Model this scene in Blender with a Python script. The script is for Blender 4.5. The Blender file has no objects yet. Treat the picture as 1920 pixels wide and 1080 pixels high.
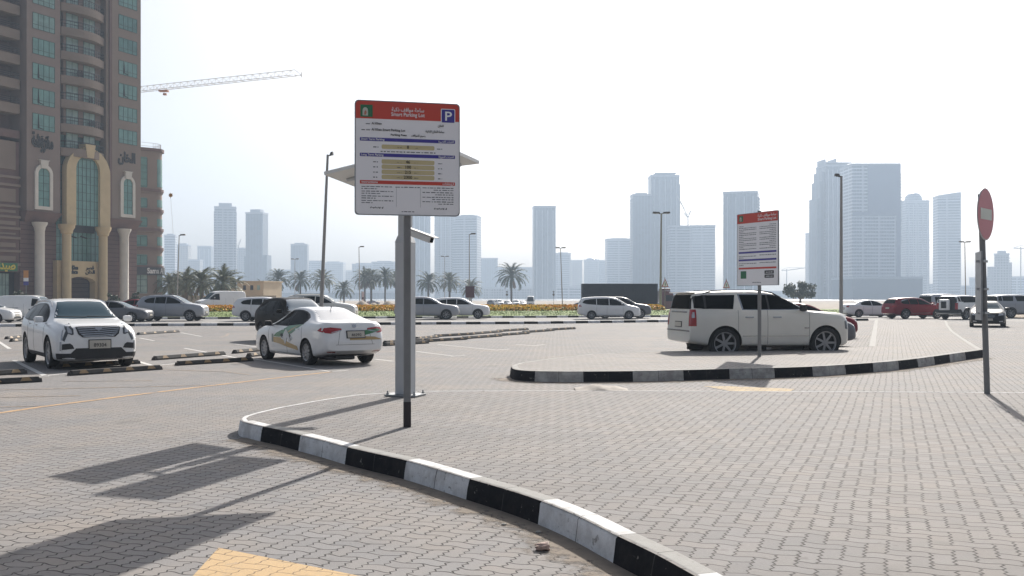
import bpy, bmesh, math, random
from mathutils import Vector, Matrix
from mathutils.bvhtree import BVHTree

random.seed(7)
F = 1867.0          # focal length in photo pixels (1920 wide)
HZ = 557.0          # horizon row
CH = 1.68           # eye height
KH = 0.18           # kerb height
SUN_AZ, SUN_EL = math.radians(17.5), math.radians(33.0)
scene = bpy.context.scene
COL = scene.collection
PI = math.pi


def G(px, py, z=0.0):
    Y = F * (CH - z) / (py - HZ)
    return ((px - 960) / F * Y, Y)


def AT(px, py, Y):
    return Vector(((px - 960) / F * Y, Y, CH + (HZ - py) / F * Y))


def XA(px, Y):
    return (px - 960) / F * Y


# ------------------------------------------------------------------ materials
def nt(m):
    m.use_nodes = True
    return m.node_tree


_mats = {}


def mat(name, col, rough=0.6, metal=0.0, coat=0.0, var=0.0, scale=3.0, spec=0.5, bump=0.0, detail=4.0):
    if name in _mats:
        return _mats[name]
    m = bpy.data.materials.new(name)
    t = nt(m)
    p = t.nodes['Principled BSDF']
    p.inputs['Base Color'].default_value = (*col, 1)
    p.inputs['Roughness'].default_value = rough
    p.inputs['Metallic'].default_value = metal
    p.inputs['Coat Weight'].default_value = coat
    p.inputs['Coat Roughness'].default_value = 0.04
    p.inputs['Specular IOR Level'].default_value = spec
    if var > 0 or bump > 0:
        tc = t.nodes.new('ShaderNodeTexCoord')
        n = t.nodes.new('ShaderNodeTexNoise')
        n.inputs['Scale'].default_value = scale
        n.inputs['Detail'].default_value = detail
        t.links.new(tc.outputs['Object'], n.inputs['Vector'])
        if var > 0:
            mx = t.nodes.new('ShaderNodeMix')
            mx.data_type = 'RGBA'
            mx.inputs['A'].default_value = (*[c * (1 - var) for c in col], 1)
            mx.inputs['B'].default_value = (*[min(1, c * (1 + var)) for c in col], 1)
            r = t.nodes.new('ShaderNodeMapRange')
            r.inputs['From Min'].default_value = 0.3
            r.inputs['From Max'].default_value = 0.7
            t.links.new(n.outputs['Fac'], r.inputs['Value'])
            t.links.new(r.outputs['Result'], mx.inputs['Factor'])
            t.links.new(mx.outputs['Result'], p.inputs['Base Color'])
        if bump > 0:
            b = t.nodes.new('ShaderNodeBump')
            b.inputs['Strength'].default_value = bump
            b.inputs['Distance'].default_value = 0.02
            t.links.new(n.outputs['Fac'], b.inputs['Height'])
            t.links.new(b.outputs['Normal'], p.inputs['Normal'])
    _mats[name] = m
    return m


def _math(t, op, a, b=None, c=None):
    n = t.nodes.new('ShaderNodeMath')
    n.operation = op
    for i, v in enumerate((a, b, c)):
        if v is None:
            continue
        if isinstance(v, (int, float)):
            n.inputs[i].default_value = v
        else:
            t.links.new(v, n.inputs[i])
    return n.outputs[0]


def mixc(t, fac, a, b, mode='MIX'):
    n = t.nodes.new('ShaderNodeMix')
    n.data_type = 'RGBA'
    n.blend_type = mode
    for k, v in (('Factor', fac), ('A', a), ('B', b)):
        if isinstance(v, (int, float)):
            n.inputs[k].default_value = v
        elif isinstance(v, tuple):
            n.inputs[k].default_value = (*v, 1)
        else:
            t.links.new(v, n.inputs[k])
    return n.outputs['Result']


def noise(t, vec, scale, detail=3, rough=0.55):
    n = t.nodes.new('ShaderNodeTexNoise')
    n.inputs['Scale'].default_value = scale
    n.inputs['Detail'].default_value = detail
    n.inputs['Roughness'].default_value = rough
    t.links.new(vec, n.inputs['Vector'])
    return n.outputs['Fac']


def ramp(t, v, lo, hi):
    r = t.nodes.new('ShaderNodeMapRange')
    r.inputs['From Min'].default_value = lo
    r.inputs['From Max'].default_value = hi
    t.links.new(v, r.inputs['Value'])
    return r.outputs['Result']


def paver(name, rot, base, base2, joint, paint=None, wear=(0.35, 0.65), sand=0.0, joint_w=0.0045, wave=1.0, w=0.1125):
    """interlocking wavy block paving laid in herringbone, with optional worn road paint over it"""
    m = bpy.data.materials.new(name)
    t = nt(m)
    p = t.nodes['Principled BSDF']
    p.inputs['Roughness'].default_value = 0.88
    p.inputs['Specular IOR Level'].default_value = 0.25
    geo = t.nodes.new('ShaderNodeNewGeometry')
    mp = t.nodes.new('ShaderNodeMapping')
    mp.inputs['Rotation'].default_value = (0, 0, math.radians(rot))
    t.links.new(geo.outputs['Position'], mp.inputs['Vector'])
    # settle: slow wobble so courses are not perfectly straight
    wob = t.nodes.new('ShaderNodeTexNoise')
    wob.inputs['Scale'].default_value = 0.8
    wob.inputs['Detail'].default_value = 1
    t.links.new(mp.outputs['Vector'], wob.inputs['Vector'])
    wv = t.nodes.new('ShaderNodeVectorMath')
    wv.operation = 'MULTIPLY_ADD'
    t.links.new(wob.outputs['Color'], wv.inputs[0])
    wv.inputs[1].default_value = (0.05, 0.05, 0)
    t.links.new(mp.outputs['Vector'], wv.inputs[2])
    sp = t.nodes.new('ShaderNodeSeparateXYZ')
    t.links.new(wv.outputs[0], sp.inputs[0])
    x, y = sp.outputs['X'], sp.outputs['Y']
    tx = _math(t, 'PINGPONG', y, 0.0375)
    ty = _math(t, 'SINE', _math(t, 'MULTIPLY', x, 2 * PI / 0.225))
    xx = _math(t, 'ADD', x, _math(t, 'MULTIPLY', tx, 0.40 * wave))
    yy = _math(t, 'ADD', y, _math(t, 'MULTIPLY', ty, 0.0075 * wave))
    u = _math(t, 'DIVIDE', xx, w)
    v = _math(t, 'DIVIDE', yy, w)
    i, j = _math(t, 'FLOOR', u), _math(t, 'FLOOR', v)
    fx, fy = _math(t, 'SUBTRACT', u, i), _math(t, 'SUBTRACT', v, j)
    k = _math(t, 'FLOORED_MODULO', _math(t, 'SUBTRACT', i, j), 4.0)
    e0 = _math(t, 'COMPARE', k, 0.0, 0.4)
    e1 = _math(t, 'COMPARE', k, 1.0, 0.4)
    e2 = _math(t, 'COMPARE', k, 2.0, 0.4)
    e3 = _math(t, 'COMPARE', k, 3.0, 0.4)
    left = _math(t, 'ADD', fx, e1)
    right = _math(t, 'ADD', _math(t, 'SUBTRACT', 1.0, fx), e0)
    bot = _math(t, 'ADD', fy, e2)
    top = _math(t, 'ADD', _math(t, 'SUBTRACT', 1.0, fy), e3)
    d = _math(t, 'MULTIPLY', _math(t, 'MINIMUM', _math(t, 'MINIMUM', left, right), _math(t, 'MINIMUM', bot, top)), w)
    idx = _math(t, 'SUBTRACT', i, e1)
    idy = _math(t, 'SUBTRACT', j, e2)
    cb = t.nodes.new('ShaderNodeCombineXYZ')
    t.links.new(idx, cb.inputs[0])
    t.links.new(idy, cb.inputs[1])
    wn = t.nodes.new('ShaderNodeTexWhiteNoise')
    t.links.new(cb.outputs[0], wn.inputs['Vector'])
    pos = geo.outputs['Position']
    big = ramp(t, noise(t, pos, 0.18, 4), 0.35, 0.65)
    mid = ramp(t, noise(t, pos, 1.3, 4, 0.6), 0.3, 0.7)
    fine = ramp(t, noise(t, pos, 60, 3, 0.7), 0.25, 0.75)
    c = mixc(t, wn.outputs['Value'], base, base2)
    sw = t.nodes.new('ShaderNodeSeparateColor')
    t.links.new(wn.outputs['Color'], sw.inputs[0])
    c = mixc(t, _math(t, 'MULTIPLY', ramp(t, sw.outputs[1], .45, 1.0), .55), c, (base[0] * 1.22, base[1] * 1.10, base[2] * .98))
    c = mixc(t, _math(t, 'MULTIPLY', ramp(t, sw.outputs[2], .6, 1.0), .5), c, (base[0] * .80, base[1] * .83, base[2] * .88))
    c = mixc(t, _math(t, 'MULTIPLY', big, 0.55), c, tuple(a * 0.90 for a in base))
    c = mixc(t, _math(t, 'MULTIPLY', mid, 0.3), c, (base[0] * 1.13, base[1] * 1.08, base[2] * 1.0))
    c = mixc(t, 0.22, c, mixc(t, fine, tuple(a * 0.6 for a in base), tuple(min(1, a * 1.35) for a in base)))
    if sand:
        c = mixc(t, _math(t, 'MULTIPLY', ramp(t, noise(t, pos, 0.5, 5, 0.65), 0.45, 0.7), sand), c, (0.36, 0.29, 0.22))
    jn = ramp(t, noise(t, pos, 3.0, 3, 0.6), 0.35, 0.7)
    jw = _math(t, 'MULTIPLY_ADD', jn, 0.005, joint_w - .001)
    line = t.nodes.new('ShaderNodeMapRange')
    line.interpolation_type = 'SMOOTHSTEP'
    t.links.new(d, line.inputs['Value'])
    t.links.new(_math(t, 'MULTIPLY', jw, 0.35), line.inputs['From Min'])
    t.links.new(jw, line.inputs['From Max'])
    if paint:
        wr = ramp(t, noise(t, pos, 5.0, 6, 0.7), *wear)
        wr2 = _math(t, 'MULTIPLY', wr, _math(t, 'MULTIPLY_ADD', fine, 0.5, 0.7))
        c = mixc(t, _math(t, 'MINIMUM', wr2, 1.0), c, paint)
        joint = tuple(0.55 * a + 0.45 * b for a, b in zip(joint, paint))
    c = mixc(t, line.outputs['Result'], joint, c)
    # faint tyre tracks and oily patches
    mt = t.nodes.new('ShaderNodeMapping')
    mt.inputs['Scale'].default_value = (.25, 1.6, 1)
    mt.inputs['Rotation'].default_value = (0, 0, math.radians(-18))
    t.links.new(pos, mt.inputs[0])
    trk = ramp(t, noise(t, mt.outputs[0], .9, 4, .6), .56, .72)
    c = mixc(t, _math(t, 'MULTIPLY', trk, .22), c, tuple(a * .55 for a in base))
    oil = ramp(t, noise(t, pos, 1.3, 2, .5), .66, .74)
    c = mixc(t, _math(t, 'MULTIPLY', oil, .35), c, tuple(a * .45 for a in base))
    # small dark specks of rubber and dirt
    sk = ramp(t, noise(t, pos, 9.0, 2, 0.5), 0.70, 0.76)
    c = mixc(t, _math(t, 'MULTIPLY', sk, 0.35), c, (0.10, 0.09, 0.08))
    t.links.new(c, p.inputs['Base Color'])
    b = t.nodes.new('ShaderNodeBump')
    b.inputs['Strength'].default_value = 0.8
    b.inputs['Distance'].default_value = 0.010
    tilt = _math(t, 'MULTIPLY', wn.outputs['Value'], 0.25)
    hh = _math(t, 'ADD', _math(t, 'ADD', line.outputs['Result'], tilt), _math(t, 'MULTIPLY', fine, 0.18))
    t.links.new(hh, b.inputs['Height'])
    t.links.new(b.outputs['Normal'], p.inputs['Normal'])
    return m


# ------------------------------------------------------------------ object helpers
def tag(o, label, cat, group=None, kind=None):
    if label:
        o['label'] = label
    if cat:
        o['category'] = cat
    if group:
        o['group'] = group
    if kind:
        o['kind'] = kind
    return o


def empty(name, loc=(0, 0, 0), rz=0.0, label=None, cat=None, group=None):
    o = bpy.data.objects.new(name, None)
    COL.objects.link(o)
    o.location = loc
    o.rotation_euler = (0, 0, rz)
    o.empty_display_size = 0.2
    return tag(o, label, cat, group)


def link(name, me, m=None, parent=None):
    o = bpy.data.objects.new(name, me)
    COL.objects.link(o)
    if m is not None:
        for q in (m if isinstance(m, (list, tuple)) else [m]):
            me.materials.append(q)
    if parent:
        o.parent = parent
    return o


def finish(bm, name, m, parent=None, smooth=False, angle=35):
    me = bpy.data.meshes.new(name)
    bmesh.ops.recalc_face_normals(bm, faces=bm.faces)
    bm.to_mesh(me)
    bm.free()
    if smooth:
        for p in me.polygons:
            p.use_smooth = True
        me.set_sharp_from_angle(angle=math.radians(angle))
    return link(name, me, m, parent)


def copy_tree(o, parent=None):
    c = o.copy()
    COL.objects.link(c)
    c.parent = parent
    for ch in list(o.children):
        copy_tree(ch, c)
    return c


class MB:
    """collects simple solids in one bmesh"""
    def __init__(s):
        s.bm = bmesh.new()

    def box(s, x0, x1, y0, y1, z0, z1, M=None, bev=0.0):
        r = bmesh.ops.create_cube(s.bm, size=1.0)
        vs = r['verts']
        for v in vs:
            v.co = Vector(((x0 + x1) / 2 + v.co.x * (x1 - x0), (y0 + y1) / 2 + v.co.y * (y1 - y0), (z0 + z1) / 2 + v.co.z * (z1 - z0)))
        if bev:
            es = list({e for v in vs for e in v.link_edges})
            rb = bmesh.ops.bevel(s.bm, geom=es, offset=bev, segments=2, affect='EDGES', profile=0.6)
            vs = list({v for f in rb['faces'] for v in f.verts} | {v for v in vs if v.is_valid})
        if M is not None:
            bmesh.ops.transform(s.bm, matrix=M, verts=[v for v in vs if v.is_valid])
        return s

    def tube(s, a, b, r0, r1=None, n=10, cap=True):
        a, b = Vector(a), Vector(b)
        r1 = r0 if r1 is None else r1
        d = b - a
        q = d.to_track_quat('Z', 'Y')
        rings = []
        for P, r in ((a, r0), (b, r1)):
            rings.append([s.bm.verts.new(P + q @ Vector((r * math.cos(2 * PI * i / n), r * math.sin(2 * PI * i / n), 0))) for i in range(n)])
        for i in range(n):
            s.bm.faces.new((rings[0][i], rings[0][(i + 1) % n], rings[1][(i + 1) % n], rings[1][i]))
        if cap:
            s.bm.faces.new(rings[0][::-1])
            s.bm.faces.new(rings[1])
        return s

    def prism(s, poly, a, b, axis='z'):
        """poly in the two other axes, extruded from a to b along axis"""
        def P(p, t):
            if axis == 'z':
                return Vector((p[0], p[1], t))
            if axis == 'y':
                return Vector((p[0], t, p[1]))
            return Vector((t, p[0], p[1]))
        A = [s.bm.verts.new(P(p, a)) for p in poly]
        B = [s.bm.verts.new(P(p, b)) for p in poly]
        n = len(poly)
        for i in range(n):
            s.bm.faces.new((A[i], A[(i + 1) % n], B[(i + 1) % n], B[i]))
        s.bm.faces.new(A[::-1])
        s.bm.faces.new(B)
        return s

    def lathe(s, prof, axis=(0, 0, 0), n=24, M=None):
        """prof: (r, z) list, revolved about z"""
        rings = []
        for r, z in prof:
            rings.append([s.bm.verts.new(Vector((axis[0] + r * math.cos(2 * PI * i / n), axis[1] + r * math.sin(2 * PI * i / n), axis[2] + z))) for i in range(n)] if r > 1e-5 else [s.bm.verts.new(Vector((axis[0], axis[1], axis[2] + z)))])
        fs = []
        for a, b in zip(rings, rings[1:]):
            for i in range(n):
                if len(a) == 1 and len(b) == 1:
                    continue
                if len(a) == 1:
                    s.bm.faces.new((a[0], b[(i + 1) % n], b[i]))
                elif len(b) == 1:
                    s.bm.faces.new((a[i], a[(i + 1) % n], b[0]))
                else:
                    s.bm.faces.new((a[i], a[(i + 1) % n], b[(i + 1) % n], b[i]))
        if M is not None:
            bmesh.ops.transform(s.bm, matrix=M, verts=[v for r in rings for v in r])
        return s

    def done(s, name, m, parent=None, smooth=False, angle=35):
        return finish(s.bm, name, m, parent, smooth, angle)


def rrect(x0, x1, y0, y1, r, n=6):
    pts = []
    for cx, cy, a0 in ((x1 - r, y1 - r, 0), (x0 + r, y1 - r, 90), (x0 + r, y0 + r, 180), (x1 - r, y0 + r, 270)):
        for i in range(n + 1):
            a = math.radians(a0 + 90 * i / n)
            pts.append((cx + r * math.cos(a), cy + r * math.sin(a)))
    return pts


# ------------------------------------------------------------------ lettering
_FORMS = {
    'ا': 'ﺍﺎﺍﺎ', 'أ': 'ﺃﺄﺃﺄ', 'ب': 'ﺏﺐﺑﺒ', 'ت': 'ﺕﺖﺗﺘ', 'ة': 'ﺓﺔﺓﺔ', 'ج': 'ﺝﺞﺟﺠ', 'ح': 'ﺡﺢﺣﺤ',
    'خ': 'ﺥﺦﺧﺨ', 'د': 'ﺩﺪﺩﺪ', 'ذ': 'ﺫﺬﺫﺬ', 'ر': 'ﺭﺮﺭﺮ', 'س': 'ﺱﺲﺳﺴ', 'ش': 'ﺵﺶﺷﺸ', 'ص': 'ﺹﺺﺻﺼ',
    'ط': 'ﻁﻂﻃﻄ', 'ع': 'ﻉﻊﻋﻌ', 'ف': 'ﻑﻒﻓﻔ', 'ق': 'ﻕﻖﻗﻘ', 'ك': 'ﻙﻚﻛﻜ', 'ل': 'ﻝﻞﻟﻠ', 'م': 'ﻡﻢﻣﻤ',
    'ن': 'ﻥﻦﻧﻨ', 'ه': 'ﻩﻪﻫﻬ', 'و': 'ﻭﻮﻭﻮ', 'ي': 'ﻱﻲﻳﻴ', 'ض': 'ﺽﺾﺿﻀ', 'ى': 'ﻯﻰﻯﻰ', 'ز': 'ﺯﺰﺯﺰ',
}
_NOJOIN = set('اأدذرزوةى')


def ar(s):
    """arabic in its joined letter shapes, laid out right to left"""
    out = []
    for k, ch in enumerate(s):
        f = _FORMS.get(ch)
        if not f:
            out.append(ch)
            continue
        prev = k > 0 and s[k - 1] in _FORMS and s[k - 1] not in _NOJOIN
        nxt = k + 1 < len(s) and s[k + 1] in _FORMS and ch not in _NOJOIN
        out.append(f[3] if prev and nxt else f[1] if prev else f[2] if nxt else f[0])
    return ''.join(out[::-1])


def text_bm(bm, s, x, y, h, align='LEFT', width=None, bold=0.0, depth=0.0015):
    """text in the xz plane facing -y, baseline at (x,y)->(x,z); width stretches to fit"""
    cu = bpy.data.curves.new('lettering', 'FONT')
    cu.body = s
    cu.size = h
    cu.align_x = align
    cu.offset = bold * h
    cu.extrude = depth
    cu.resolution_u = 3
    o = bpy.data.objects.new('lettering', cu)
    COL.objects.link(o)
    dg = bpy.context.evaluated_depsgraph_get()
    me = bpy.data.meshes.new_from_object(o.evaluated_get(dg))
    bpy.data.objects.remove(o)
    bpy.data.curves.remove(cu)
    n0 = len(bm.verts)
    bm.from_mesh(me)
    bpy.data.meshes.remove(me)
    bm.verts.ensure_lookup_table()
    vs = bm.verts[n0:]
    if not vs:
        return
    if width:
        x0, x1 = min(v.co.x for v in vs), max(v.co.x for v in vs)
        k = width / max(1e-6, x1 - x0)
        for v in vs:
            v.co.x *= k
    for v in vs:
        v.co = Vector((x + v.co.x, -v.co.z, y + v.co.y))


def catmull(pts, n=6):
    out = []
    P = [pts[0]] + list(pts) + [pts[-1]]
    for i in range(1, len(P) - 2):
        p0, p1, p2, p3 = (Vector(P[i - 1]), Vector(P[i]), Vector(P[i + 1]), Vector(P[i + 2]))
        for k in range(n):
            t = k / n
            out.append(0.5 * ((2 * p1) + (-p0 + p2) * t + (2 * p0 - 5 * p1 + 4 * p2 - p3) * t * t + (-p0 + 3 * p1 - 3 * p2 + p3) * t ** 3))
    out.append(Vector(pts[-1]))
    return out


# shared materials
M = dict(
    white=mat('white_car_paint', (0.74, 0.74, 0.735), 0.35, coat=0.7, var=0.03, scale=2),
    pearl=mat('ivory_car_paint', (0.66, 0.645, 0.59), 0.35, coat=0.6, var=0.03, scale=2),
    silver=mat('silver_car_paint', (0.33, 0.34, 0.365), 0.35, metal=0.25, coat=0.3),
    grey=mat('grey_car_paint', (0.13, 0.135, 0.15), 0.35, metal=0.1, coat=0.1, spec=.3),
    dark=mat('charcoal_car_paint', (0.018, 0.016, 0.014), 0.30, spec=.03),
    black=mat('black_car_paint', (0.008, 0.008, 0.010), 0.3, spec=.25),
    red=mat('red_car_paint', (0.20, 0.006, 0.018), 0.35, spec=.2),
    glass=mat('tinted_glass', (0.008, 0.010, 0.011), 0.10, spec=0.02),
    screen=mat('windscreen_glass', (0.050, 0.082, 0.105), 0.10, spec=0.06),
    rubber=mat('tyre_rubber', (0.018, 0.018, 0.018), 0.85),
    plastic=mat('black_plastic', (0.022, 0.022, 0.023), 0.6),
    chrome=mat('chrome', (0.45, 0.45, 0.46), 0.22, metal=1.0),
    alloy=mat('wheel_alloy', (0.30, 0.30, 0.31), 0.35, metal=0.5),
    gap=mat('panel_gap', (0.03, 0.03, 0.03), 0.8),
    lens=mat('headlamp_lens', (0.45, 0.46, 0.48), 0.12, metal=0.3, coat=.4),
    lensd=mat('headlamp_dark', (0.06, 0.065, 0.07), 0.12, coat=.4),
    tail=mat('tail_lamp_red', (0.32, 0.012, 0.015), 0.2, coat=.3),
    plate=mat('number_plate', (0.50, 0.465, 0.40), 0.5),
    ink=mat('black_ink', (0.02, 0.02, 0.02), 0.6),
    steel=mat('galvanised_steel', (0.30, 0.31, 0.32), 0.5, metal=0.5, var=0.1, scale=6),
    pole=mat('grey_pole_paint', (0.20, 0.20, 0.20), 0.6, metal=0.0, var=0.08, scale=4),
)
SKY_STR = 0.075
SUN_STR = 4.7
EXPO = 0.85
HAZE = 0.00053
HAZE_G = 0.2
HAZE_COL = (0.63, 0.78, 0.97, 1)
# ================================================================== vehicles
def lerp(pr, x):
    if x <= pr[0][0]:
        return pr[0][1]
    for (a, b), (c, d) in zip(pr, pr[1:]):
        if x <= c:
            return b + (d - b) * (x - a) / (c - a + 1e-9)
    return pr[-1][1]


PLAN = [(0, .66), (.008, .76), (.025, .86), (.06, .93), (.12, .975), (.2, .995), (.3, 1), (.75, 1), (.88, .985), (.94, .955), (.975, .90), (.992, .84), (1, .76)]
PLAN_BOX = [(0, .74), (.008, .84), (.03, .92), (.07, .97), (.15, 1), (.95, 1), (.985, .97), (.995, .94), (1, .88)]

T = {}
T['sedan'] = dict(
    top=[(0, .30), (.003, .40), (.012, .485), (.03, .545), (.08, .60), (.16, .645), (.262, .685), (.30, .745), (.36, .85), (.41, .925), (.45, .967), (.51, .993), (.57, 1.0), (.64, .985), (.70, .95), (.76, .885), (.815, .82), (.86, .77), (.90, .755), (.955, .75), (.972, .735), (.984, .66), (.992, .52), (1, .40)],
    belt=[(0, .30), (.02, .45), (.08, .54), (.2, .60), (.35, .635), (.6, .665), (.8, .70), (.95, .70), (1, .40)],
    plan=PLAN, roof=.62, zb=[(0, .19), (.04, .135), (.12, .12), (.85, .13), (.95, .19), (1, .26)],
    win=[[(.300, .675), (.335, .745), (.385, .83), (.435, .89), (.49, .925), (.535, .935), (.535, .665)],
         [(.548, .668), (.548, .935), (.60, .93), (.655, .905), (.70, .865), (.735, .81), (.748, .765), (.735, .705)]],
    ws=(.70, .945, .77, .53), rw=(.775, .955, .72, .56), fx=.205, rx=.788)
T['suv'] = dict(
    top=[(0, .32), (.003, .44), (.010, .52), (.03, .585), (.07, .62), (.15, .655), (.258, .69), (.30, .755), (.36, .86), (.41, .93), (.45, .965), (.51, .99), (.58, 1.0), (.75, .99), (.85, .965), (.905, .94), (.925, .90), (.948, .82), (.968, .735), (.982, .66), (.990, .55), (.995, .42), (1, .34)],
    belt=[(0, .32), (.02, .46), (.08, .545), (.2, .60), (.35, .63), (.6, .655), (.8, .68), (.95, .68), (.985, .60), (1, .34)],
    plan=PLAN, roof=.66, zb=[(0, .22), (.04, .16), (.12, .15), (.85, .16), (.95, .21), (1, .26)],
    win=[[(.312, .675), (.345, .735), (.395, .81), (.44, .865), (.49, .90), (.535, .914), (.535, .665)],
         [(.548, .668), (.548, .915), (.62, .915), (.70, .905), (.70, .675)],
         [(.712, .677), (.712, .902), (.77, .885), (.82, .85), (.855, .79), (.858, .75), (.83, .70)]],
    ws=(.705, .94, .77, .55), rw=(.72, .915, .74, .60), fx=.193, rx=.788)
T['bigsuv'] = dict(
    top=[(0, .36), (.004, .55), (.012, .625), (.025, .658), (.08, .675), (.16, .685), (.265, .705), (.30, .755), (.355, .84), (.41, .91), (.45, .95), (.50, .98), (.57, 1.0), (.80, .995), (.92, .98), (.968, .955), (.974, .92), (.978, .82), (.986, .70), (.990, .60), (.994, .40), (1, .33)],
    belt=[(0, .34), (.01, .52), (.05, .61), (.2, .66), (.35, .69), (.6, .695), (.8, .70), (.97, .70), (.99, .62), (1, .34)],
    plan=PLAN_BOX, roof=.74, zb=[(0, .21), (.03, .17), (.12, .17), (.85, .18), (.95, .22), (1, .25)],
    win=[[(.305, .725), (.34, .785), (.385, .85), (.43, .90), (.47, .925), (.51, .932), (.51, .72)],
         [(.522, .72), (.522, .932), (.685, .932), (.672, .72)],
         [(.735, .725), (.712, .93), (.888, .925), (.895, .73)],
         [(.908, .73), (.905, .925), (.952, .91), (.968, .74)]],
    ws=(.725, .945, .84, .70), rw=(.725, .93, .84, .74), fx=.180, rx=.765)
T['van'] = dict(
    top=[(0, .30), (.004, .40), (.015, .48), (.04, .53), (.10, .575), (.16, .61), (.20, .66), (.25, .76), (.30, .865), (.345, .94), (.39, .975), (.45, .995), (.6, 1.0), (.9, .985), (.965, .965), (.980, .92), (.988, .75), (.993, .45), (1, .33)],
    belt=[(0, .30), (.02, .42), (.1, .50), (.25, .55), (.6, .56), (.97, .56), (1, .33)],
    plan=PLAN_BOX, roof=.76, zb=[(0, .16), (.05, .12), (.9, .13), (1, .2)],
    win=[[(.215, .60), (.25, .69), (.30, .79), (.345, .85), (.42, .87), (.42, .58)]],
    ws=(.62, .93, .84, .74), rw=(.60, .88, .74, .68), fx=.19, rx=.80)
T['minivan'] = dict(
    top=[(0, .30), (.003, .40), (.012, .48), (.03, .53), (.08, .57), (.15, .61), (.205, .65), (.25, .725), (.31, .83), (.365, .91), (.41, .955), (.46, .98), (.55, 1.0), (.75, .99), (.88, .965), (.925, .945), (.94, .90), (.962, .80), (.978, .68), (.988, .55), (.995, .42), (1, .32)],
    belt=[(0, .30), (.02, .44), (.1, .52), (.25, .57), (.5, .60), (.8, .64), (.95, .65), (.985, .58), (1, .32)],
    plan=PLAN, roof=.68, zb=[(0, .17), (.04, .13), (.12, .12), (.88, .13), (1, .24)],
    win=[[(.245, .61), (.29, .70), (.345, .79), (.40, .86), (.45, .895), (.50, .91), (.50, .61)],
         [(.512, .612), (.512, .912), (.70, .905), (.70, .635)],
         [(.712, .637), (.712, .903), (.80, .885), (.89, .85), (.925, .76), (.93, .72), (.86, .665)]],
    ws=(.66, .945, .79, .57), rw=(.70, .91, .74, .60), fx=.19, rx=.785)


def body_mesh(tp, L, W, H, sub, cutters, mats):
    T_ = tp
    xs = sorted({round(a, 4) for a, _ in T_['top']} | {.006, .02, .05, .11, .2, .23, .33, .5, .66, .72, .78, .83, .88, .935, .96, 1.0, 0.0})
    xs2 = [xs[0]]
    for a in xs[1:]:
        if a - xs2[-1] > .0028:
            xs2.append(a)
    bm = bmesh.new()
    rings = []
    for x in xs2:
        t = lerp(T_['top'], x) * H
        b = min(lerp(T_['belt'], x) * H, t - .015 * H)
        z0 = lerp(T_['zb'], x) * H
        if b < z0 + .06:
            b = z0 + .06
            t = max(t, b + .02)
        w = lerp(T_['plan'], x) * W / 2
        gh = t - b
        k = min(1, gh / (.26 * H))
        k = k * k * (3 - 2 * k)
        yb = w * .965
        yr = (yb * .90) * (1 - k) + k * T_['roof'] * W / 2
        yr = min(yr, w * .93)
        ed = min(.055 * H / 1.5, gh * .30)
        h = b - z0
        half = [(0, z0), (.55 * w, z0), (.88 * w, z0 + .01), (.965 * w, z0 + min(.05, h * .2)), (.99 * w, z0 + h * .32), (w, z0 + h * .62), (.992 * w, z0 + h * .86), (yb, b),
                (yb - (yb - yr) * .42 + .004, b + (gh - ed) * .48), (yr + .012, b + (gh - ed) * .88), (yr - .03 * k, t - ed * .45), (yr * .78, t - ed * .14), (yr * .4, t - .003), (0, t)]
        X = L / 2 - x * L
        R = [bm.verts.new((X, y, z)) for y, z in half]
        Lf = [R[0]] + [bm.verts.new((X, -y, z)) for y, z in half[1:-1]] + [R[-1]]
        rings.append((R, Lf))
    n = len(rings[0][0])
    for (R0, L0), (R1, L1) in zip(rings, rings[1:]):
        for i in range(n - 1):
            bm.faces.new((R0[i], R0[i + 1], R1[i + 1], R1[i]))
            bm.faces.new((L0[i + 1], L0[i], L1[i], L1[i + 1]))
    for (R, Lf) in (rings[0], rings[-1]):
        for i in range(n - 1):
            vs = []
            for v in (R[i], R[i + 1], Lf[i + 1], Lf[i]):
                if v not in vs:
                    vs.append(v)
            bm.faces.new(vs)
    bmesh.ops.recalc_face_normals(bm, faces=bm.faces)
    me = bpy.data.meshes.new('body')
    bm.to_mesh(me)
    bm.free()
    for m in mats:
        me.materials.append(m)
    o = bpy.data.objects.new('body', me)
    COL.objects.link(o)
    md = o.modifiers.new('s', 'SUBSURF')
    md.levels = md.render_levels = sub
    dg = bpy.context.evaluated_depsgraph_get()
    dg.update()
    m1 = bpy.data.meshes.new_from_object(o.evaluated_get(dg), depsgraph=dg)
    bv = bmesh.new()
    bv.from_mesh(m1)
    tree = BVHTree.FromBMesh(bv)
    bv.free()
    # wheel arches
    cb = MB()
    for (cx, R, y0, y1) in cutters:
        for s in (1, -1):
            a, b2 = (y0, y1) if s > 0 else (-y1, -y0)
            cb.tube((cx, a, R[1]), (cx, b2, R[1]), R[0], n=40)
    cm = bpy.data.meshes.new('c')
    bmesh.ops.recalc_face_normals(cb.bm, faces=cb.bm.faces)
    cb.bm.to_mesh(cm)
    cb.bm.free()
    for m in mats:
        cm.materials.append(m)
    for p in cm.polygons:
        p.material_index = 1
    co = bpy.data.objects.new('c', cm)
    COL.objects.link(co)
    bo = o.modifiers.new('b', 'BOOLEAN')
    bo.object = co
    bo.operation = 'DIFFERENCE'
    bo.solver = 'EXACT'
    dg = bpy.context.evaluated_depsgraph_get()
    dg.update()
    m2 = bpy.data.meshes.new_from_object(o.evaluated_get(dg), depsgraph=dg)
    if len(m2.polygons) < 50:
        m2 = m1
    o.modifiers.clear()
    o.data = m2
    for p in m2.polygons:
        p.use_smooth = True
    m2.set_sharp_from_angle(angle=math.radians(40))
    bpy.data.objects.remove(co)
    return o, tree


_wheel = {}


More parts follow.
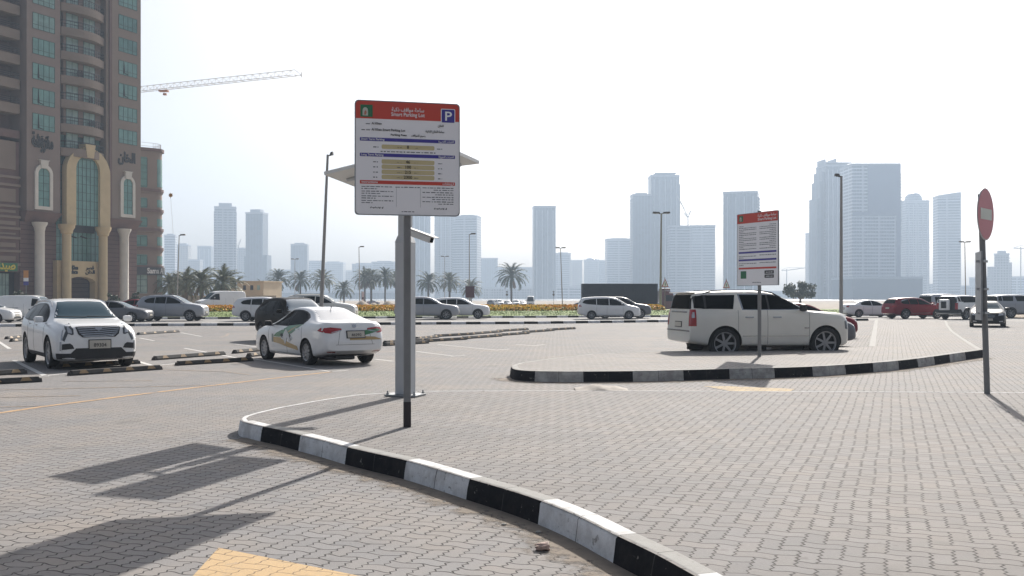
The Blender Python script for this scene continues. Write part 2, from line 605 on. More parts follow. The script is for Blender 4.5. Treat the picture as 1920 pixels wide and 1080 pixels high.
def wheel(parent, R, wd, rimf, n, x, y, side, style='spoke'):
    key = (round(R, 3), wd, rimf, n, style)
    if key not in _wheel:
        r = R * rimf
        t = MB()
        h = wd / 2
        t.lathe([(r, -h * .9), (R * .93, -h), (R * .985, -h * .86), (R, -h * .6), (R, h * .6), (R * .985, h * .86), (R * .93, h), (r, h * .9), (r * .98, h * .6), (r * .98, -h * .6), (r, -h * .9)], n=36)
        tm = bpy.data.meshes.new('tyre')
        bmesh.ops.recalc_face_normals(t.bm, faces=t.bm.faces)
        t.bm.to_mesh(tm)
        t.bm.free()
        tm.materials.append(M['rubber'])
        b = MB()
        b.lathe([(0, .0), (r * .99, 0), (r * .99, -.02), (0, -.02)], n=28)
        bmh = bpy.data.meshes.new('brake_disc')
        b.bm.to_mesh(bmh)
        b.bm.free()
        bmh.materials.append(M['gap'])
        q = MB()
        q.lathe([(r * .88, h * .62), (r * .93, h * .84), (r * 1.0, h * .88), (r * 1.0, h * .55), (r * .90, h * .4), (r * .88, h * .62)], n=36)
        q.lathe([(0, h * .80), (r * .13, h * .80), (r * .19, h * .70), (r * .21, h * .4), (0, h * .4)], n=18)
        for k in range(n):
            a0 = 2 * PI * k / n
            offs = (-.5, .5) if style == 'twin' else (0,)
            for of in offs:
                a = a0 + of * .30
                wi, wo = (r * .055, r * .05) if style == 'twin' else (r * .10, r * .085 * (7.0 / n) ** .5)
                if style == 'hub':
                    wi, wo = r * .10, r * .17
                poly = [(r * .12, -wi), (r * .92, -wo), (r * .92, wo), (r * .12, wi)]
                Mx = Matrix.Rotation(a, 4, 'Z')
                vs0 = set(q.bm.verts)
                q.prism(poly, h * .52, h * .74)
                bmesh.ops.transform(q.bm, matrix=Mx, verts=[v for v in q.bm.verts if v not in vs0])
        rm = bpy.data.meshes.new('rim')
        bmesh.ops.recalc_face_normals(q.bm, faces=q.bm.faces)
        q.bm.to_mesh(rm)
        q.bm.free()
        rm.materials.append(M['alloy'])
        for me in (tm, rm):
            for p in me.polygons:
                p.use_smooth = True
            me.set_sharp_from_angle(angle=math.radians(35))
        _wheel[key] = (tm, bmh, rm)
    tm, bmh, rm = _wheel[key]
    o = link('wheel', tm, None, parent)
    o.location = (x, y, R)
    o.rotation_euler = (-PI / 2 if side > 0 else PI / 2, 0, 0)
    d = link('brake_disc', bmh, None, o)
    d.location = (0, 0, .01)
    link('rim', rm, None, o)
    return o


class Car:
    def __init__(s, name, label, cat, tpl, L, W, H, paint, pos, heading, R=.34, rimf=.66, spokes=7, wstyle='spoke', sub=1, group=None, over=None, wheels=True, wd=.22, rail=False, trim=None):
        tp = dict(T[tpl])
        tp.update(over or {})
        s.L, s.W, s.H, s.tp, s.R = L, W, H, tp, R
        hx, hy = heading
        s.root = empty(name, (pos[0], pos[1], pos[2] if len(pos) > 2 else 0), math.atan2(hy, hx), label, cat, group)
        fx, rx = L / 2 - tp['fx'] * L, L / 2 - tp['rx'] * L
        ar_ = R * 1.13
        s.body, s.tree = body_mesh(tp, L, W, H, sub, [(fx, (ar_, R * 1.01), W / 2 - .36, W / 2 + .3), (rx, (ar_, R * 1.01), W / 2 - .36, W / 2 + .3)], [paint, M['plastic']])
        s.body.parent = s.root
        s.body.name = 'body'
        if wheels:
            for x in (fx, rx):
                for sd in (1, -1):
                    wheel(s.root, R, wd, rimf, spokes, x, sd * (W / 2 - wd / 2 - .015), sd, wstyle)
        s.fx, s.rx = fx, rx
        s.grid = .05 if sub > 1 else .10

    # project a flat outline on to the body; the result is a thin fitted solid
    def fit(s, polys, d, name, m, off=.009, skirt=.012, parent=None, grid=None):
        bm = bmesh.new()
        for P in polys:
            vs = [bm.verts.new((p[0], p[1], 0)) for p in P]
            try:
                bm.faces.new(vs)
            except ValueError:
                pass
        g = grid or s.grid
        xs = [v.co.x for v in bm.verts]
        ys = [v.co.y for v in bm.verts]
        for ax, lo, hi in ((0, min(xs), max(xs)), (1, min(ys), max(ys))):
            k = math.ceil(lo / g) * g
            while k < hi:
                co = (k, 0, 0) if ax == 0 else (0, k, 0)
                no = (1, 0, 0) if ax == 0 else (0, 1, 0)
                bmesh.ops.bisect_plane(bm, geom=bm.verts[:] + bm.edges[:] + bm.faces[:], plane_co=co, plane_no=no, dist=1e-5)
                k += g
        bmesh.ops.triangulate(bm, faces=[f for f in bm.faces if len(f.verts) > 4])
        bad = []
        for v in bm.verts:
            a, b = v.co.x, v.co.y
            if d == 'l':
                o, r = Vector((a, 3, b)), Vector((0, -1, 0))
            elif d == 'r':
                o, r = Vector((a, -3, b)), Vector((0, 1, 0))
            elif d == 'f':
                o, r = Vector((5, a, b)), Vector((-1, 0, 0))
            elif d == 'b':
                o, r = Vector((-5, a, b)), Vector((1, 0, 0))
            elif d in 'FB':
                th_, sx_ = math.atan(a / 1.4), (1 if d == 'F' else -1)
                o = Vector((sx_ * (s.L / 2 - 1.4 + 4 * math.cos(th_)), 4 * math.sin(th_), b))
                r = Vector((-sx_ * math.cos(th_), -math.sin(th_), 0))
            else:
                o, r = Vector((a, b, 5)), Vector((0, 0, -1))
            hit, nrm, _, _ = s.tree.ray_cast(o, r)
            if hit is None or abs(nrm.dot(r)) < (.16 if d in 'fb' else .12 if d in 'lr' else .05):
                bad.append(v)
                continue
            v.co = hit - r * off
        if bad:
            bmesh.ops.delete(bm, geom=bad, context='VERTS')
        if not bm.faces:
            bm.free()
            return None
        r = {'l': Vector((0, -1, 0)), 'r': Vector((0, 1, 0)), 'f': Vector((-1, 0, 0)), 'b': Vector((1, 0, 0)), 'F': Vector((-1, 0, 0)), 'B': Vector((1, 0, 0)), 't': Vector((0, 0, -1))}[d]
        be = [e for e in bm.edges if len(e.link_faces) == 1]
        ex = bmesh.ops.extrude_edge_only(bm, edges=be)
        for v in ex['geom']:
            if isinstance(v, bmesh.types.BMVert):
                v.co += r * (off + skirt)
        o = finish(bm, name, m, parent or s.root, True, 30)
        return o

    def X(s, x):
        return s.L / 2 - x * s.L

    def side(s, poly, name, m, both=True, parent=None, off=.009, norm=True, **k):
        P = [(s.X(x), z * s.H) for x, z in poly] if norm else [(s.L / 2 - x, z) for x, z in poly]
        o = [s.fit([P], 'l', name, m, off, parent=parent, **k)]
        if both:
            o.append(s.fit([P], 'r', name, m, off, parent=parent, **k))
        return o

    def ends(s, d, poly, name, m, both=False, parent=None, off=.009, **k):
        P = [(y * s.W / 2, z * s.H) for y, z in poly]
        if any(k_ in name for k_ in ('light', 'lamp', 'fog', 'reflector', 'lower_bumper', 'valance', 'rear_bumper')):
            d = d.upper()
        o = [s.fit([P], d, name, m, off, parent=parent, **k)]
        if both:
            o.append(s.fit([[(-y, z) for y, z in P]], d, name, m, off, parent=parent, **k))
        return o

    def glazing(s, side_m=None, trim=None, front_m=None, rear_m=None):
        for P in s.tp['win']:
            s.side(P, 'side_window', side_m or M['glass'])
        z0, z1, y0, y1 = s.tp['ws']
        s.ends('f', [(-y0, z0), (-y0 * .5, z0 - .012), (y0 * .5, z0 - .012), (y0, z0), (y1, z1), (y1 * .5, z1 + .012), (-y1 * .5, z1 + .012), (-y1, z1)], 'windscreen', front_m or M['screen'])
        z0, z1, y0, y1 = s.tp['rw']
        s.ends('b', [(-y0, z0), (y0, z0), (y1, z1), (-y1, z1)], 'rear_window', rear_m or M['glass'])

    def doorlines(s, xs=(.285, .541, .705), zt=.66, zb=.17, handles=((.49, .60), (.66, .61))):
        lines = []
        for x in xs:
            P = [(s.X(x) - .004, zb * s.H), (s.X(x) + .004, zb * s.H), (s.X(x) + .004, zt * s.H), (s.X(x) - .004, zt * s.H)]
            lines.append(P)
        P = [(s.X(xs[-1]), zb * s.H), (s.X(xs[0]), zb * s.H), (s.X(xs[0]), zb * s.H + .008), (s.X(xs[-1]), zb * s.H + .008)]
        lines.append(P)
        for d in 'lr':
            s.fit(lines, d, 'door_gap', M['gap'], .003, grid=.05)
        for hx, hz in handles:
            s.side([(hx - .018, hz), (hx + .018, hz), (hx + .018, hz + .018), (hx - .018, hz + .018)], 'door_handle', M['gap'] if s.body.data.materials[0] in (M['black'],) else s.body.data.materials[0], off=.03)

    def cladding(s, h=.05, m=None):
        m = m or M['plastic']
        a, b = s.tp['fx'] * s.L + s.R * 1.05, s.tp['rx'] * s.L - s.R * 1.05
        z0 = .13 * s.H
        s.side([(a, z0), (b, z0), (b, z0 + h * s.H), (a, z0 + h * s.H)], 'sill', m, norm=False)

    def mirrors(s, x=.305, z=.66, m=None, sz=(.10, .19, .13)):
        for sd in (1, -1):
            b = MB()
            b.box(-sz[0] / 2, sz[0] / 2, -sz[1] / 2, sz[1] / 2, -sz[2] / 2, sz[2] / 2, bev=min(sz) * .42)
            o = b.done('mirror', m or s.body.data.materials[0], s.root, True)
            o.location = (s.X(x), sd * (s.W / 2 + .07), z * s.H + .05)
            o.rotation_euler = (0, 0, -sd * .15)
            f = MB()
            f.box(-.02, .02, -.1, .03, -.02, .02)
            q = f.done('mirror_arm', M['plastic'], o)
            q.location = (0, -sd * .1, -.05)

    def plate_at(s, d, y, z, w=.42, h=.13, txt=None, off=.02):
        Q = [(y - w / 2 - .02, z - h / 2 - .02), (y + w / 2 + .02, z - h / 2 - .02), (y + w / 2 + .02, z + h / 2 + .02), (y - w / 2 - .02, z + h / 2 + .02)]
        s.fit([Q], d, 'plate_holder', M['plastic'], off - .006)
        P = [(y - w / 2, z - h / 2), (y + w / 2, z - h / 2), (y + w / 2, z + h / 2), (y - w / 2, z + h / 2)]
        o = s.fit([P], d, 'number_plate', M['plate'], off)
        if txt and o:
            zz = [v.co for v in o.data.vertices]
            bm = bmesh.new()
            text_bm(bm, txt, 0, 0, h * .66, 'CENTER', w * .60, .0)
            q = finish(bm, 'plate_number', M['ink'], o)
            xm = max(v.x for v in zz) if d == 'f' else min(v.x for v in zz)
            q.location = (xm + (.006 if d == 'f' else -.006), y, z - h * .30)
            q.rotation_euler = (0, 0, PI / 2 if d == 'f' else -PI / 2)
        return o

    def rails(s, m=None, x0=.42, x1=.86, y=.60):
        for sd in (1, -1):
            b = MB()
            pts = []
            for i in range(9):
                x = x0 + (x1 - x0) * i / 8
                h, _, _, _ = s.tree.ray_cast(Vector((s.X(x), sd * y * s.W / 2, 5)), Vector((0, 0, -1)))
                z = (h.z if h else s.H) + (.045 if 0 < i < 8 else -.01)
                pts.append(Vector((s.X(x), sd * y * s.W / 2, z)))
            for a, c in zip(pts, pts[1:]):
                b.tube(a, c, .018, n=6)
            b.done('roof_rail', m or M['chrome'], s.root, True)

    def generic(s, lamp='wide', rear=True, front=True, plate=True, clad=.0, grille=True):
        z = lerp(s.tp['top'], .03)
        zl = z - .065
        if front:
            s.ends('f', [(.50, zl - .045), (.93, zl - .01), (.97, zl + .035), (.62, zl + .025), (.50, zl)], 'headlight', M['lens'], both=True, off=.006)
            if grille:
                s.ends('f', [(-.42, zl - .05), (.42, zl - .05), (.46, zl + .012), (-.46, zl + .012)], 'grille', M['plastic'], off=.006)
            s.ends('f', [(-.55, .19), (.55, .19), (.48, .27), (-.48, .27)], 'air_intake', M['plastic'], off=.005)
        if rear:
            zr = .60 if s.tp['top'] is not T['sedan']['top'] else .63
            s.ends('b', [(.58, zr - .045), (.96, zr - .06), (.985, zr + .045), (.60, zr + .03)], 'tail_light', M['tail'], both=True, off=.008)
            s.side([(.945, zr - .05), (.99, zr - .055), (.992, zr + .04), (.955, zr + .035)], 'tail_light', M['tail'], off=.006)
            s.ends('b', [(-.7, .17), (.7, .17), (.74, .25), (-.74, .25)], 'rear_valance', M['plastic'], off=.005)
        if plate:
            s.plate_at('f', 0, .33 * s.H, .46, .11)
            s.plate_at('b', 0, .50 * s.H, .46, .11)
        s.cladding(.05 if not clad else clad)
        s.doorlines()
        s.mirrors()
# ================================================================== world, camera, sun
w = bpy.data.worlds.new("World")
scene.world = w
w.use_nodes = True
wt = w.node_tree
sky = wt.nodes.new('ShaderNodeTexSky')
sky.sky_type = 'NISHITA'
sky.sun_disc = False
sky.sun_elevation = SUN_EL
sky.sun_rotation = SUN_AZ
sky.altitude = 0
sky.air_density = 0.7
sky.dust_density = 5.0
sky.ozone_density = 1.0
hs = wt.nodes.new('ShaderNodeHueSaturation')
hs.inputs['Saturation'].default_value = 0.6
wt.links.new(sky.outputs[0], hs.inputs['Color'])
wt.links.new(hs.outputs[0], wt.nodes['Background'].inputs[0])
wt.nodes['Background'].inputs[1].default_value = SKY_STR

sn = bpy.data.lights.new('sun', 'SUN')
sn.energy = SUN_STR
sn.angle = math.radians(0.53)
sn.color = (1.0, 0.945, 0.87)
so = bpy.data.objects.new('sun', sn)
COL.objects.link(so)
sd = Vector((math.sin(SUN_AZ) * math.cos(SUN_EL), math.cos(SUN_AZ) * math.cos(SUN_EL), math.sin(SUN_EL)))
so.rotation_euler = sd.to_track_quat('Z', 'Y').to_euler()

cam = bpy.data.cameras.new('camera')
co = bpy.data.objects.new('camera', cam)
COL.objects.link(co)
co.location = (0, 0, CH)
co.rotation_euler = (PI / 2, 0, 0)
cam.sensor_width = 36
cam.lens = 36 * F / 1920
cam.shift_y = (HZ - 540) / 1920
cam.clip_start = 0.05
cam.clip_end = 20000
scene.camera = co
scene.view_settings.view_transform = 'Standard'
scene.view_settings.look = 'None'
scene.view_settings.gamma = 1
scene.view_settings.exposure = EXPO

# haze: even air round the whole place
hb = MB()
hb.box(-1500, 1500, -220, 2000, -3.0, 270)
hm = bpy.data.materials.new('haze_air')
ht = nt(hm)
ht.nodes.remove(ht.nodes['Principled BSDF'])
pv = ht.nodes.new('ShaderNodeVolumePrincipled')
pv.inputs['Color'].default_value = HAZE_COL
pv.inputs['Density'].default_value = HAZE
pv.inputs['Anisotropy'].default_value = HAZE_G
ht.links.new(pv.outputs[0], ht.nodes['Material Output'].inputs['Volume'])
hz = hb.done('haze', hm)
hz['kind'] = 'stuff'

# ================================================================== ground
PV_A = paver('block_paving_lot', 21, (0.210, 0.205, 0.205), (0.252, 0.244, 0.243), (0.060, 0.056, 0.054), sand=.3, joint_w=.0065, wave=1.7, w=.118)
PV_B = paver('block_paving_island', 21, (0.195, 0.189, 0.187), (0.252, 0.241, 0.237), (0.078, 0.071, 0.067), sand=.15, joint_w=.0065, w=.12, wave=1.45)


def sheet(name, poly, z, m, kind='structure'):
    bm = bmesh.new()
    vs = [bm.verts.new((p[0], p[1], z if len(p) < 3 else p[2])) for p in poly]
    bm.faces.new(vs)
    bmesh.ops.triangulate(bm, faces=bm.faces[:])
    bmesh.ops.recalc_face_normals(bm, faces=bm.faces)
    if bm.faces[:][0].normal.z < 0:
        bmesh.ops.reverse_faces(bm, faces=bm.faces)
    me = bpy.data.meshes.new(name)
    bm.to_mesh(me)
    bm.free()
    o = link(name, me, m)
    if kind:
        o['kind'] = kind
    return o


def strip(name, pts, wd, z, m, kind='structure', zf=None):
    """flat ribbon along world points"""
    bm = bmesh.new()
    P = [Vector((p[0], p[1])) for p in pts]
    prev = None
    for i, p in enumerate(P):
        d = (P[min(i + 1, len(P) - 1)] - P[max(i - 1, 0)]).normalized()
        n = Vector((-d.y, d.x)) * wd / 2
        a = bm.verts.new((p.x + n.x, p.y + n.y, z))
        b = bm.verts.new((p.x - n.x, p.y - n.y, z))
        if prev:
            bm.faces.new((prev[0], prev[1], b, a))
        prev = (a, b)
    me = bpy.data.meshes.new(name)
    bmesh.ops.recalc_face_normals(bm, faces=bm.faces)
    if bm.faces[:][0].normal.z < 0:
        bmesh.ops.reverse_faces(bm, faces=bm.faces)
    bm.to_mesh(me)
    bm.free()
    o = link(name, me, m)
    o['kind'] = kind
    return o


# one sheet to the horizon: lot level near, falling to the sand flats behind the road
bm = bmesh.new()
ys = [-215, 0, 30, 62, 70, 92, 120, 165, 260, 700, 1200, 1995]
zs = [0, 0, 0, 0, 0, -.02, -.15, -.8, -.8, -.8, -.9, -.9]
xsn = [-1495, -500, -120, -40, 0, 40, 120, 500, 1495]
g = [[bm.verts.new((x, y, z)) for x in xsn] for y, z in zip(ys, zs)]
for a in range(len(ys) - 1):
    for b in range(len(xsn) - 1):
        f = bm.faces.new((g[a][b], g[a][b + 1], g[a + 1][b + 1], g[a + 1][b]))
        f.material_index = 0 if ys[a] < 92 else 1
SAND = mat('sand', (0.33, 0.285, 0.235), 0.95, var=.18, scale=.15, bump=.4, spec=.1)
go = finish(bm, 'ground', [PV_A, SAND])
go['kind'] = 'structure'

ASPH = mat('worn_asphalt', (0.26, 0.25, 0.24), 0.85, var=.10, scale=.6, detail=8, spec=.12)
CONC = mat('bare_concrete', (0.27, 0.26, 0.24), 0.9, var=.15, scale=3, bump=.3)


def kerbmat(name, col, dirt, amt, thr=(.45, .7)):
    m = bpy.data.materials.new(name)
    t = nt(m)
    p = t.nodes['Principled BSDF']
    p.inputs['Roughness'].default_value = .85
    p.inputs['Specular IOR Level'].default_value = .12
    geo = t.nodes.new('ShaderNodeNewGeometry')
    P = geo.outputs['Position']
    n1 = ramp(t, noise(t, P, 4.5, 6, .7), *thr)
    n2 = ramp(t, noise(t, P, 40, 3, .6), .3, .7)
    c = mixc(t, _math(t, 'MULTIPLY', n1, amt), col, dirt)
    c = mixc(t, _math(t, 'MULTIPLY', n2, .18), c, tuple(a * .55 for a in col))
    chip = ramp(t, noise(t, P, 10, 6, .7), .63, .66)
    c = mixc(t, _math(t, 'MULTIPLY', chip, .8), c, (.22, .21, .195))
    # scuffs of tyres: long dark smears
    mp = t.nodes.new('ShaderNodeMapping')
    mp.inputs['Scale'].default_value = (1.2, 1.2, 6)
    t.links.new(P, mp.inputs[0])
    sc = ramp(t, noise(t, mp.outputs[0], 2.2, 5, .75), .60, .72)
    c = mixc(t, _math(t, 'MULTIPLY', sc, .75 * min(1, amt * 1.6)), c, (.10, .095, .09))
    t.links.new(c, p.inputs['Base Color'])
    b = t.nodes.new('ShaderNodeBump')
    b.inputs['Strength'].default_value = .35
    b.inputs['Distance'].default_value = .01
    t.links.new(noise(t, P, 25, 4, .6), b.inputs['Height'])
    t.links.new(b.outputs[0], p.inputs['Normal'])
    return m


KW = kerbmat('kerb_white_paint', (.70, .70, .70), (.34, .32, .30), .6, (.42, .66))
KWD = kerbmat('kerb_dirty_white_paint', (.47, .46, .44), (.22, .21, .20), .8, (.38, .62))
KB = kerbmat('kerb_black_paint', (.018, .018, .021), (.06, .057, .052), .35)
KT = kerbmat('kerb_grey_top', (.33, .325, .31), (.24, .225, .205), .5)


def kerb(name, path, side, bounds, first, wd=.14, h=KH, z0=0.0, mats=(None,), batter=.025, label=None):
    """swept kerb: path = top outer edge (world xy); bounds = arc lengths where the paint changes"""
    P = [Vector((p[0], p[1])) for p in path]
    L = [0]
    for a, b in zip(P, P[1:]):
        L.append(L[-1] + (b - a).length)
    gaps = [b for b in bounds if .05 < b < L[-1] - .05 and L[-1] < 60]
    gaps += [(a + b) / 2 for a, b in zip(gaps, gaps[1:])]
    marks = sorted(set([0, L[-1]] + [b - .004 for b in gaps] + [b + .004 for b in gaps] + [b for b in bounds if 0 < b < L[-1]] + [k * .12 for k in range(int(L[-1] / .12) + 1)]))

    def at(s):
        for i in range(len(L) - 1):
            if s <= L[i + 1] + 1e-9:
                t = (s - L[i]) / max(1e-9, L[i + 1] - L[i])
                return P[i].lerp(P[i + 1], t)
        return P[-1]
    bm = bmesh.new()
    prev = None
    bi = 0
    for s in marks:
        p = at(s)
        d = (at(min(L[-1], s + .06)) - at(max(0, s - .06))).normalized()
        n = Vector((-d.y, d.x)) * side       # outward
        stone = sum(1 for b in gaps if b < s)
        jag = random.uniform(-.002, .002) + .006 * math.sin(stone * 5.3)
        prof = [(batter, 0), (batter * .5, h * .5), (0.0 + jag, h - .022), (-.012, h - .006), (-.03, h), (-wd, h), (-wd, h - .08)]
        ring = [bm.verts.new((p.x + n.x * o, p.y + n.y * o, z0 + z)) for o, z in prof]
        if prev:
            k = (first + sum(1 for b in bounds if b < s - 1e-6)) % 2
            for i in range(len(ring) - 1):
                f = bm.faces.new((prev[i], ring[i], ring[i + 1], prev[i + 1]))
                f.material_index = (0 if k == 0 else 1) if i < 3 else (2 if k else 0)
                if any(abs(s - b - .004) < 1e-5 for b in gaps) and i < 5:
                    f.material_index = 3
                f.smooth = i in (1, 2, 3)
        prev = ring
    me = bpy.data.meshes.new(name)
    bmesh.ops.recalc_face_normals(bm, faces=bm.faces)
    bm.to_mesh(me)
    bm.free()
    o = link(name, me, list(mats) + [M['gap']])
    o['kind'] = 'structure'
    return o


def arcs(path, marks):
    P = [Vector((p[0], p[1])) for p in path]
    out = []
    for m in marks:
        m = Vector(m)
        best = (1e9, 0)
        s = 0
        for a, b in zip(P, P[1:]):
            d = b - a
            t = max(0, min(1, (m - a).dot(d) / d.length_squared))
            q = a + d * t
            e = (q - m).length
            if e < best[0]:
                best = (e, s + d.length * t)
            s += d.length
        out.append(best[1])
    return sorted(out)


def cm2(pts, n=8):
    return [tuple(v)[:2] for v in catmull([(p[0], p[1], 0) for p in pts], n)]


def gp(l, z):
    return [G(a, b, z) for a, b in l]


# ---- the near island
back1 = gp([(1990, 736), (1700, 734.5), (1400, 733), (1080, 732), (890, 732.5), (785, 733)], KH) + gp([(735, 735.5), (665, 740), (590, 751), (520, 763.5), (475, 774)], KH)
tip1 = gp([(455, 780), (449, 785)], KH)
f1 = [(454, 790), (470, 794.0), (491.6, 799), (527, 806), (563, 815), (606, 825.5), (650.5, 837.6), (705, 850), (761, 862.5), (820, 879), (878.6, 896.6), (946, 916), (1013.5, 938), (1084, 967), (1155.7, 1003), (1225, 1036), (1298, 1076)]
front1 = gp(f1, KH) + [(1.32, 4.3), (1.62, 3.3), (1.85, 2.0), (2.0, .5), (2.05, -4)]
front1 = cm2(front1, 3)
back1 = [(30, back1[0][1] + .3)] + back1
poly1 = back1 + tip1 + front1 + [(30, -4)]
sheet('pavement', poly1, KH - .003, PV_B)
bd = arcs(front1, gp([(491.6, 799), (563, 815), (650.5, 837.6), (761, 862.5), (878.6, 896.6), (1013.5, 938), (1155.7, 1003)], KH))
bd += [bd[-1] + .95 * k for k in range(1, 9)]
kerb('kerb', front1, -1, bd, 0, mats=(KW, KB, KT))
kerb('kerb', back1[1:] + tip1 + [front1[0]], -1, [], 0, wd=.075, mats=(KW, KB, KT))

# ---- the far island with the paved walk behind it
KH2 = 0.215
f2 = [(958, 685), (961, 690.5), (972, 693.5), (1003, 695.5), (1050, 696.2), (1093.6, 696.2), (1186, 695.5), (1281, 693.6), (1367, 691.3), (1451.6, 689.5), (1522.6, 687), (1584.5, 683.5), (1636, 680), (1684, 676), (1740, 669.5), (1790, 662.5), (1843, 655.5)]
front2 = cm2(gp(f2, KH2), 3)
b2 = [(975, 680), (1005, 675.5), (1040, 671), (1110, 663.5), (1250, 658.5), (1400, 655.5), (1500, 653.5), (1575, 651.5), (1628, 649)]
back2 = gp(b2, KH2)
walk_l = gp([(1628, 649), (1640, 599.5)], KH2)
walk_r = gp([(1775, 600.5), (1779, 610), (1788, 621), (1812, 637), (1843, 655.5)], KH2)
PV_C = paver('block_paving_walk', 21, (0.235, 0.225, 0.218), (0.285, 0.272, 0.264), (0.12, 0.11, 0.10), sand=.2)
sheet('pavement', front2 + back2[::-1], KH2 - .003, PV_C)
sheet('pavement', walk_r[::-1] + walk_l[::-1], KH2 - .003, PV_C)
bd2 = arcs(front2, gp([(1003, 695.5), (1093.6, 696.2), (1186, 695.5), (1281, 693.6), (1367, 691.3), (1451.6, 689.5), (1522.6, 687), (1584.5, 683.5), (1636, 680), (1684, 676), (1720, 672), (1752, 668), (1782, 664), (1812, 660)], KH2))
kerb('kerb', front2, -1, bd2, 1, h=KH2, mats=(KWD, KB, KT))
kerb('kerb', [front2[0]] + back2, 1, [], 0, wd=.10, h=KH2, mats=(KWD, KB, KT))
kerb('kerb', walk_l, 1, [], 0, wd=.20, h=KH2, mats=(KT, KB, KT))
kerb('kerb', walk_r, 1, [], 0, wd=.14, h=KH2, mats=(KT, KB, KT))

# ---- road beyond the lot, its two kerbs
k3 = [(-75, 43), (-28.8, 56.3), (-14.6, 58.6), (1.3, 62.2), (10.6, 67.0), (25.5, 70.8), (60, 79), (140, 96)]
k4 = [(-90, 62), (-37.9, 73.8), (-19.5, 76.5), (1.5, 80.5), (13.2, 84.0), (43, 90), (150, 110)]
sheet('road', k3 + k4[::-1], .004, ASPH)
kerb('kerb', k3[:5] + [(13.5, 67.9)], -1, [k * .92 for k in range(1, 115)], 0, wd=.6, h=.16, mats=(KW, KB, KT))
kerb('kerb', [(22.6, 70.0), (25.3, 70.7)], -1, [.9, 1.8], 1, wd=.5, h=.16, mats=(KW, KB, KT))
kerb('kerb', k4, -1, [k * .92 for k in range(1, 280)], 0, wd=.3, h=.16, mats=(KW, KB, KT))


def off(path, d):
    P = [Vector((p[0], p[1])) for p in path]
    out = []
    for i, p in enumerate(P):
        t = (P[min(i + 1, len(P) - 1)] - P[max(i - 1, 0)]).normalized()
        out.append((p.x - t.y * d, p.y + t.x * d))
    return out


GRASS = mat('lawn_green', (0.165, 0.225, 0.055), 0.9, var=.25, scale=1.2, detail=6, bump=.6)
md4 = [(-37.9, 73.8), (-19.5, 76.5), (1.5, 80.5), (13.2, 84.0), (43, 90)]
LZ = [(.28, .14), (1.5, .22), (4.5, .50), (11.5, .50), (13.2, .12)]
bm = bmesh.new()
md5 = [tuple(Vector(a).lerp(Vector(b_), k / 6)) for a, b_ in zip(md4, md4[1:]) for k in range(6)] + [md4[-1]]
prev = None
rows5 = [off(md5, d) for d, _ in LZ]
for i in range(len(md5)):
    ring = [bm.verts.new((rows5[j][i][0], rows5[j][i][1], LZ[j][1])) for j in range(len(LZ))]
    if prev:
        for j in range(len(LZ) - 1):
            bm.faces.new((prev[j], ring[j], ring[j + 1], prev[j + 1]))
    prev = ring
lw = finish(bm, 'lawn', GRASS)
lw['kind'] = 'structure'
# lot beyond the walk on the right
sheet('road', [(24, 72), (42, 76), (120, 95), (120, 60), (60, 60), (40, 66)], .003, ASPH)

# ---- painted lines
PW = paver('white_line_paint', 21, (0.215, 0.203, 0.199), (0.258, 0.243, 0.238), (0.085, 0.079, 0.074), paint=(.60, .59, .57), wear=(.25, .45))
PY = paver('yellow_line_paint', 21, (0.215, 0.203, 0.199), (0.258, 0.243, 0.238), (0.085, 0.079, 0.074), paint=(.52, .33, .17), wear=(.30, .58))
PYF = paver('faded_line_paint', 21, (0.215, 0.203, 0.199), (0.258, 0.243, 0.238), (0.085, 0.079, 0.074), paint=(.40, .30, .20), wear=(.42, .70))
PYB = paver('yellow_arrow_paint', 21, (0.215, 0.203, 0.199), (0.258, 0.243, 0.238), (0.085, 0.079, 0.074), paint=(.50, .35, .19), wear=(.18, .42))
for a, b, wd in [((-60, 722), (130, 699.5), .10), ((286, 686), (470, 669.5), .10), ((470, 672), (620, 697), .09), ((620, 697), (652, 694.5), .10),
                 ((27, 676), (87, 706), .12), ((-10, 636), (18, 654), .12), ((256, 677), (290, 687), .12), ((346, 653), (448, 672), .10),
                 ((262, 634), (289, 639), .10), ((703, 673.5), (737, 677.5), .10), ((780, 659), (852, 668), .09), ((821, 646), (931, 656.5), .09),
                 ((931, 656.5), (955, 654.5), .09), ((845, 668.5), (872, 666), .09), ((967, 646), (1002, 648.2), .09), ((1000, 648.3), (1022, 646), .09),
                 ((340, 624), (378, 631), .10), ((440, 645), (484, 651), .09), ((1290, 668), (1345, 664), .1)]:
    strip('white_line', [G(*a), G(*b)], wd, .004, PW)
strip('yellow_line', [G(*p) for p in [(-30, 779), (0, 774.5), (78, 763), (234, 743), (390, 724), (500, 711), (620, 697.5)]], .13, .004, PY)
for pts in [[(-20, 731.5), (110, 729), (221, 726.5), (390, 722.5)], [(-20, 745.5), (150, 742)], [(-20, 764), (80, 761)], [(117, 715), (286, 714)], [(300, 693), (420, 697), (470, 703)], [(-10, 664), (40, 659)]]:
    strip('yellow_line', [G(*p) for p in pts], .09, .0045, PYF)
# short painted hook on the lot
strip('yellow_line', [G(*p) for p in [(395, 632), (412, 632.5), (425, 629.5), (428, 625.5)]], .12, .004, PYF)
sheet('road_marking', [G(*p) for p in [(410, 1028), (1010, 1148), (900, 1290), (262, 1190)]], .004, PYB)
sheet('road_marking', [G(*p) for p in [(1318, 724), (1365, 724.5), (1490, 729.5), (1480, 735.5), (1392, 737.5)]], .004, paver('tan_patch_paint', 21, (0.215, 0.205, 0.202), (0.258, 0.245, 0.241), (0.07, 0.065, 0.06), paint=(.46, .35, .20), wear=(.28, .55)))

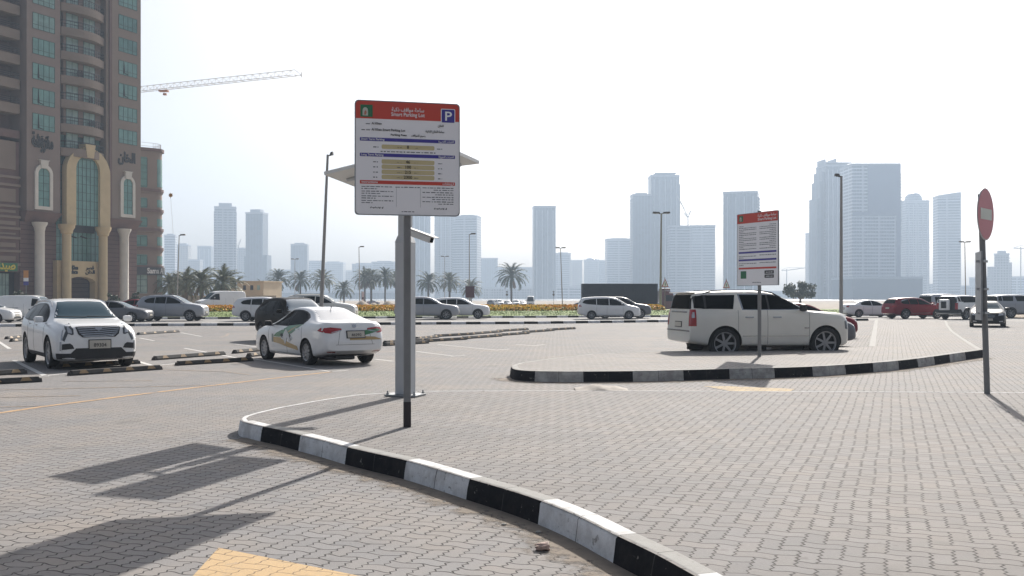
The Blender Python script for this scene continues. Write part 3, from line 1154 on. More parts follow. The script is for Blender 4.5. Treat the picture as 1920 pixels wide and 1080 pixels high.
# ---- sand drifted against the kerb foot (fades by a painted amount)
SD = bpy.data.materials.new('drifted_sand')
t = nt(SD)
p = t.nodes['Principled BSDF']
p.inputs['Roughness'].default_value = .95
geo = t.nodes.new('ShaderNodeNewGeometry')
n = ramp(t, noise(t, geo.outputs['Position'], 6, 6, .7), .3, .7)
c = mixc(t, n, (.185, .155, .125), (.27, .225, .18))
t.links.new(c, p.inputs['Base Color'])
at_ = t.nodes.new('ShaderNodeAttribute')
at_.attribute_name = 'cover'
n2 = noise(t, geo.outputs['Position'], 7, 5, .7)
a = _math(t, 'ADD', at_.outputs['Fac'], _math(t, 'MULTIPLY', _math(t, 'SUBTRACT', n2, .5), 1.5))
a = _math(t, 'MULTIPLY', ramp(t, a, .35, .75), _math(t, 'MINIMUM', _math(t, 'MULTIPLY', at_.outputs['Fac'], 5.0), .85))
t.links.new(a, p.inputs['Alpha'])


def drift(path, side, wd, name='sand', z=.006):
    P = [Vector((q[0], q[1])) for q in path]
    bm = bmesh.new()
    lay = bm.verts.layers.float.new('cover')
    prev = None
    for i, q in enumerate(P):
        d = (P[min(i + 1, len(P) - 1)] - P[max(i - 1, 0)]).normalized()
        nn = Vector((-d.y, d.x)) * side
        ring = []
        ww = wd * (.7 + .5 * random.random())
        for o_, cv in ((.01, 1.0), (.35 * ww, .75), (.7 * ww, .4), (ww, 0)):
            v = bm.verts.new((q.x + nn.x * o_, q.y + nn.y * o_, z))
            v[lay] = cv * (.35 if i in (0, len(P) - 1) else 1)
            ring.append(v)
        if prev:
            for a_, b_, c_, d_ in zip(prev, prev[1:], ring[1:], ring):
                bm.faces.new((a_, b_, c_, d_))
        prev = ring
    me = bpy.data.meshes.new(name)
    bm.to_mesh(me)
    bm.free()
    o = link(name, me, SD)
    o['kind'] = 'stuff'
    return o


drift(front1[2:], -1, .50)
drift(front2[2:], -1, .6)
# ================================================================== signs, posts, wheel stops
SGW = mat('sign_white', (.84, .82, .83), .45, spec=.4)
SGR = mat('sign_red', (.56, .062, .038), .45)
SGB = mat('sign_blue', (.055, .045, .28), .45)
SGY = mat('sign_cream', (.56, .47, .26), .5)
SGG = mat('sign_green', (.03, .16, .07), .5)
WHT = mat('white_print', (.84, .83, .83), .5)


class Board:
    """a flat printed board; u,v in 0..1 from the top left; local x right, z up, facing -y"""
    def __init__(s, root, W, H, z0, r=.05, th=.012):
        s.root, s.W, s.H, s.z0 = root, W, H, z0
        b = MB()
        b.prism(rrect(-W / 2, W / 2, z0, z0 + H, r), -th, th, 'y')
        s.b = b.done('board', SGW, root)
        s.y = -th
        e = MB()
        o_, i_ = rrect(-W / 2 - .004, W / 2 + .004, z0 - .004, z0 + H + .004, r), rrect(-W / 2 + .006, W / 2 - .006, z0 + .006, z0 + H - .006, r)
        k = len(o_)
        f0 = [e.bm.verts.new((x, -th - .004, z)) for x, z in o_]
        f1 = [e.bm.verts.new((x, -th - .004, z)) for x, z in i_]
        f2 = [e.bm.verts.new((x, th + .01, z)) for x, z in o_]
        for i in range(k):
            j = (i + 1) % k
            e.bm.faces.new((f0[i], f0[j], f1[j], f1[i]))
            e.bm.faces.new((f0[i], f0[j], f2[j], f2[i]))
        e.done('frame', M['steel'], root)

    def U(s, u, v):
        return (-s.W / 2 + u * s.W, s.z0 + (1 - v) * s.H)

    def rects(s, name, m, L, lift=.002):
        b = MB()
        for (u0, u1, v0, v1, *r) in L:
            x0, z1 = s.U(u0, v0)
            x1, z0 = s.U(u1, v1)
            r = r[0] if r else 0
            if r:
                b.prism(rrect(x0, x1, z0, z1, r, 4), s.y - lift, s.y + .001, 'y')
            else:
                b.box(x0, x1, s.y - lift, s.y + .001, z0, z1)
        return b.done(name, m, s.root)

    def text(s, name, m, L, lift=.0035):
        for (txt, u, v, h, al, wd) in L:
            bm = bmesh.new()
            x, z = s.U(u, v)
            text_bm(bm, txt, x, z, h * s.H, al, wd * s.W if wd else None, .012)
            bmesh.ops.translate(bm, vec=(0, s.y - lift, 0), verts=bm.verts)
            me = bpy.data.meshes.new(name)
            bm.to_mesh(me)
            bm.free()
            link(name, me, m, s.root)

    def dashes(s, name, m, rows, h=.008, lift=.002):
        """rows of print too small to read: word-long strokes"""
        b = MB()
        for (u0, u1, v) in rows:
            u = u0
            while u < u1:
                w_ = random.uniform(.012, .045)
                e = min(u1, u + w_)
                x0, z = s.U(u, v)
                x1, _ = s.U(e, v)
                hh = h * s.H * random.uniform(.8, 1.1)
                b.box(x0, x1, s.y - lift, s.y + .001, z, z + hh)
                u = e + random.uniform(.006, .012)
        return b.done(name, m, s.root)


def emblem(bd, u, v, k):
    """green square emblem with a pale arch"""
    bd.rects('emblem', SGG, [(u, u + k, v, v + k * bd.W / bd.H)], .003)
    cx, cz = bd.U(u + k * .42, v + k * .62 * bd.W / bd.H)
    R = k * bd.W
    b = MB()
    pts = [(cx - .24 * R, cz - .28 * R), (cx + .20 * R, cz - .28 * R), (cx + .20 * R, cz + .12 * R)]
    pts += [(cx - .02 * R + .22 * R * math.cos(a), cz + .14 * R + .26 * R * math.sin(a)) for a in [PI * i / 10 for i in range(1, 10)]] + [(cx - .24 * R, cz + .12 * R)]
    b.prism(pts, bd.y - .0045, bd.y, 'y')
    b.done('emblem_arch', mat('emblem_pale', (.50, .52, .45), .5), bd.root)
    b = MB()
    b.prism([(cx - .12 * R, cz - .2 * R), (cx + .02 * R, cz - .22 * R), (cx + .10 * R, cz + .02 * R), (cx - .02 * R, cz + .18 * R), (cx - .10 * R, cz + .02 * R)], bd.y - .006, bd.y, 'y')
    b.done('emblem_figure', mat('emblem_rust', (.45, .18, .12), .5), bd.root)


# main sign
bx, by = G(763.5, 800, KH)
r1 = empty('parking_sign', (bx, by, KH), math.radians(13), 'large red and white parking fee board on a grey pole with dark foot', 'sign')
b = MB()
b.prism(rrect(-.040, .040, -.035, .035, .012, 3), .29, 3.66)
b.done('pole', M['pole'], r1)
b = MB()
b.prism(rrect(-.042, .042, -.037, .037, .012, 3), 0, .29)
b.done('pole_foot', mat('maroon_black_paint', (.028, .02, .022), .6), r1)
zb = (800 - 404.5) / (F / by)
BH = 1.302
BW = 1.205
hold = empty('board_mount', (0, -.055, 0))
hold.parent = r1
bd = Board(hold, BW, BH, zb, .045)
bd.z0 = zb
bd.b.parent = r1
bd.b.location = (0, -.055, 0)
for o in list(hold.children):
    o.parent = r1
    o.location = (0, -.055, 0)
bpy.data.objects.remove(hold)
bd.root = r1
_n0 = set(o.name for o in r1.children)
bd.rects('header_panel', SGR, [(.0, 1.0, .045, .158)])
b = MB()
pts = rrect(-BW / 2, BW / 2, zb + BH - .16, zb + BH, .045)
b.prism([q for q in pts if q[1] > zb + BH - .1] + [(-BW / 2, zb + BH - .0586), (BW / 2, zb + BH - .0586)], bd.y - .002, bd.y + .001, 'y')
b.done('header_panel', SGR, r1)
bd.rects('parking_symbol', SGB, [(.825, .95, .052, .168, .01)], .004)
bd.rects('parking_symbol_border', WHT, [(.818, .957, .046, .174, .012)], .003)
emblem(bd, .05, .038, .115)
bd.text('white_lettering', WHT, [(ar('ساحة مواقف ذكية'), .5, .085, .046, 'CENTER', .31), ('Smart Parking Lot', .5, .128, .046, 'CENTER', .32), ('P', .8875, .150, .115, 'CENTER', .066)], .006)
bd.text('white_lettering', WHT, [('Short Term Parking', .055, .347, .026, 'LEFT', .22), ('Long Term Parking', .055, .483, .026, 'LEFT', .21), ('Instructions', .06, .722, .026, 'LEFT', .15),
                                 (ar('الفترات القصيرة'), .945, .347, .026, 'RIGHT', .15), (ar('الفترات الطويلة'), .945, .483, .026, 'RIGHT', .15), (ar('الإرشادات'), .945, .722, .026, 'RIGHT', .11)], .006)
bd.rects('blue_bar', SGB, [(.045, .955, .324, .354, .006)])
bd.rects('blue_bar', SGB, [(.045, .955, .460, .490, .006)])
bd.rects('red_bar', SGR, [(.045, .955, .699, .730, .006)])
bd.rects('fee_bar', SGY, [(.25, .755, .382, .420, .015)])
for v in (.512, .557, .602, .647):
    bd.rects('fee_bar', SGY, [(.25, .755, v, v + .039, .015)])
bd.text('black_lettering', M['ink'], [('Al Khan', .155, .208, .027, 'LEFT', .095), (ar('الخان'), .845, .208, .027, 'RIGHT', .055), ('Al Khan Smart Parking Lot', .155, .262, .028, 'LEFT', .32),
                                      (ar('ساحة الخان الذكية'), .85, .262, .028, 'RIGHT', .18), ('Parking Fees', .335, .302, .024, 'LEFT', .15), (ar('رسوم المواقف'), .67, .302, .024, 'RIGHT', .14),
                                      ('8', .5, .412, .038, 'CENTER', None), ('46', .5, .543, .038, 'CENTER', None), ('100', .5, .588, .038, 'CENTER', None), ('215', .5, .633, .038, 'CENTER', None), ('2300', .5, .678, .038, 'CENTER', None)], .004)
SGD = mat('grey_print', (.12, .12, .13), .6)
rows = [(.06, .14, .262), (.10, .14, .208), (.17, .22, .41), (.78, .83, .41), (.40, .44, .408), (.57, .61, .408), (.24, .77, .447)]
for v in (.540, .585, .630, .675):
    rows += [(.17, .215, v), (.79, .83, v), (.395, .44, v), (.56, .60, v)]
bd.dashes('small_print', SGD, rows, .008)
rows = []
for k, v in enumerate((.757, .776, .798, .817, .840, .859, .880, .899)):
    rows.append((.06, .36 if k % 2 == 0 else random.uniform(.16, .24), v))
    rows.append((.64 if k % 2 == 0 else random.uniform(.72, .8), .94, v))
rows += [(.38, .62, .757), (.44, .56, .972)]
bd.dashes('small_print', SGD, rows, .007)
b = MB()
for u in (.25, .76):
    b.box(bd.U(u + .0, 0)[0] + .14 * BW * (1 if u < .5 else -1), bd.U(u, 0)[0] + .14 * BW * (1 if u < .5 else -1) + .002, bd.y - .0015, bd.y + .001, bd.U(0, .93)[1], bd.U(0, .75)[1])
b.done('column_rule', SGD, r1)
bm = bmesh.new()
for u in (.14, .75):
    x, z = bd.U(u, .945)
    for k in range(9):
        a = MB()
        x0 = x + k * .014 * BW
        a.prism([(x0, z + .004 * math.sin(k * 2)), (x0 + .012 * BW, z + .006 + .006 * math.sin(k * 3)), (x0 + .014 * BW, z + .018 + .008 * math.cos(k * 2.3)), (x0 + .004 * BW, z + .012)], bd.y - .002, bd.y + .001, 'y')
        me = bpy.data.meshes.new('t')
        a.bm.to_mesh(me)
        a.bm.free()
        bm.from_mesh(me)
        bpy.data.meshes.remove(me)
finish(bm, 'calligraphy_mark', M['ink'], r1)
for o in r1.children:
    if o.name not in _n0:
        o.location = (0, -.055, 0)

# second sign, turned to the side
sx, sy = G(1424, 668, KH2)
r2 = empty('parking_sign', (sx, sy, KH2), math.radians(-63), 'tall parking rules board with red header on a pole in front of the ivory SUV', 'sign')
b = MB()
b.tube((0, 0, 0), (0, 0, 3.6), .045, n=14)
b.done('pole', M['pole'], r2, True)
_k = F / sy
z2 = (668 - 535) / _k
r2b = empty('m', (0, 0, 0))
b2_ = Board(r2, 1.50, 1.80, z2, .02)
_n0 = set()
b2_.rects('header_panel', SGR, [(.0, 1.0, .0, .135)])
b2_.rects('blue_bar', SGB, [(.04, .96, .53, .555)])
b2_.rects('blue_bar', SGB, [(.04, .96, .635, .66)])
b2_.rects('red_bar', SGR, [(.04, .96, .75, .775)])
b2_.rects('green_square', SGG, [(.09, .23, .80, .905)])
b2_.rects('download_badge', M['ink'], [(.68, .90, .80, .845, .01)], .002)
b2_.rects('download_badge', M['ink'], [(.68, .90, .855, .90, .01)], .002)
emblem(b2_, .05, .025, .10)
b2_.text('white_lettering', WHT, [(ar('ساحة مواقف ذكية'), .96, .062, .050, 'RIGHT', .44), ('Smart Parking Lot', .96, .112, .050, 'RIGHT', .44)], .006)
rows = []
for k in range(14):
    v = .18 + k * .0245
    rows.append((.05, .48 if k % 3 else .16, v))
    rows.append((.56 if k % 3 else .80, .95, v))
rows += [(.05, .48, .60), (.56, .95, .59), (.05, .16, .62), (.05, .48, .70), (.56, .95, .695), (.05, .16, .725), (.38, .6, .965)]
b2_.dashes('small_print', SGD, rows, .009)
b2_.dashes('badge_print', WHT, [(.71, .88, .828), (.71, .88, .883)], .010, .004)
for o in r2.children:
    if not o.name.startswith('pole'):
        o.location = (0, -.062, 0)
bpy.data.objects.remove(r2b)

# no-entry sign
nx, ny = G(1851, 738, KH)
r3 = empty('road_sign', (nx, ny, KH), math.radians(48), 'round red no entry disc with a pale bar on a leaning grey pole', 'sign')
lean = Vector((-.10, 0, 3.1))
lean.rotate(Matrix.Rotation(-math.radians(48), 3, 'Z'))
b = MB()
b.tube((0, 0, 0), lean, .045, n=14)
b.done('pole', M['pole'], r3, True)
R_ = .405
cz = (738 - 402) / (F / ny)
c0 = lean * (cz / 3.1)
b = MB()
Mx = Matrix.Translation(c0 + Vector((0, -.06, 0))) @ Matrix.Rotation(PI / 2, 4, 'X')
b.lathe([(0, .006), (R_ - .01, .006), (R_, .0), (R_, -.006), (0, -.006)], n=56, M=Mx)
b.done('disc', mat('sign_rim_white', (.50, .48, .48), .5), r3)
b = MB()
b.lathe([(0, .009), (R_ * .955, .009), (R_ * .955, .004), (0, .004)], n=56, M=Mx)
b.done('red_face', mat('faded_red', (.50, .12, .14), .45), r3)
b = MB()
b.box(c0.x - .27, c0.x + .27, c0.y - .073, c0.y - .066, c0.z - .085, c0.z + .085)
b.done('bar', mat('faded_bar', (.58, .58, .50), .5), r3)
# the board clamped behind it
b = MB()
Mx = Matrix.Translation(lean * .38 + Vector((-.02, .08, 0))) @ Matrix.Rotation(math.radians(24), 4, 'Z')
zc = (738 - 536) / (F / ny)
b.box(-.33, .33, -.012, .012, zc - .53 - 1.178, zc + .53 - 1.178, Mx)
b.done('rear_board', M['steel'], r3)
b = MB()
for dz in (-.42, -.05, .38):
    p0 = lean * ((zc + dz) / 3.1)
    b.box(p0.x - .16, p0.x + .06, p0.y - .055, p0.y + .055, p0.z - .018, p0.z + .018)
b.done('clamp', M['steel'], r3)

# camera tower with two tilted panels
tx, ty = G(760, 742, KH)
r4 = empty('camera_tower', (tx, ty, KH), math.radians(-19), 'steel camera mast with two tilted panels behind the big fee board', 'mast')
TM = mat('mast_blue_grey', (.42, .435, .45), .5, metal=.15, var=.08, scale=2)
s4 = F / ty
b = MB()
b.box(-.118, .118, -.115, .115, .03, (742 - 455) / s4, bev=.008)
b.done('column', TM, r4)
b = MB()
zt = (742 - 455) / s4
for (a0, a1, zz0, zz1) in ((.121, .088, zt, zt + .10),):
    v0 = [b.bm.verts.new((x, y, zz0)) for x, y in ((-a0, -.118), (a0, -.118), (a0, .118), (-a0, .118))]
    v1 = [b.bm.verts.new((x, y, zz1)) for x, y in ((-a1, -.09), (a1, -.09), (a1, .09), (-a1, .09))]
    for i in range(4):
        b.bm.faces.new((v0[i], v0[(i + 1) % 4], v1[(i + 1) % 4], v1[i]))
    b.bm.faces.new(v1)
    b.bm.faces.new(v0[::-1])
b.done('shoulder', TM, r4)
b = MB()
b.box(-.085, .085, -.08, .08, zt + .10, 3.35, bev=.006)
b.done('upper_post', TM, r4)
b = MB()
b.box(-.26, .26, -.2, .2, 0.004, .03, bev=.004)
b.done('base_plate', M['steel'], r4)
for x in (-.22, .22):
    for y in (-.16, .16):
        b = MB()
        b.tube((x, y, .03), (x, y, .085), .012, n=6)
        b.tube((x, y, .03), (x, y, .05), .022, n=6)
        b.done('bolt', M['steel'], r4)
# panels: given in world axes (lateral across the sun line, long axis along it)
lat, lon = Vector((.953, -.30, 0)), Vector((.30, .953, 0))
b_inv = Matrix.Rotation(math.radians(19), 3, 'Z')


def panel(name, corners, m, mf):
    V = [b_inv @ (lat * a + lon * c) + Vector((0, 0, z - KH)) for a, c, z in corners]
    nrm = (V[1] - V[0]).cross(V[3] - V[0]).normalized()
    if nrm.z < 0:
        nrm = -nrm
    b = MB()
    A = [b.bm.verts.new(v) for v in V]
    B = [b.bm.verts.new(v + nrm * .05) for v in V]
    for i in range(4):
        b.bm.faces.new((A[i], A[(i + 1) % 4], B[(i + 1) % 4], B[i]))
    b.bm.faces.new(A[::-1])
    b.bm.faces.new(B)
    o = b.done(name, m, r4)
    b = MB()
    C = [v.lerp(sum(V, Vector()) / 4, .05) + nrm * .053 for v in V]
    A = [b.bm.verts.new(v) for v in C]
    b.bm.faces.new(A)
    b.done('cell_face', mf, o)


PG = mat('panel_pale', (.62, .62, .60), .5)
PF = mat('panel_cells', (.02, .025, .05), .25, coat=.6)
panel('solar_panel', [(-.84, -1.0, 3.45), (-.14, -1.0, 3.58), (-.14, 1.0, 3.48), (-.84, 1.0, 3.31)], PG, PF)
panel('solar_panel', [(.14, -1.0, 3.84), (.84, -1.0, 3.84), (.84, 1.0, 3.80), (.14, 1.0, 3.75)], PG, PF)
b = MB()
for c in (-.55, .55):
    p0, p1, p2 = (b_inv @ (lat * a + lon * c) + Vector((0, 0, z - KH)) for a, z in ((-.7, 3.43 if c < 0 else 3.36), (0, 3.48), (.7, 3.80 if c < 0 else 3.74)))
    b.tube(p0, p1, .03, n=6)
    b.tube(p1, p2, .03, n=6)
b.tube(b_inv @ (lon * -.9) + Vector((0, 0, 3.10)), b_inv @ (lon * .9) + Vector((0, 0, 3.38)), .04, n=8)
b.done('panel_bracket', TM, r4)
# cctv head
cc = empty('surveillance_camera', (tx + .10, ty - .15, 2.40 + .02), math.radians(-25), 'white box surveillance camera on the steel mast pointing down the lot', 'camera')
b = MB()
Mx = Matrix.Translation((.17, 0, .17)) @ Matrix.Rotation(math.radians(19), 4, 'Y')
b.box(-.20, .20, -.06, .06, -.045, .05, Mx, bev=.012)
b.done('housing', mat('camera_white', (.55, .55, .54), .4), cc, True)
b = MB()
b.box(-.24, .27, -.075, .075, .054, .066, Mx)
b.done('sunshield', mat('camera_white', (.55, .55, .54), .4), cc)
b = MB()
b.tube((-.05, 0, 0), (-.02, 0, .19), .022, n=8)
b.box(-.10, -.02, -.03, .03, -.04, .03)
b.done('bracket', TM, cc)
b = MB()
b.box(.198, .204, -.045, .045, -.03, .035, Mx)
b.done('lens_window', M['glass'], cc)


# ---- wheel stops
def wheelstop(a, c, label):
    p, q = Vector(G(*a)), Vector(G(*c))
    L = (q - p).length
    d = (q - p).normalized()
    r = empty('wheel_stop', ((p.x + q.x) / 2, (p.y + q.y) / 2, 0), math.atan2(d.y, d.x), label, 'wheel stop', 'rubber wheel stops on the parking bays')
    b = MB()
    h, w0, w1 = .11, .085, .05
    n = max(3, int(L / .3))
    b.prism([(-w0, 0), (w0, 0), (w0, .04), (w1, h), (-w1, h), (-w0, .04)], -L / 2 + .03, L / 2 - .03, 'x')
    for s in (-1, 1):
        b.prism([(-w0, 0), (w0, 0), (w1, h * .7), (-w1, h * .7)], s * (L / 2 - .03) - .001, s * (L / 2 + .02), 'x')
    b.done('block', RUB, r, False)
    k = 4 if L > 1.7 else 3 if L > 1.1 else 2 if L > .7 else 1
    for i in range(k):
        x = -L / 2 + L * (i + .5) / k
        for sd in (-1, 1):
            P = [Vector((x - .11, sd * (w0 + .002), .042)), Vector((x + .11, sd * (w0 + .002), .042)), Vector((x + .06, sd * (w1 + .002), h + .001)), Vector((x - .06, sd * (w1 + .002), h + .001))]
            m = MB()
            A = [m.bm.verts.new(v) for v in P]
            B = [m.bm.verts.new(v + Vector((0, -sd * .01, -.004))) for v in P]
            m.bm.faces.new(A)
            m.bm.faces.new(B[::-1])
            for u in range(4):
                m.bm.faces.new((A[u], A[(u + 1) % 4], B[(u + 1) % 4], B[u]))
            m.done('yellow_patch', REF, r)
    return r


RUB = mat('stop_rubber', (.045, .043, .042), .8, var=.3, scale=8)
REF = mat('stop_yellow', (.27, .18, .09), .6, var=.2, scale=10)
stops = [((-40, 722), (75, 716), 'black wheel stop with yellow patches, nearest one at the left picture edge'),
         ((-34, 706), (46, 700.5), 'black wheel stop cut by the left picture edge, just behind the nearest one'),
         ((131, 704.5), (300, 693), 'long black and yellow wheel stop in front of the white crossover'),
         ((100, 692), (259, 682), 'wheel stop in the shade under the nose of the white crossover'),
         ((332, 685.5), (471, 677), 'full wheel stop on the open lot nearest the taxi'),
         ((289, 675.5), (419, 665.5), 'wheel stop on the open lot right behind the one nearest the taxi'),
         ((439, 663), (492, 658), 'short length of wheel stop touching the taxi front wheel'),
         ((466, 669.5), (500, 665.5), 'wheel stop end hidden under the taxi front bumper'),
         ((259, 628), (334, 623), 'wheel stop alone behind the bonnet side of the white crossover'),
         ((12, 636), (50, 633), 'farther of two wheel stops by the crossover rear wheel'),
         ((21, 641), (60, 638), 'nearer of two wheel stops by the crossover rear wheel'),
         ((721, 644.5), (800, 639), 'upper-row wheel stop passing behind the camera mast'),
         ((721, 649), (801, 644), 'lower-row wheel stop passing behind the camera mast'),
         ((781, 637), (820, 633), 'small wheel stop just right of the camera mast'),
         ((796, 641.5), (873, 637), 'first full lower-row wheel stop right of the camera mast'),
         ((815, 632), (883, 628), 'first full upper-row wheel stop right of the camera mast'),
         ((868, 636), (938, 631), 'second lower-row wheel stop right of the camera mast'),
         ((878, 628), (939, 623), 'second upper-row wheel stop right of the camera mast'),
         ((928, 630.5), (990, 626), 'third lower-row wheel stop right of the camera mast'),
         ((932, 622.5), (989, 618.5), 'third upper-row wheel stop right of the camera mast'),
         ((981, 624.5), (1037, 620.5), 'next to last wheel stop of the receding row'),
         ((1026, 620), (1077, 617), 'last and farthest wheel stop of the receding row')]
for a, c, l in stops:
    wheelstop(a, c, l)

# ---- litter and rubble
lx, ly = G(1014, 1032)
b = MB()
b.lathe([(.001, 0), (.035, 0), (.042, .05), (.048, .10), (.044, .10), (.034, .004)], n=14, M=Matrix.Rotation(1.45, 4, 'Y'))
for v in b.bm.verts:
    v.co += Vector((random.uniform(-.012, .012), random.uniform(-.012, .012), random.uniform(-.008, .008)))
    v.co.z = max(v.co.z * .75 + .028, .002)
o = b.done('paper_cup', mat('litter_paper', (.42, .30, .25), .7, var=.7, scale=14), None)
o.location = (lx - .03, ly, 0)
o.scale = (.85, .85, .8)
tag(o, 'crumpled pale paper cup lying by the kerb foot', 'litter')
for (px, py, s_, lb) in [(945, 985, .02, 'small pebble lying at the foot of the black kerb length'), (1010, 1000, .025, 'flat pale scrap lying beside the crumpled cup'), (833, 942, .014, 'tiny pale pebble on the paving near the white kerb length')]:
    x, y = G(px, py)
    bm = bmesh.new()
    bmesh.ops.create_icosphere(bm, subdivisions=1, radius=s_)
    for v in bm.verts:
        v.co = Vector((v.co.x * random.uniform(.8, 1.4), v.co.y * random.uniform(.8, 1.3), v.co.z * .5 + s_ * .4))
    o = finish(bm, 'pebble', CONC, None)
    o.location = (x, y, 0)
    tag(o, lb, 'pebble')
mx_, my_ = G(1130, 734)
bm = bmesh.new()
N = 22
top = []
for i in range(N + 1):
    row = []
    for j in range(15):
        u, v = i / N, j / 14
        x = (u - .5) * .95
        y = (v - .5) * .6
        h = .10 * max(0, 1 - abs(u - .40) / (.42 if u < .4 else .62)) ** .5 * max(0, 1 - abs(v - .5) * 1.9) ** .6
        h += .006 * math.sin(u * 15 + v * 5) * (h > .02)
        row.append(bm.verts.new((x, y, h + (-.01 if h < .003 else 0))))
    top.append(row)
for a, c in zip(top, top[1:]):
    for j in range(14):
        bm.faces.new((a[j], c[j], c[j + 1], a[j + 1]))
o = finish(bm, 'concrete_lump', mat('lump_concrete', (.40, .36, .32), .95, var=.2, scale=9, bump=.6), None, True, 25)
o.location = (mx_, my_ + .35, .0)
tag(o, 'low broken lump of pale concrete before the far island kerb', 'rubble')
# ================================================================== the apartment block on the left
BR = mat('plaster_brown', (.225, .175, .142), .85, var=.06, scale=.4, detail=6)
BRP = mat('plaster_pink_brown', (.225, .175, .152), .85, var=.06, scale=.5)
BRD = mat('stone_maroon', (.155, .098, .088), .8, var=.08, scale=1)
BEI = mat('arch_beige_stone', (.50, .39, .23), .75, var=.06, scale=1)
CRE = mat('column_cream', (.56, .52, .46), .7, var=.06, scale=1)
BGL = mat('green_facade_glass', (.125, .245, .220), .15, spec=.4, coat=.1, var=.18, scale=.7)
BGD = mat('dark_opening', (.012, .012, .013), .7)
BMU = mat('mullion_dark_green', (.03, .07, .065), .5)
BRL = mat('railing_dark', (.02, .022, .025), .5)
BGL2 = mat('green_glass_dark', (.085, .185, .170), .15, spec=.4, var=.25, scale=.9)
BGL3 = mat('green_glass_curtained', (.17, .27, .245), .25, spec=.4, var=.2, scale=1.1)
CUR = mat('pale_window_glass', (.26, .36, .33), .2, spec=.4, var=.2, scale=1.2)

UA = math.atan2(.903, .43)
Z0 = 132.0
X0 = (73 - 960) / F * Z0


def US(px):
    r = (px - 960) / F
    return (r * Z0 - X0) / (.43 - r * .903)


def ZS(py, px=None, u=None):
    u = US(px) if u is None else u
    return CH + (HZ - py) * (Z0 + .903 * u) / F


bt = empty('apartment_tower', (X0, Z0, 0), UA, 'brown apartment tower with green glass, balconies and a tall beige arch', 'building')


def stripes(name, x0, x1, y0, y1, z0, z1, m, m2, step=.5, parent=None):
    b = MB()
    b.box(x0, x1, y0, y1, z0, z1)
    o = b.done(name, m, parent)
    b = MB()
    z = z0 + step
    while z < z1 - .05:
        b.box(x0 - .01, x1 + .01, y0 - .012, y0 + .05, z, z + .05)
        z += step
    b.done('joint', m2, o)
    return o


uL0, uL1, uR0, uR1 = US(50), US(113), US(208), US(264)
zlow = ZS(392, 80)
ztop = 49.0
zs_ = 13.0
JT = mat('stone_joint', (.06, .04, .038), .9)
# piers
for (a, c) in ((uL0, uL1), (uR0, uR1)):
    b = MB()
    b.box(a, c, 0, 9, zs_, ztop)
    b.done('pier', BRP if a < 0 else BR, bt)
    b = MB()   # tapering underside
    V = [(a - .15, -.25, zs_), (c + .15, -.25, zs_), (c + .15, 9, zs_), (a - .15, 9, zs_)]
    V2 = [(a + .25, .7, zs_ - 1.35), (c - .25, .7, zs_ - 1.35), (c - .25, 9, zs_ - 1.35), (a + .25, 9, zs_ - 1.35)]
    A = [b.bm.verts.new(v) for v in V]
    B = [b.bm.verts.new(v) for v in V2]
    for i in range(4):
        b.bm.faces.new((A[i], A[(i + 1) % 4], B[(i + 1) % 4], B[i]))
    b.bm.faces.new(A)
    b.bm.faces.new(B[::-1])
    b.done('soffit_band', BRD, bt)
    stripes('lower_wall', a - .3, c + .1, .9, 9, 0, zs_ - 1.352, BRD, JT, .62, bt)
    # round column in front
    uc = US(72) if a < 0 else US(230.5)
    b = MB()
    b.lathe([(0, 0), (.95, 0), (.95, 1.0), (.70, 1.15), (.62, 1.3), (.62, zs_ - 2.6), (.66, zs_ - 2.5), (.72, zs_ - 2.1), (.95, zs_ - 1.7), (.98, zs_ - 1.42), (0, zs_ - 1.42)], (uc, -.25, 0), 24)
    b.done('column', CRE, bt, True)
# edge fins
b = MB()
b.box(uR0 - .45, uR0 - .003, -.25, 1, zs_, ztop)
b.done('fin', BRD, bt)
b = MB()
b.box(uR0 - .9, uR0 - .46, -.05, 1, zs_, ztop)
b.done('fin', BR, bt)


def window(u0, u1, z0, z1, y, parent=bt, nx=4, openw=None, glass=BGL, rows=1):
    b = MB()
    b.box(u0, u1, y - .03, y + .02, z0, z1)
    if glass is BGL:
        glass = random.choice((BGL, BGL, BGL2, BGL3))
    o = b.done('window', glass, parent)
    m = MB()
    t_ = .05
    for i in range(nx + 1):
        x = u0 + (u1 - u0) * i / nx
        m.box(x - t_ / 2, x + t_ / 2, y - .06, y - .031, z0, z1)
    for k in range(rows + 1):
        z = z0 + (z1 - z0) * k / rows
        m.box(u0, u1, y - .058, y - .032, z - t_ / 2, z + t_ / 2)
    m.box(u0, u1, y - .058, y - .032, z0 + (z1 - z0) * .28 - t_ / 2, z0 + (z1 - z0) * .28 + t_ / 2)
    m.done('frame', BMU, o)
    if openw is not None:
        x = u0 + (u1 - u0) * openw
        q = MB()
        q.prism([(x, z0 + .25), (x + .12, z1 - .1), (x + .25, z0 + .3), (x + .85, z0 + .2), (x + .85, z0 + .1)], y - .09, y - .061, 'y')
        q.done('open_sash', BGD, o)
    return o


for k in range(7):
    zc = 24.9 + 3.32 * k
    window(US(61), US(102), zc - 1.05, zc + 1.05, 0, openw=.22 if k in (0, 1, 2) else None)
    window(US(222.5), US(256.5), zc - 1.0 + .15, zc + 1.0 + .15, 0, openw=.25 if k in (2, 3) else None)

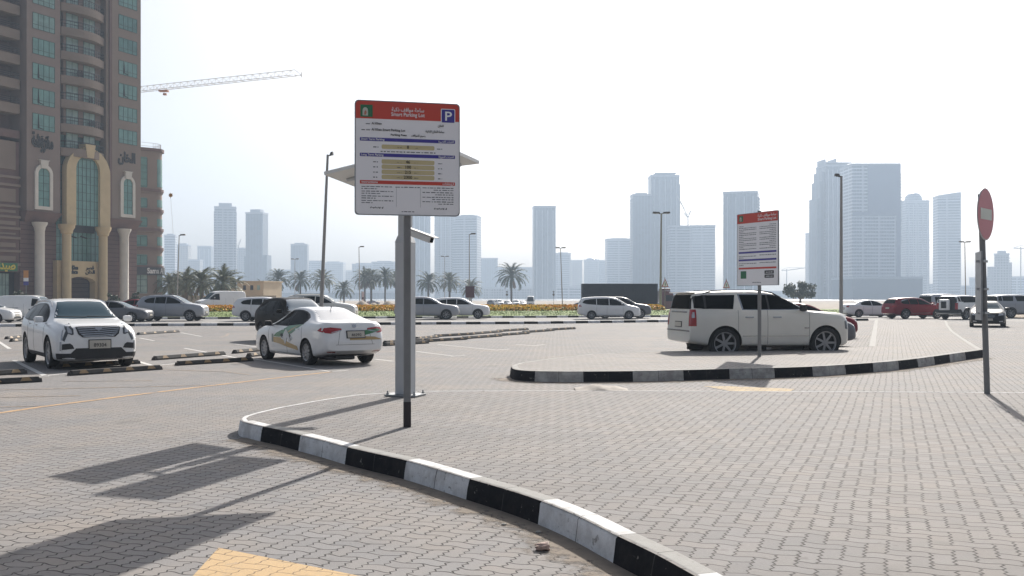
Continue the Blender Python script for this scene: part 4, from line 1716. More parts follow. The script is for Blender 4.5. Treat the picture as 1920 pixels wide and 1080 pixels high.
# centre: glass curtain behind balconies
b = MB()
b.box(uL1 + .002, uR0 - .902, 1.3, 9, ZS(490, 160), ztop)
b.done('curtain_glass', BGL, bt)
b = MB()
z = ZS(490, 160)
while z < ztop:
    b.box(uL1 + .01, uR0 - .91, 1.25, 1.299, z, z + .06)
    z += 1.1
for i in range(11):
    x = uL1 + .3 + (uR0 - 1.2 - uL1) * i / 10
    b.box(x - .03, x + .03, 1.24, 1.298, ZS(490, 160), ztop)
b.done('curtain_mullion', BMU, bt)
cu0, cu1 = US(126), US(196)
b = MB()
b.box(cu0, cu1, .75, 1.239, 24.0, ztop)
b.done('bay_wall', BRP, bt)


def bow(x0, x1, d, y0, n=10):
    """plan outline of a bowed balcony"""
    pts = [(x0, y0)]
    for i in range(n + 1):
        t = i / n
        pts.append((x0 + (x1 - x0) * t, y0 - .55 - d * math.sin(PI * t)))
    pts.append((x1, y0))
    return pts


def balcony(x0, x1, z, y0, d, name='balcony', h=1.05, parent=bt, rail=True):
    b = MB()
    b.prism(bow(x0, x1, d, y0), z - .95, z + .15)
    o = b.done(name, BR, parent)
    if rail:
        r = MB()
        P = bow(x0 + .08, x1 - .08, d - .05, y0, 14)
        for a, c in zip(P, P[1:]):
            for hh in (.55, .95, h):
                r.tube((a[0], a[1], z + .15 + hh - .1), (c[0], c[1], z + .15 + hh - .1), .03, n=5, cap=False)
        for a in P:
            r.tube((a[0], a[1], z + .15), (a[0], a[1], z + h + .05), .025, n=5, cap=False)
        r.done('railing', BRL, o)
    return o


for k in range(8):
    # balcony floor levels follow the storeys
    z = ZS(285.5 - 44.2 * k, 165)
    balcony(uL1 + .35, uR0 - 1.0, z, .8, 1.15)
    for (p0, p1) in ((131, 153), (163.5, 184.5)):
        window(US(p0), US(p1), z + .35, z + 2.35, .75, nx=2, glass=CUR, rows=2)
    if k in (1, 2, 3):
        b = MB()
        xx = US(148 if k == 3 else 171)
        for i in range(5 if k != 2 else 3):
            b.box(xx + i * .22, xx + i * .22 + .13, .3, .34, z + .5, z + 1.2 + .2 * (i % 2))
        b.done('hanging_laundry', BGD, bt)

# big beige arch
def arch_ring(ox0, ox1, ix0, ix1, zb_, zi, zo, n=16):
    """outer then inner outline points, open at the bottom"""
    out, inn = [(ox0, zb_)], [(ix0, zb_)]
    oc, ic = (ox0 + ox1) / 2, (ix0 + ix1) / 2
    orx, irx = (ox1 - ox0) / 2, (ix1 - ix0) / 2
    for i in range(n + 1):
        a = PI - PI * i / n
        out.append((oc + orx * math.cos(a), zo - orx * .95 + orx * .95 * math.sin(a)))
        inn.append((ic + irx * math.cos(a), zi - irx * .95 + irx * .95 * math.sin(a)))
    out.append((ox1, zb_))
    inn.append((ix1, zb_))
    return out, inn


def arch(name, ox0, ox1, ix0, ix1, zb_, zi, zo, y0, y1, m, parent=bt, base=None):
    out, inn = arch_ring(ox0, ox1, ix0, ix1, zb_, zi, zo)
    b = MB()
    A = [[b.bm.verts.new((x, y, z)) for x, z in out] for y in (y0, y1)]
    B = [[b.bm.verts.new((x, y, z)) for x, z in inn] for y in (y0, y1)]
    for i in range(len(out) - 1):
        b.bm.faces.new((A[0][i], A[0][i + 1], B[0][i + 1], B[0][i]))
        b.bm.faces.new((A[1][i], A[1][i + 1], B[1][i + 1], B[1][i]))
        b.bm.faces.new((A[0][i], A[0][i + 1], A[1][i + 1], A[1][i]))
        b.bm.faces.new((B[0][i], B[0][i + 1], B[1][i + 1], B[1][i]))
    for e in (0, -1):
        b.bm.faces.new((A[0][e], B[0][e], B[1][e], A[1][e]))
    if base:
        b.box(ox0, ox1, y0, y1, zb_ - base, zb_ - .002)
    return b.done(name, m, parent)


za = ZS(424, 160)
arch('great_arch', US(121), US(203), US(139), US(184), za, ZS(293, 160), ZS(277, 160), -.42, .5, BEI)
_o, _i = arch_ring(US(121), US(203), US(139), US(184), za, ZS(293, 160), ZS(277, 160))
b = MB()
b.prism([(x, z) for x, z in _i], .0, .08, 'y')
_g = b.done('arch_glass', BGL, bt)
m = MB()
for i in range(1, 6):
    x = US(139) + (US(184) - US(139)) * i / 6
    m.box(x - .035, x + .035, -.04, -.001, za, ZS(300, 160))
z = za
while z < ZS(300, 160):
    m.box(US(139) + .05, US(184) - .05, -.038, -.002, z, z + .06)
    z += 1.15
m.done('mullion', BMU, _g)
b = MB()
uk = US(161)
b.prism([(uk - .55, ZS(297, 160)), (uk + .55, ZS(297, 160)), (uk + .85, ZS(272, 160)), (uk - .85, ZS(272, 160))], -.95, .5, 'y')
b.done('keystone', BEI, bt)
for p in (120.5, 189):
    b = MB()
    uc = US(p)
    h = za
    b.lathe([(0, 0), (1.0, 0), (1.0, 1.0), (.70, 1.2), (.60, 1.4), (.60, h - 1.3), (.76, h - 1.2), (.82, h - .8), (1.05, h - .45), (1.10, h - .003), (0, h - .003)], (uc, -.45, 0), 24)
    b.done('column', BEI, bt, True)
b = MB()
b.box(US(133), US(186), .9, 1.24, ZS(436, 160), ZS(423, 160))
b.done('spandrel', BRL, bt)
for sx_ in (US(142), US(162)):
    b = MB()
    x = sx_
    b.prism([(x, ZS(443, 160)), (x + .15, ZS(433, 160) - .6), (x + .3, ZS(442, 160)), (x + 1.2, ZS(445, 160)), (x + 1.1, ZS(447, 160))], 1.15, 1.235, 'y')
    b.done('open_sash', BGD, bt)
# entrance block with shallow arch
ze = ZS(490, 160)
b = MB()
x0, x1 = US(108), US(199)
xa, xb = US(127), US(180)
zi0, zi1 = ZS(530, 160), ZS(519, 160)
pts = [(x0, 0), (x0, ze), (x1, ze), (x1, 0), (xb, 0), (xb, zi0)]
for i in range(1, 10):
    a = PI * i / 10
    pts.append(((xa + xb) / 2 + (xb - xa) / 2 * math.cos(a), zi0 + (zi1 - zi0) * math.sin(a)))
pts += [(xa, zi0), (xa, 0)]
b.prism(pts, .10, 1.24, 'y')
b.done('entrance_fascia', BEI, bt)
stripes('entrance_wall', x0, x1, 3.5, 4.5, 0, ze, BRD, JT, .6, bt)
for (p0, p1, zt_) in ((127, 140, 3.9), (151, 163, 2.6)):
    b = MB()
    a0, a1 = US(p0), US(p1)
    b.prism([(a0, 0), (a1, 0), (a1, zt_ - .6), ((a0 + a1) / 2 + (a1 - a0) * .25, zt_ - .1), ((a0 + a1) / 2, zt_), ((a0 + a1) / 2 - (a1 - a0) * .25, zt_ - .1), (a0, zt_ - .6)], 3.42, 3.49, 'y')
    b.done('door', BGD, bt)
bm = bmesh.new()
text_bm(bm, 'Al Khan', US(129), ZS(505, 130), .8, 'LEFT', US(145) - US(127), .03, .05)
text_bm(bm, 'Palace', US(130), ZS(513, 130), .8, 'LEFT', US(144) - US(128), .03, .05)
text_bm(bm, ar('قصر'), US(162), ZS(505, 165), .7, 'LEFT', US(178) - US(163), .02, .05)
text_bm(bm, ar('الخان'), US(161), ZS(513, 165), .7, 'LEFT', US(178) - US(161), .02, .05)
o = finish(bm, 'entrance_lettering', M['ink'], bt)
o.location = (0, .05, 0)

# small arched windows on the piers
for (p0, p1, i0, i1, yb_, yt, yi) in ((64, 97.5, 70, 92, 391, 308, 315), (224.5, 252, 230, 247.5, 406, 329, 335)):
    pm = (p0 + p1) / 2
    arch('window_surround', US(p0), US(p1), US(i0), US(i1), ZS(yb_ - 4, pm), ZS(yi, pm), ZS(yt, pm), -.22, .02, CRE, base=.45)
    out, inn = arch_ring(US(p0), US(p1), US(i0), US(i1), ZS(yb_ - 4, pm), ZS(yi, pm), ZS(yt, pm))
    b = MB()
    b.prism([(x, z) for x, z in inn], -.06, .01, 'y')
    o = b.done('arched_window', BGL, bt)
    m = MB()
    um = (US(i0) + US(i1)) / 2
    m.box(um - .04, um + .04, -.09, -.061, ZS(yb_ - 4, pm), ZS(yi + 1, pm))
    for k in range(1, 5):
        z = ZS(yb_ - 4, pm) + (ZS(yi, pm) - ZS(yb_ - 4, pm)) * k / 5
        m.box(US(i0) + .05, US(i1) - .05, -.088, -.062, z - .03, z + .03)
    m.done('frame', BMU, o)
    b = MB()
    zz = ZS(yt - 6, pm)
    b.prism([(um - .5, ZS(yi + 1, pm)), (um + .5, ZS(yi + 1, pm)), (um + .62, zz), (um + .9, zz + .12), (um - .9, zz + .12), (um - .62, zz)], -.32, .01, 'y')
    b.done('keystone', CRE, bt)
bm = bmesh.new()
text_bm(bm, ar('مفروشة'), US(59), ZS(277, 80), 2.6, 'LEFT', US(99) - US(59), .03, .06)
text_bm(bm, ar('شقق'), US(66), ZS(266, 80), 1.2, 'LEFT', (US(90) - US(66)), .02, .06)
text_bm(bm, ar('الخان'), US(221), ZS(304, 236), 2.0, 'LEFT', US(253) - US(221), .03, .06)
o = finish(bm, 'wall_calligraphy', M['ink'], bt)
o.location = (0, -.08, 0)

# left wing: recessed balconies above, banded podium wall below
lw_ = []
uW0 = US(-60)
b = MB()
b.box(uW0, uL0 - .002, 3.2, 9, ZS(262, 20), ztop)
b.done('recessed_wall', BRD, bt)
for k in range(7):
    z = ZS(242 - 47.0 * k, 20)
    if k:
        b = MB()
        b.box(uW0, uL0 - .35, .8, 3.199, z - .9, z + .35)
        o = b.done('balcony', BR, bt)
        r = MB()
        for hh in (.6, .85, 1.1):
            r.box(uW0, uL0 - .4, .86, .9, z + hh, z + hh + .05)
        r.done('railing', BRL, o)
    else:
        b = MB()
        b.box(uW0, uL0 - .35, .8, 3.199, z - .9, z + .1)
        b.done('balcony', BRD, bt)
    window(US(-12), US(12), z + .5, z + 2.5, 3.2, nx=3, glass=CUR, rows=2)
    b = MB()
    b.box(US(17), US(24), 3.0, 3.199, z + .3, z + 2.3)
    o = b.done('balcony_door', CRE, bt)
    b = MB()
    b.box(US(18.2), US(22.8), 2.96, 2.999, z + .4, z + 2.2)
    b.done('door_pane', BGD, o)
stripes('podium_wall', uW0, uL0 - .302, 1.0, 9, 4.95, ZS(262, 20) - .002, BRD, JT, 40, bt)
b = MB()
for i, py in enumerate((330, 345, 385, 405, 427, 445, 470, 495)):
    z = ZS(py, 20)
    b.box(uW0, uL0 - .31, .72, .999, z - .16, z + .16)
b.done('string_course', BR, bt)
for (pa, pb) in ((258, 320), (348, 382), (388, 402), (409, 425), (431, 443), (450, 467), (475, 493)):
    b = MB()
    b.box(uW0, US(38), .86, .999, ZS(pb, 20) + .3, ZS(pa, 20) - .3)
    b.done('wall_panel', BR, bt)
b = MB()
b.box(uW0, uL0 - .31, 2.0, 9, 0, 4.948)
b.done('shop_wall', BGD, bt)
window(US(17), US(36), 0.2, ZS(512, 20), 2.0, nx=3, rows=3, glass=CUR)
sg = empty('shop_sign', (0, 0, 0), 0)
sg.location = bt.matrix_world @ Vector((0, 0, 0))
bpy.context.view_layer.update()
sg.location = (X0, Z0, 0)
sg.rotation_euler = (0, 0, UA)
tag(sg, 'green shop sign with yellow arabic writing over a ground floor shop', 'sign')
b = MB()
b.box(uW0, US(37.5), .45, .995, ZS(508, 20), ZS(493, 20))
b.done('panel', SGG, sg)
bm = bmesh.new()
text_bm(bm, ar('صيدلية'), US(-14), ZS(504.5, 20), 1.5, 'LEFT', US(33) - US(-14), .03, .03)
o = finish(bm, 'lettering', mat('sign_yellow', (.60, .48, .06), .5), sg)
o.location = (0, .41, 0)
# roof slab and back mass so the block is whole from the side
b = MB()
b.box(uW0, uR1 - .002, 9.002, 22, 0, ztop)
b.done('rear_block', BR, bt)
b = MB()
b.box(uW0 - .3, uR1 + .3, -.3, 22.3, ztop + .002, ztop + .8)
b.done('roof', BRD, bt)
for (px, pw, n_) in ((60, 2, 0),):
    b = MB()
    x, y = XA(49, 128), 128
    o = empty('parking_board', (x, y, 0), math.radians(10), 'small orange and blue notice on a post before the left column', 'sign')
    b.tube((0, 0, 0), (0, 0, 4.0), .05, n=8)
    b.done('pole', M['pole'], o)
    for (z0, z1, mm) in ((4.0 - 1.3, 4.0 - .8, SGB), (4.0 - .8, 4.0 - .35, WHT), (4.0 - .35, 4.6, mat('orange_sign', (.55, .24, .05), .5))):
        q = MB()
        q.box(-.30, .30, -.08, -.05, z0 + .5, z1 + .5)
        q.done('plate', mm, o)

# ---- the round-cornered wing behind
YB = 168.0
sB = F / YB
wb = empty('corner_building', (XA(288, YB), YB, 0), math.radians(38), 'brown building wing with rounded corner, ledges and a roof rail', 'building')
zt_ = CH + (HZ - 281) / sB
Rr = 2.0
b = MB()
prof = [(-14, 0), (0, 0)] + [(Rr * math.sin(a), Rr - Rr * math.cos(a)) for a in [PI / 2 * i / 8 for i in range(1, 9)]] + [(Rr, 14), (-14, 14)]
b.prism(prof, 0, zt_)
b.done('wall', BR, wb, True, 20)


def ledge(z, d, h, m, name='ledge'):
    b = MB()
    P = [(-14.01, -d), (0, -d)] + [((Rr + d) * math.sin(a), Rr - (Rr + d) * math.cos(a)) for a in [PI / 2 * i / 8 for i in range(1, 9)]] + [(Rr + d, 14.01), (-14.01, 14.01)]
    b.prism(P, z, z + h)
    return b.done(name, m, wb, True, 20)


ledge(zt_ - .25, .35, .5, BRD, 'cornice')
for py in (356, 394, 430, 466, 500):
    z = CH + (HZ - py) / sB
    ledge(z - .3, .28, .45, BRD)
    ledge(z - .55, .15, .248, BR)
rows_ = [(298, 350), (374, 388), (410, 424), (444, 460), (480, 495), (513, 548)]
for i, (a, c) in enumerate(rows_):
    z1, z0 = CH + (HZ - a) / sB, CH + (HZ - c) / sB
    b = MB()
    b.box(-4.4, -1.1, -.06, .02, z0 - .2, z1 + .2)
    o = b.done('window', BGL if i != 5 else CUR, wb)
    q = MB()
    for x in (-4.4, -3.3, -2.2, -1.1):
        q.box(x - .04, x + .04, -.1, -.061, z0, z1)
    z = z0
    while z <= z1 + .01:
        q.box(-4.4, -1.1, -.098, -.062, z - .03, z + .03)
        z += max(.9, (z1 - z0) / max(1, round((z1 - z0) / 1.1)))
    q.done('frame', BMU, o)
    b = MB()
    P = [((Rr + .05) * math.sin(t_), Rr - (Rr + .05) * math.cos(t_)) for t_ in [.32 + 1.15 * k / 8 for k in range(9)]]
    P2 = [((Rr - .1) * math.sin(t_), Rr - (Rr - .1) * math.cos(t_)) for t_ in [.32 + 1.15 * k / 8 for k in range(8, -1, -1)]]
    b.prism(P + P2, z0, z1)
    b.done('corner_window', BGL if i != 5 else CUR, wb, True, 20)
b = MB()
for i in range(9):
    a = PI / 2 * i / 8
    p = (Rr * .9 * math.sin(a), Rr - Rr * .9 * math.cos(a))
    b.tube((p[0], p[1], zt_), (p[0], p[1], zt_ + 1.15), .03, n=5)
for z in (zt_ + .6, zt_ + 1.15):
    P = [(-8, .2)] + [(Rr * .9 * math.sin(PI / 2 * i / 8), Rr - Rr * .9 * math.cos(PI / 2 * i / 8)) for i in range(9)] + [(Rr * .9, 9)]
    for a, c in zip(P, P[1:]):
        b.tube((a[0], a[1], z), (c[0], c[1], z), .03, n=5)
b.done('roof_railing', mat('rail_white', (.5, .5, .5), .5), wb)
sg2 = empty('shop_sign', (XA(288, YB), YB, 0), math.radians(38), 'dark shop fascia reading Sama in white at the rounded corner', 'sign')
b = MB()
P = [(-3.6, -.45), (0, -.45)] + [((Rr + .45) * math.sin(a), Rr - (Rr + .45) * math.cos(a)) for a in [PI / 2 * i / 8 for i in range(1, 9)]] + [(Rr + .3, Rr + .3), (-3.6, -.36)]
b.prism(P, CH + (HZ - 516) / sB, CH + (HZ - 501.5) / sB)
b.done('panel', mat('fascia_grey', (.045, .05, .055), .5), sg2, True, 20)
bm = bmesh.new()
text_bm(bm, 'Sama A', -1.25, CH + (HZ - 512.5) / sB, 1.25, 'LEFT', 3.0, .03, .04)
for v in bm.verts:      # wrap round the corner
    if v.co.x > 0:
        a = v.co.x / (Rr + .55)
        v.co = Vector(((Rr + .55) * math.sin(a), Rr - (Rr + .55) * math.cos(a), v.co.z))
    else:
        v.co.y -= .55
finish(bm, 'lettering', mat('fascia_white', (.75, .75, .75), .5), sg2)  # plain white letters on the grey fascia
for i, (px, Y, h, r_) in enumerate(((210, 140, 1.9, 1.1), (250, 150, 2.1, 1.0), (33, 132, 2.0, 1.6))):
    pass
# ================================================================== far towers over the water
def facade(name, wall, glass, fl=3.5, bay=3.0, kind='band', gl=.55, rough=.35):
    m = bpy.data.materials.new(name)
    t = nt(m)
    p = t.nodes['Principled BSDF']
    tc = t.nodes.new('ShaderNodeTexCoord')
    s = t.nodes.new('ShaderNodeSeparateXYZ')
    t.links.new(tc.outputs['Object'], s.inputs[0])
    fz = _math(t, 'FRACT', _math(t, 'DIVIDE', s.outputs['Z'], fl))
    fx = _math(t, 'FRACT', _math(t, 'DIVIDE', _math(t, 'ADD', s.outputs['X'], s.outputs['Y']), bay))
    bz = _math(t, 'GREATER_THAN', fz, 1 - gl)
    bx_ = _math(t, 'GREATER_THAN', fx, .22 if kind != 'grid' else .38)
    k = bz if kind == 'band' else (bx_ if kind == 'fin' else _math(t, 'MULTIPLY', bz, bx_))
    if kind == 'band':
        k = _math(t, 'MULTIPLY', bz, _math(t, 'MULTIPLY_ADD', bx_, .35, .65))
    # broad vertical zones: stair cores, blank strips
    zone = _math(t, 'FRACT', _math(t, 'DIVIDE', _math(t, 'ADD', s.outputs['X'], _math(t, 'MULTIPLY', s.outputs['Y'], 1.0)), bay * 6))
    zk = _math(t, 'LESS_THAN', zone, .14)
    k = _math(t, 'MULTIPLY', k, _math(t, 'SUBTRACT', 1.0, _math(t, 'MULTIPLY', zk, .7)))
    cb = t.nodes.new('ShaderNodeCombineXYZ')
    t.links.new(_math(t, 'FLOOR', _math(t, 'DIVIDE', _math(t, 'ADD', s.outputs['X'], s.outputs['Y']), bay)), cb.inputs[0])
    t.links.new(_math(t, 'FLOOR', _math(t, 'DIVIDE', s.outputs['Z'], fl)), cb.inputs[1])
    wn = t.nodes.new('ShaderNodeTexWhiteNoise')
    t.links.new(cb.outputs[0], wn.inputs['Vector'])
    g2 = mixc(t, wn.outputs['Value'], glass, tuple(min(1, a * 1.8 + .01) for a in glass))
    t.links.new(mixc(t, k, wall, g2), p.inputs['Base Color'])
    p.inputs['Roughness'].default_value = rough
    return m


FA = [facade('tower_facade_band', (.34, .36, .40), (.04, .06, .09), kind='band'),
      facade('tower_facade_glass', (.11, .14, .19), (.03, .045, .07), kind='fin', gl=.8, bay=4),
      facade('tower_facade_grid', (.30, .30, .32), (.06, .07, .085), kind='grid', gl=.6, bay=3.6),
      facade('tower_facade_beige', (.34, .31, .28), (.07, .075, .085), kind='grid', gl=.5, bay=4.2),
      facade('tower_facade_slab', (.46, .48, .53), (.03, .05, .09), kind='band', gl=.6, fl=3.8),
      mat('tower_blank_wall', (.08, .11, .20), .7, var=.05, scale=.05),
      mat('podium_wall', (.065, .085, .125), .7, var=.05, scale=.03)]
TRIM = mat('tower_trim', (.36, .38, .42), .7)


def tower(px0, px1, ytop, Y, fa, label, rot=0.0, depth=None, crown=None, steps=(), balc=None, base=-1.5, grp=None, name='tower_block', fins=0, cat='tower'):
    s = F / Y
    W_ = (px1 - px0) / s
    r_ = math.radians(rot)
    D = depth or W_ * .8
    # facade width so the turned block keeps its breadth
    Wf = max(4, (W_ - abs(D * math.sin(r_))) / max(.3, math.cos(r_)))
    H_ = CH + (HZ - ytop) / s - base
    ctr = ((px0 + px1) / 2 - 960) / s
    o = empty(name, (ctr, Y + D / 2, base), r_, label, cat, grp)
    b = MB()
    b.box(-Wf / 2, Wf / 2, -D / 2, D / 2, 0, H_)
    b.done('shaft', FA[fa], o)
    b = MB()
    b.box(-Wf / 2 - .4, Wf / 2 + .4, -D / 2 - .4, D / 2 + .4, H_ + .01, H_ + 2.2)
    b.done('parapet', TRIM, o)
    if crown:
        b = MB()
        kind, hpx = crown
        ch = hpx / s
        if kind == 'box':
            b.box(-Wf * .3, Wf * .3, -D * .3, D * .3, H_ + 2.2, H_ + ch)
        elif kind == 'wide':
            b.box(-Wf * .26, Wf * .34, -D * .3, D * .3, H_ + 2.2, H_ + ch - 1.5)
            b.box(-Wf * .34, Wf * .40, -D * .4, D * .4, H_ + ch - 1.49, H_ + ch)
        elif kind == 'dome':
            b.lathe([(Wf * .36, 0), (Wf * .36, ch * .25), (Wf * .33, ch * .5), (Wf * .24, ch * .78), (Wf * .12, ch * .95), (0, ch)], (0, 0, H_ + 2), 20)
        elif kind == 'slant':
            b.prism([(-Wf / 2, H_ + 2.2), (Wf / 2, H_ + 2.2), (Wf / 2, H_ + ch), (-Wf * .1, H_ + 4)], -D / 2, D / 2, 'y')
        elif kind == 'frame':
            b.box(-Wf * .5, -Wf * .47, -D * .4, D * .4, H_ + 2.2, H_ + ch)
            b.box(-Wf * .1, -Wf * .07, -D * .4, D * .4, H_ + 2.2, H_ + ch * 1.1)
            b.box(-Wf * .5, Wf * .5, -D * .4, D * .4, H_ + ch * .5, H_ + ch * .62)
        b.done('crown', TRIM if kind != 'dome' else FA[0], o)
    for (a0, a1, yt) in steps:       # shoulders beside the shaft, in pixels
        h = CH + (HZ - yt) / s - base
        b = MB()
        x0, x1 = (a0 - (px0 + px1) / 2) / s, (a1 - (px0 + px1) / 2) / s
        b.box(x0, x1, -D * .42, D * .42, 0, h)
        b.done('shoulder_block', FA[fa], o)
    if balc:
        b = MB()
        side, z0f, z1f, dd = balc
        z = H_ * z0f
        n_ = 0
        while z < H_ * z1f and n_ < 60:
            if side == 'r':
                b.box(Wf / 2 + .01, Wf / 2 + dd, -D / 2 + 1, D / 2 - 1, z, z + 1.1)
            elif side == 'l':
                b.box(-Wf / 2 - dd, -Wf / 2 - .01, -D / 2 + 1, D / 2 - 1, z, z + 1.1)
            else:
                b.box(-Wf / 2 + 1, Wf / 2 - 1, -D / 2 - dd, -D / 2 - .01, z, z + 1.1)
            z += 3.6
            n_ += 1
        b.done('balcony_slabs', TRIM, o)
    if fins:
        b = MB()
        for i in range(fins):
            x = -Wf / 2 + Wf * (i + .5) / fins
            b.box(x - .6, x + .6, -D / 2 - 1.0, -D / 2 - .012, 0, H_ - 4)
        b.done('facade_fins', TRIM, o)
    return o


tower(306, 328, 443, 1500, 4, 'slim pale tower nearest the brown corner building', rot=8, crown=('box', 5))
tower(331, 353, 461, 1700, 3, 'beige topped block behind the first left street lamp', crown=('box', 5))
tower(353, 375, 489, 1650, 2, 'low pale block left of the lobed palms', steps=())
tower(370, 396, 463, 1900, 1, 'short hazy glass block at the foot of the tall striped tower', fins=3)
tower(394, 441, 390, 1350, 0, 'tall pale striped tower, first of the two high left towers', rot=14, crown=('box', 10), steps=((397, 438, 396),), fins=4)
tower(441, 461, 467, 1600, 2, 'narrow block in the gap between the two high left towers')
tower(460, 496, 401, 1300, 1, 'dark blue slab tower, second of the two high left towers', rot=-6, crown=('box', 9), steps=((458, 480, 480), (480, 502, 478)))
tower(500, 545, 508, 1700, 2, 'low far housing strip right of the dark slab tower')
tower(543, 576, 460, 1500, 1, 'mid height slab tower standing alone behind the far lamp', rot=5, crown=('box', 5))
tower(575, 603, 491, 1750, 0, 'low pale block left of the leaning street lamp')
tower(604, 643, 494, 1800, 2, 'low grid fronted block right of the leaning street lamp', crown=('box', 4))
tower(643, 662, 509, 1850, 3, 'lowest small block between lamp and parking board')
tower(660, 700, 497, 1700, 2, 'low wide block left of the camera mast', crown=('wide', 4))
tower(697, 742, 493, 1650, 0, 'low striped block right behind the camera mast', crown=('box', 4))
tower(772, 805, 392, 1400, 1, 'glass tower rising behind the camera head', rot=-8, fins=3)
tower(812, 856, 397, 1450, 2, 'tower with white vertical window strips under the big board', fins=5, rot=5)
tower(854, 901, 407, 1380, 0, 'pale tower with stepped crown right of the big board', crown=('box', 5), rot=-10, steps=((850, 868, 416),))
tower(901, 933, 486, 1700, 1, 'low hazy block behind the lone palm, left side')
tower(932, 1000, 503, 1800, 2, 'long low housing row behind the lone palm')
tower(999, 1042, 389, 1300, 1, 'slender glass tower standing alone right of the lone palm', crown=('box', 4), rot=4, fins=4)
tower(1042, 1070, 477, 1600, 0, 'short pale block right against the slender lone tower', crown=('box', 4))
tower(1071, 1092, 490, 1750, 3, 'small hazy block with a flat cap, left of three')
tower(1096, 1123, 489, 1800, 2, 'small hazy block with a rounded cap, middle of three', crown=('dome', 4))
tower(1124, 1140, 490, 1780, 0, 'small hazy block, right of three')
tower(1138, 1186, 450, 1500, 0, 'mid height pale slab left of the twin glass towers', crown=('box', 4))
tower(1185, 1222, 367, 1280, 1, 'glass tower with toothed left edge, shorter of the twin towers', crown=('box', 6), balc=('l', .15, .98, 1.4), rot=3)
tower(1221, 1274, 331, 1300, 1, 'highest glass tower of the middle group with a winged roof', crown=('wide', 8), fins=5, steps=((1270, 1276, 345),))
tower(1256, 1297, 426, 1250, 0, 'striped block in front of the highest middle tower')
tower(1296, 1349, 425, 1350, 4, 'pale striped block right of the luffing crane', rot=-12, crown=('box', 3), balc=('f', .1, .97, 1.2))
tower(1358, 1435, 362, 1150, 1, 'broad dark glass tower rising behind the tall rules board', rot=-16, crown=('box', 5), balc=('r', .05, .98, 2.0), fins=4)
tower(1514, 1532, 439, 1600, 3, 'narrow beige block left of the widest towers', rot=4)
o = tower(1543, 1600, 312, 1200, 1, 'stepped glass tower with fin roof behind the tall street lamp', rot=6, crown=('frame', 14), fins=6, steps=((1530, 1546, 372), (1535, 1549, 340), (1539, 1552, 322)), balc=('l', .1, .6, 1.0))
o = tower(1598, 1688, 310, 1100, 4, 'widest tower with blank blue upper wall and striped lower half', rot=0, balc=('r', .42, .93, 2.6), depth=40)
s = F / 1100
W_ = 90 / s
H_ = CH + (HZ - 310) / s + 1.5
b = MB()
zz = CH + (HZ - 399) / s + 1.5
b.box(-W_ * .18, W_ / 2 + .3, -20.8, -20.02, zz, H_ + .5)
b.done('blank_wall', FA[5], o)
b = MB()
b.box(-W_ / 2, W_ / 2 + .3, -21.2, -20.82, zz - 3, zz + .6)
b.box(W_ * .42, W_ / 2 + .3, -20.8, -20.02, 0, zz - 3.01)
b.done('band', FA[5], o)
tower(1685, 1700, 424, 1700, 0, 'slim hazy block in the gap beside the domed tower')
tower(1697, 1743, 378, 1450, 0, 'hazy tower with a rounded domed top', crown=('dome', 17), fins=5, rot=3)
tower(1760, 1807, 369, 1350, 4, 'pale tower with a slanted roof edge', crown=('slant', 9), rot=-10, balc=('f', .05, .95, 1.0))
tower(1600, 1730, 523, 900, 6, 'long dark blue podium block under the widest tower', depth=60, name='podium_building', cat='building')
tower(1872, 1892, 478, 1300, 2, 'unfinished concrete core beside the tower crane', steps=((1858, 1872, 500), (1892, 1898, 492)), crown=('box', 8), balc=('r', .3, .95, 2))
for i, (a, c, y, Y, l) in enumerate([(1735, 1762, 535, 1500, 'low white waterfront row left of the slanted tower'), (1806, 1834, 538, 1500, 'low waterfront row right of the slanted tower'),
                                     (1834, 1860, 522, 1550, 'low waterfront block left of the unfinished core'), (1893, 1925, 521, 1450, 'low dark waterfront block at the right picture edge'),
                                     (1349, 1362, 545, 1500, 'small waterfront block in the gap left of the broad tower'), (1434, 1516, 548, 1500, 'long low waterfront row behind the round tree'),
                                     (1043, 1142, 540, 1400, 'long low waterfront row behind the lot signs'), (905, 1000, 542, 1400, 'long low waterfront row behind the parked white cars'),
                                     (500, 742, 549, 1300, 'long low sea wall building behind the palms'), (300, 400, 520, 1500, 'low housing strip behind the leftmost palms'), (400, 470, 515, 1600, 'low housing strip behind the tall striped tower')]):
    tower(a, c, y, Y, (4, 2, 1)[i % 3], l, depth=30, name='waterfront_building', cat='building')

SEA = mat('sea_water', (.10, .13, .15), .25, bump=.3, scale=.3)
sheet('water', [(-1490, 700), (1490, 700), (1490, 1095), (-1490, 1095)], -.75, SEA)

# cream site building on the left shore
o = empty('site_building', (XA(474, 190), 190, -.8), math.radians(-12), 'low cream building with small upper windows behind the big palms', 'building')
cb_ = mat('cream_wall', (.50, .40, .27), .85, var=.06, scale=.4)
b = MB()
sS = F / 190
hh = CH + .8 + (HZ - 529) / sS
b.box(-3.2, 2.2, 0, 8, 0, hh)
b.box(-6, -3.201, .3, 8, 0, hh - 1.2)
b.done('wall', cb_, o)
b = MB()
b.box(-3.4, 2.4, -.2, 8.2, hh + .002, hh + .25)
b.done('roof', cb_, o)
for x in (1.2, -.2, -1.7):
    b = MB()
    b.box(x - .3, x + .3, -.03, .02, hh - 1.5, hh - .6)
    b.done('window', BGD if x < 1 else CUR, o)
b = MB()
b.box(-3.3, 2.3, -.15, -.002, hh * .48, hh * .48 + .2)
b.done('ledge', cb_, o)
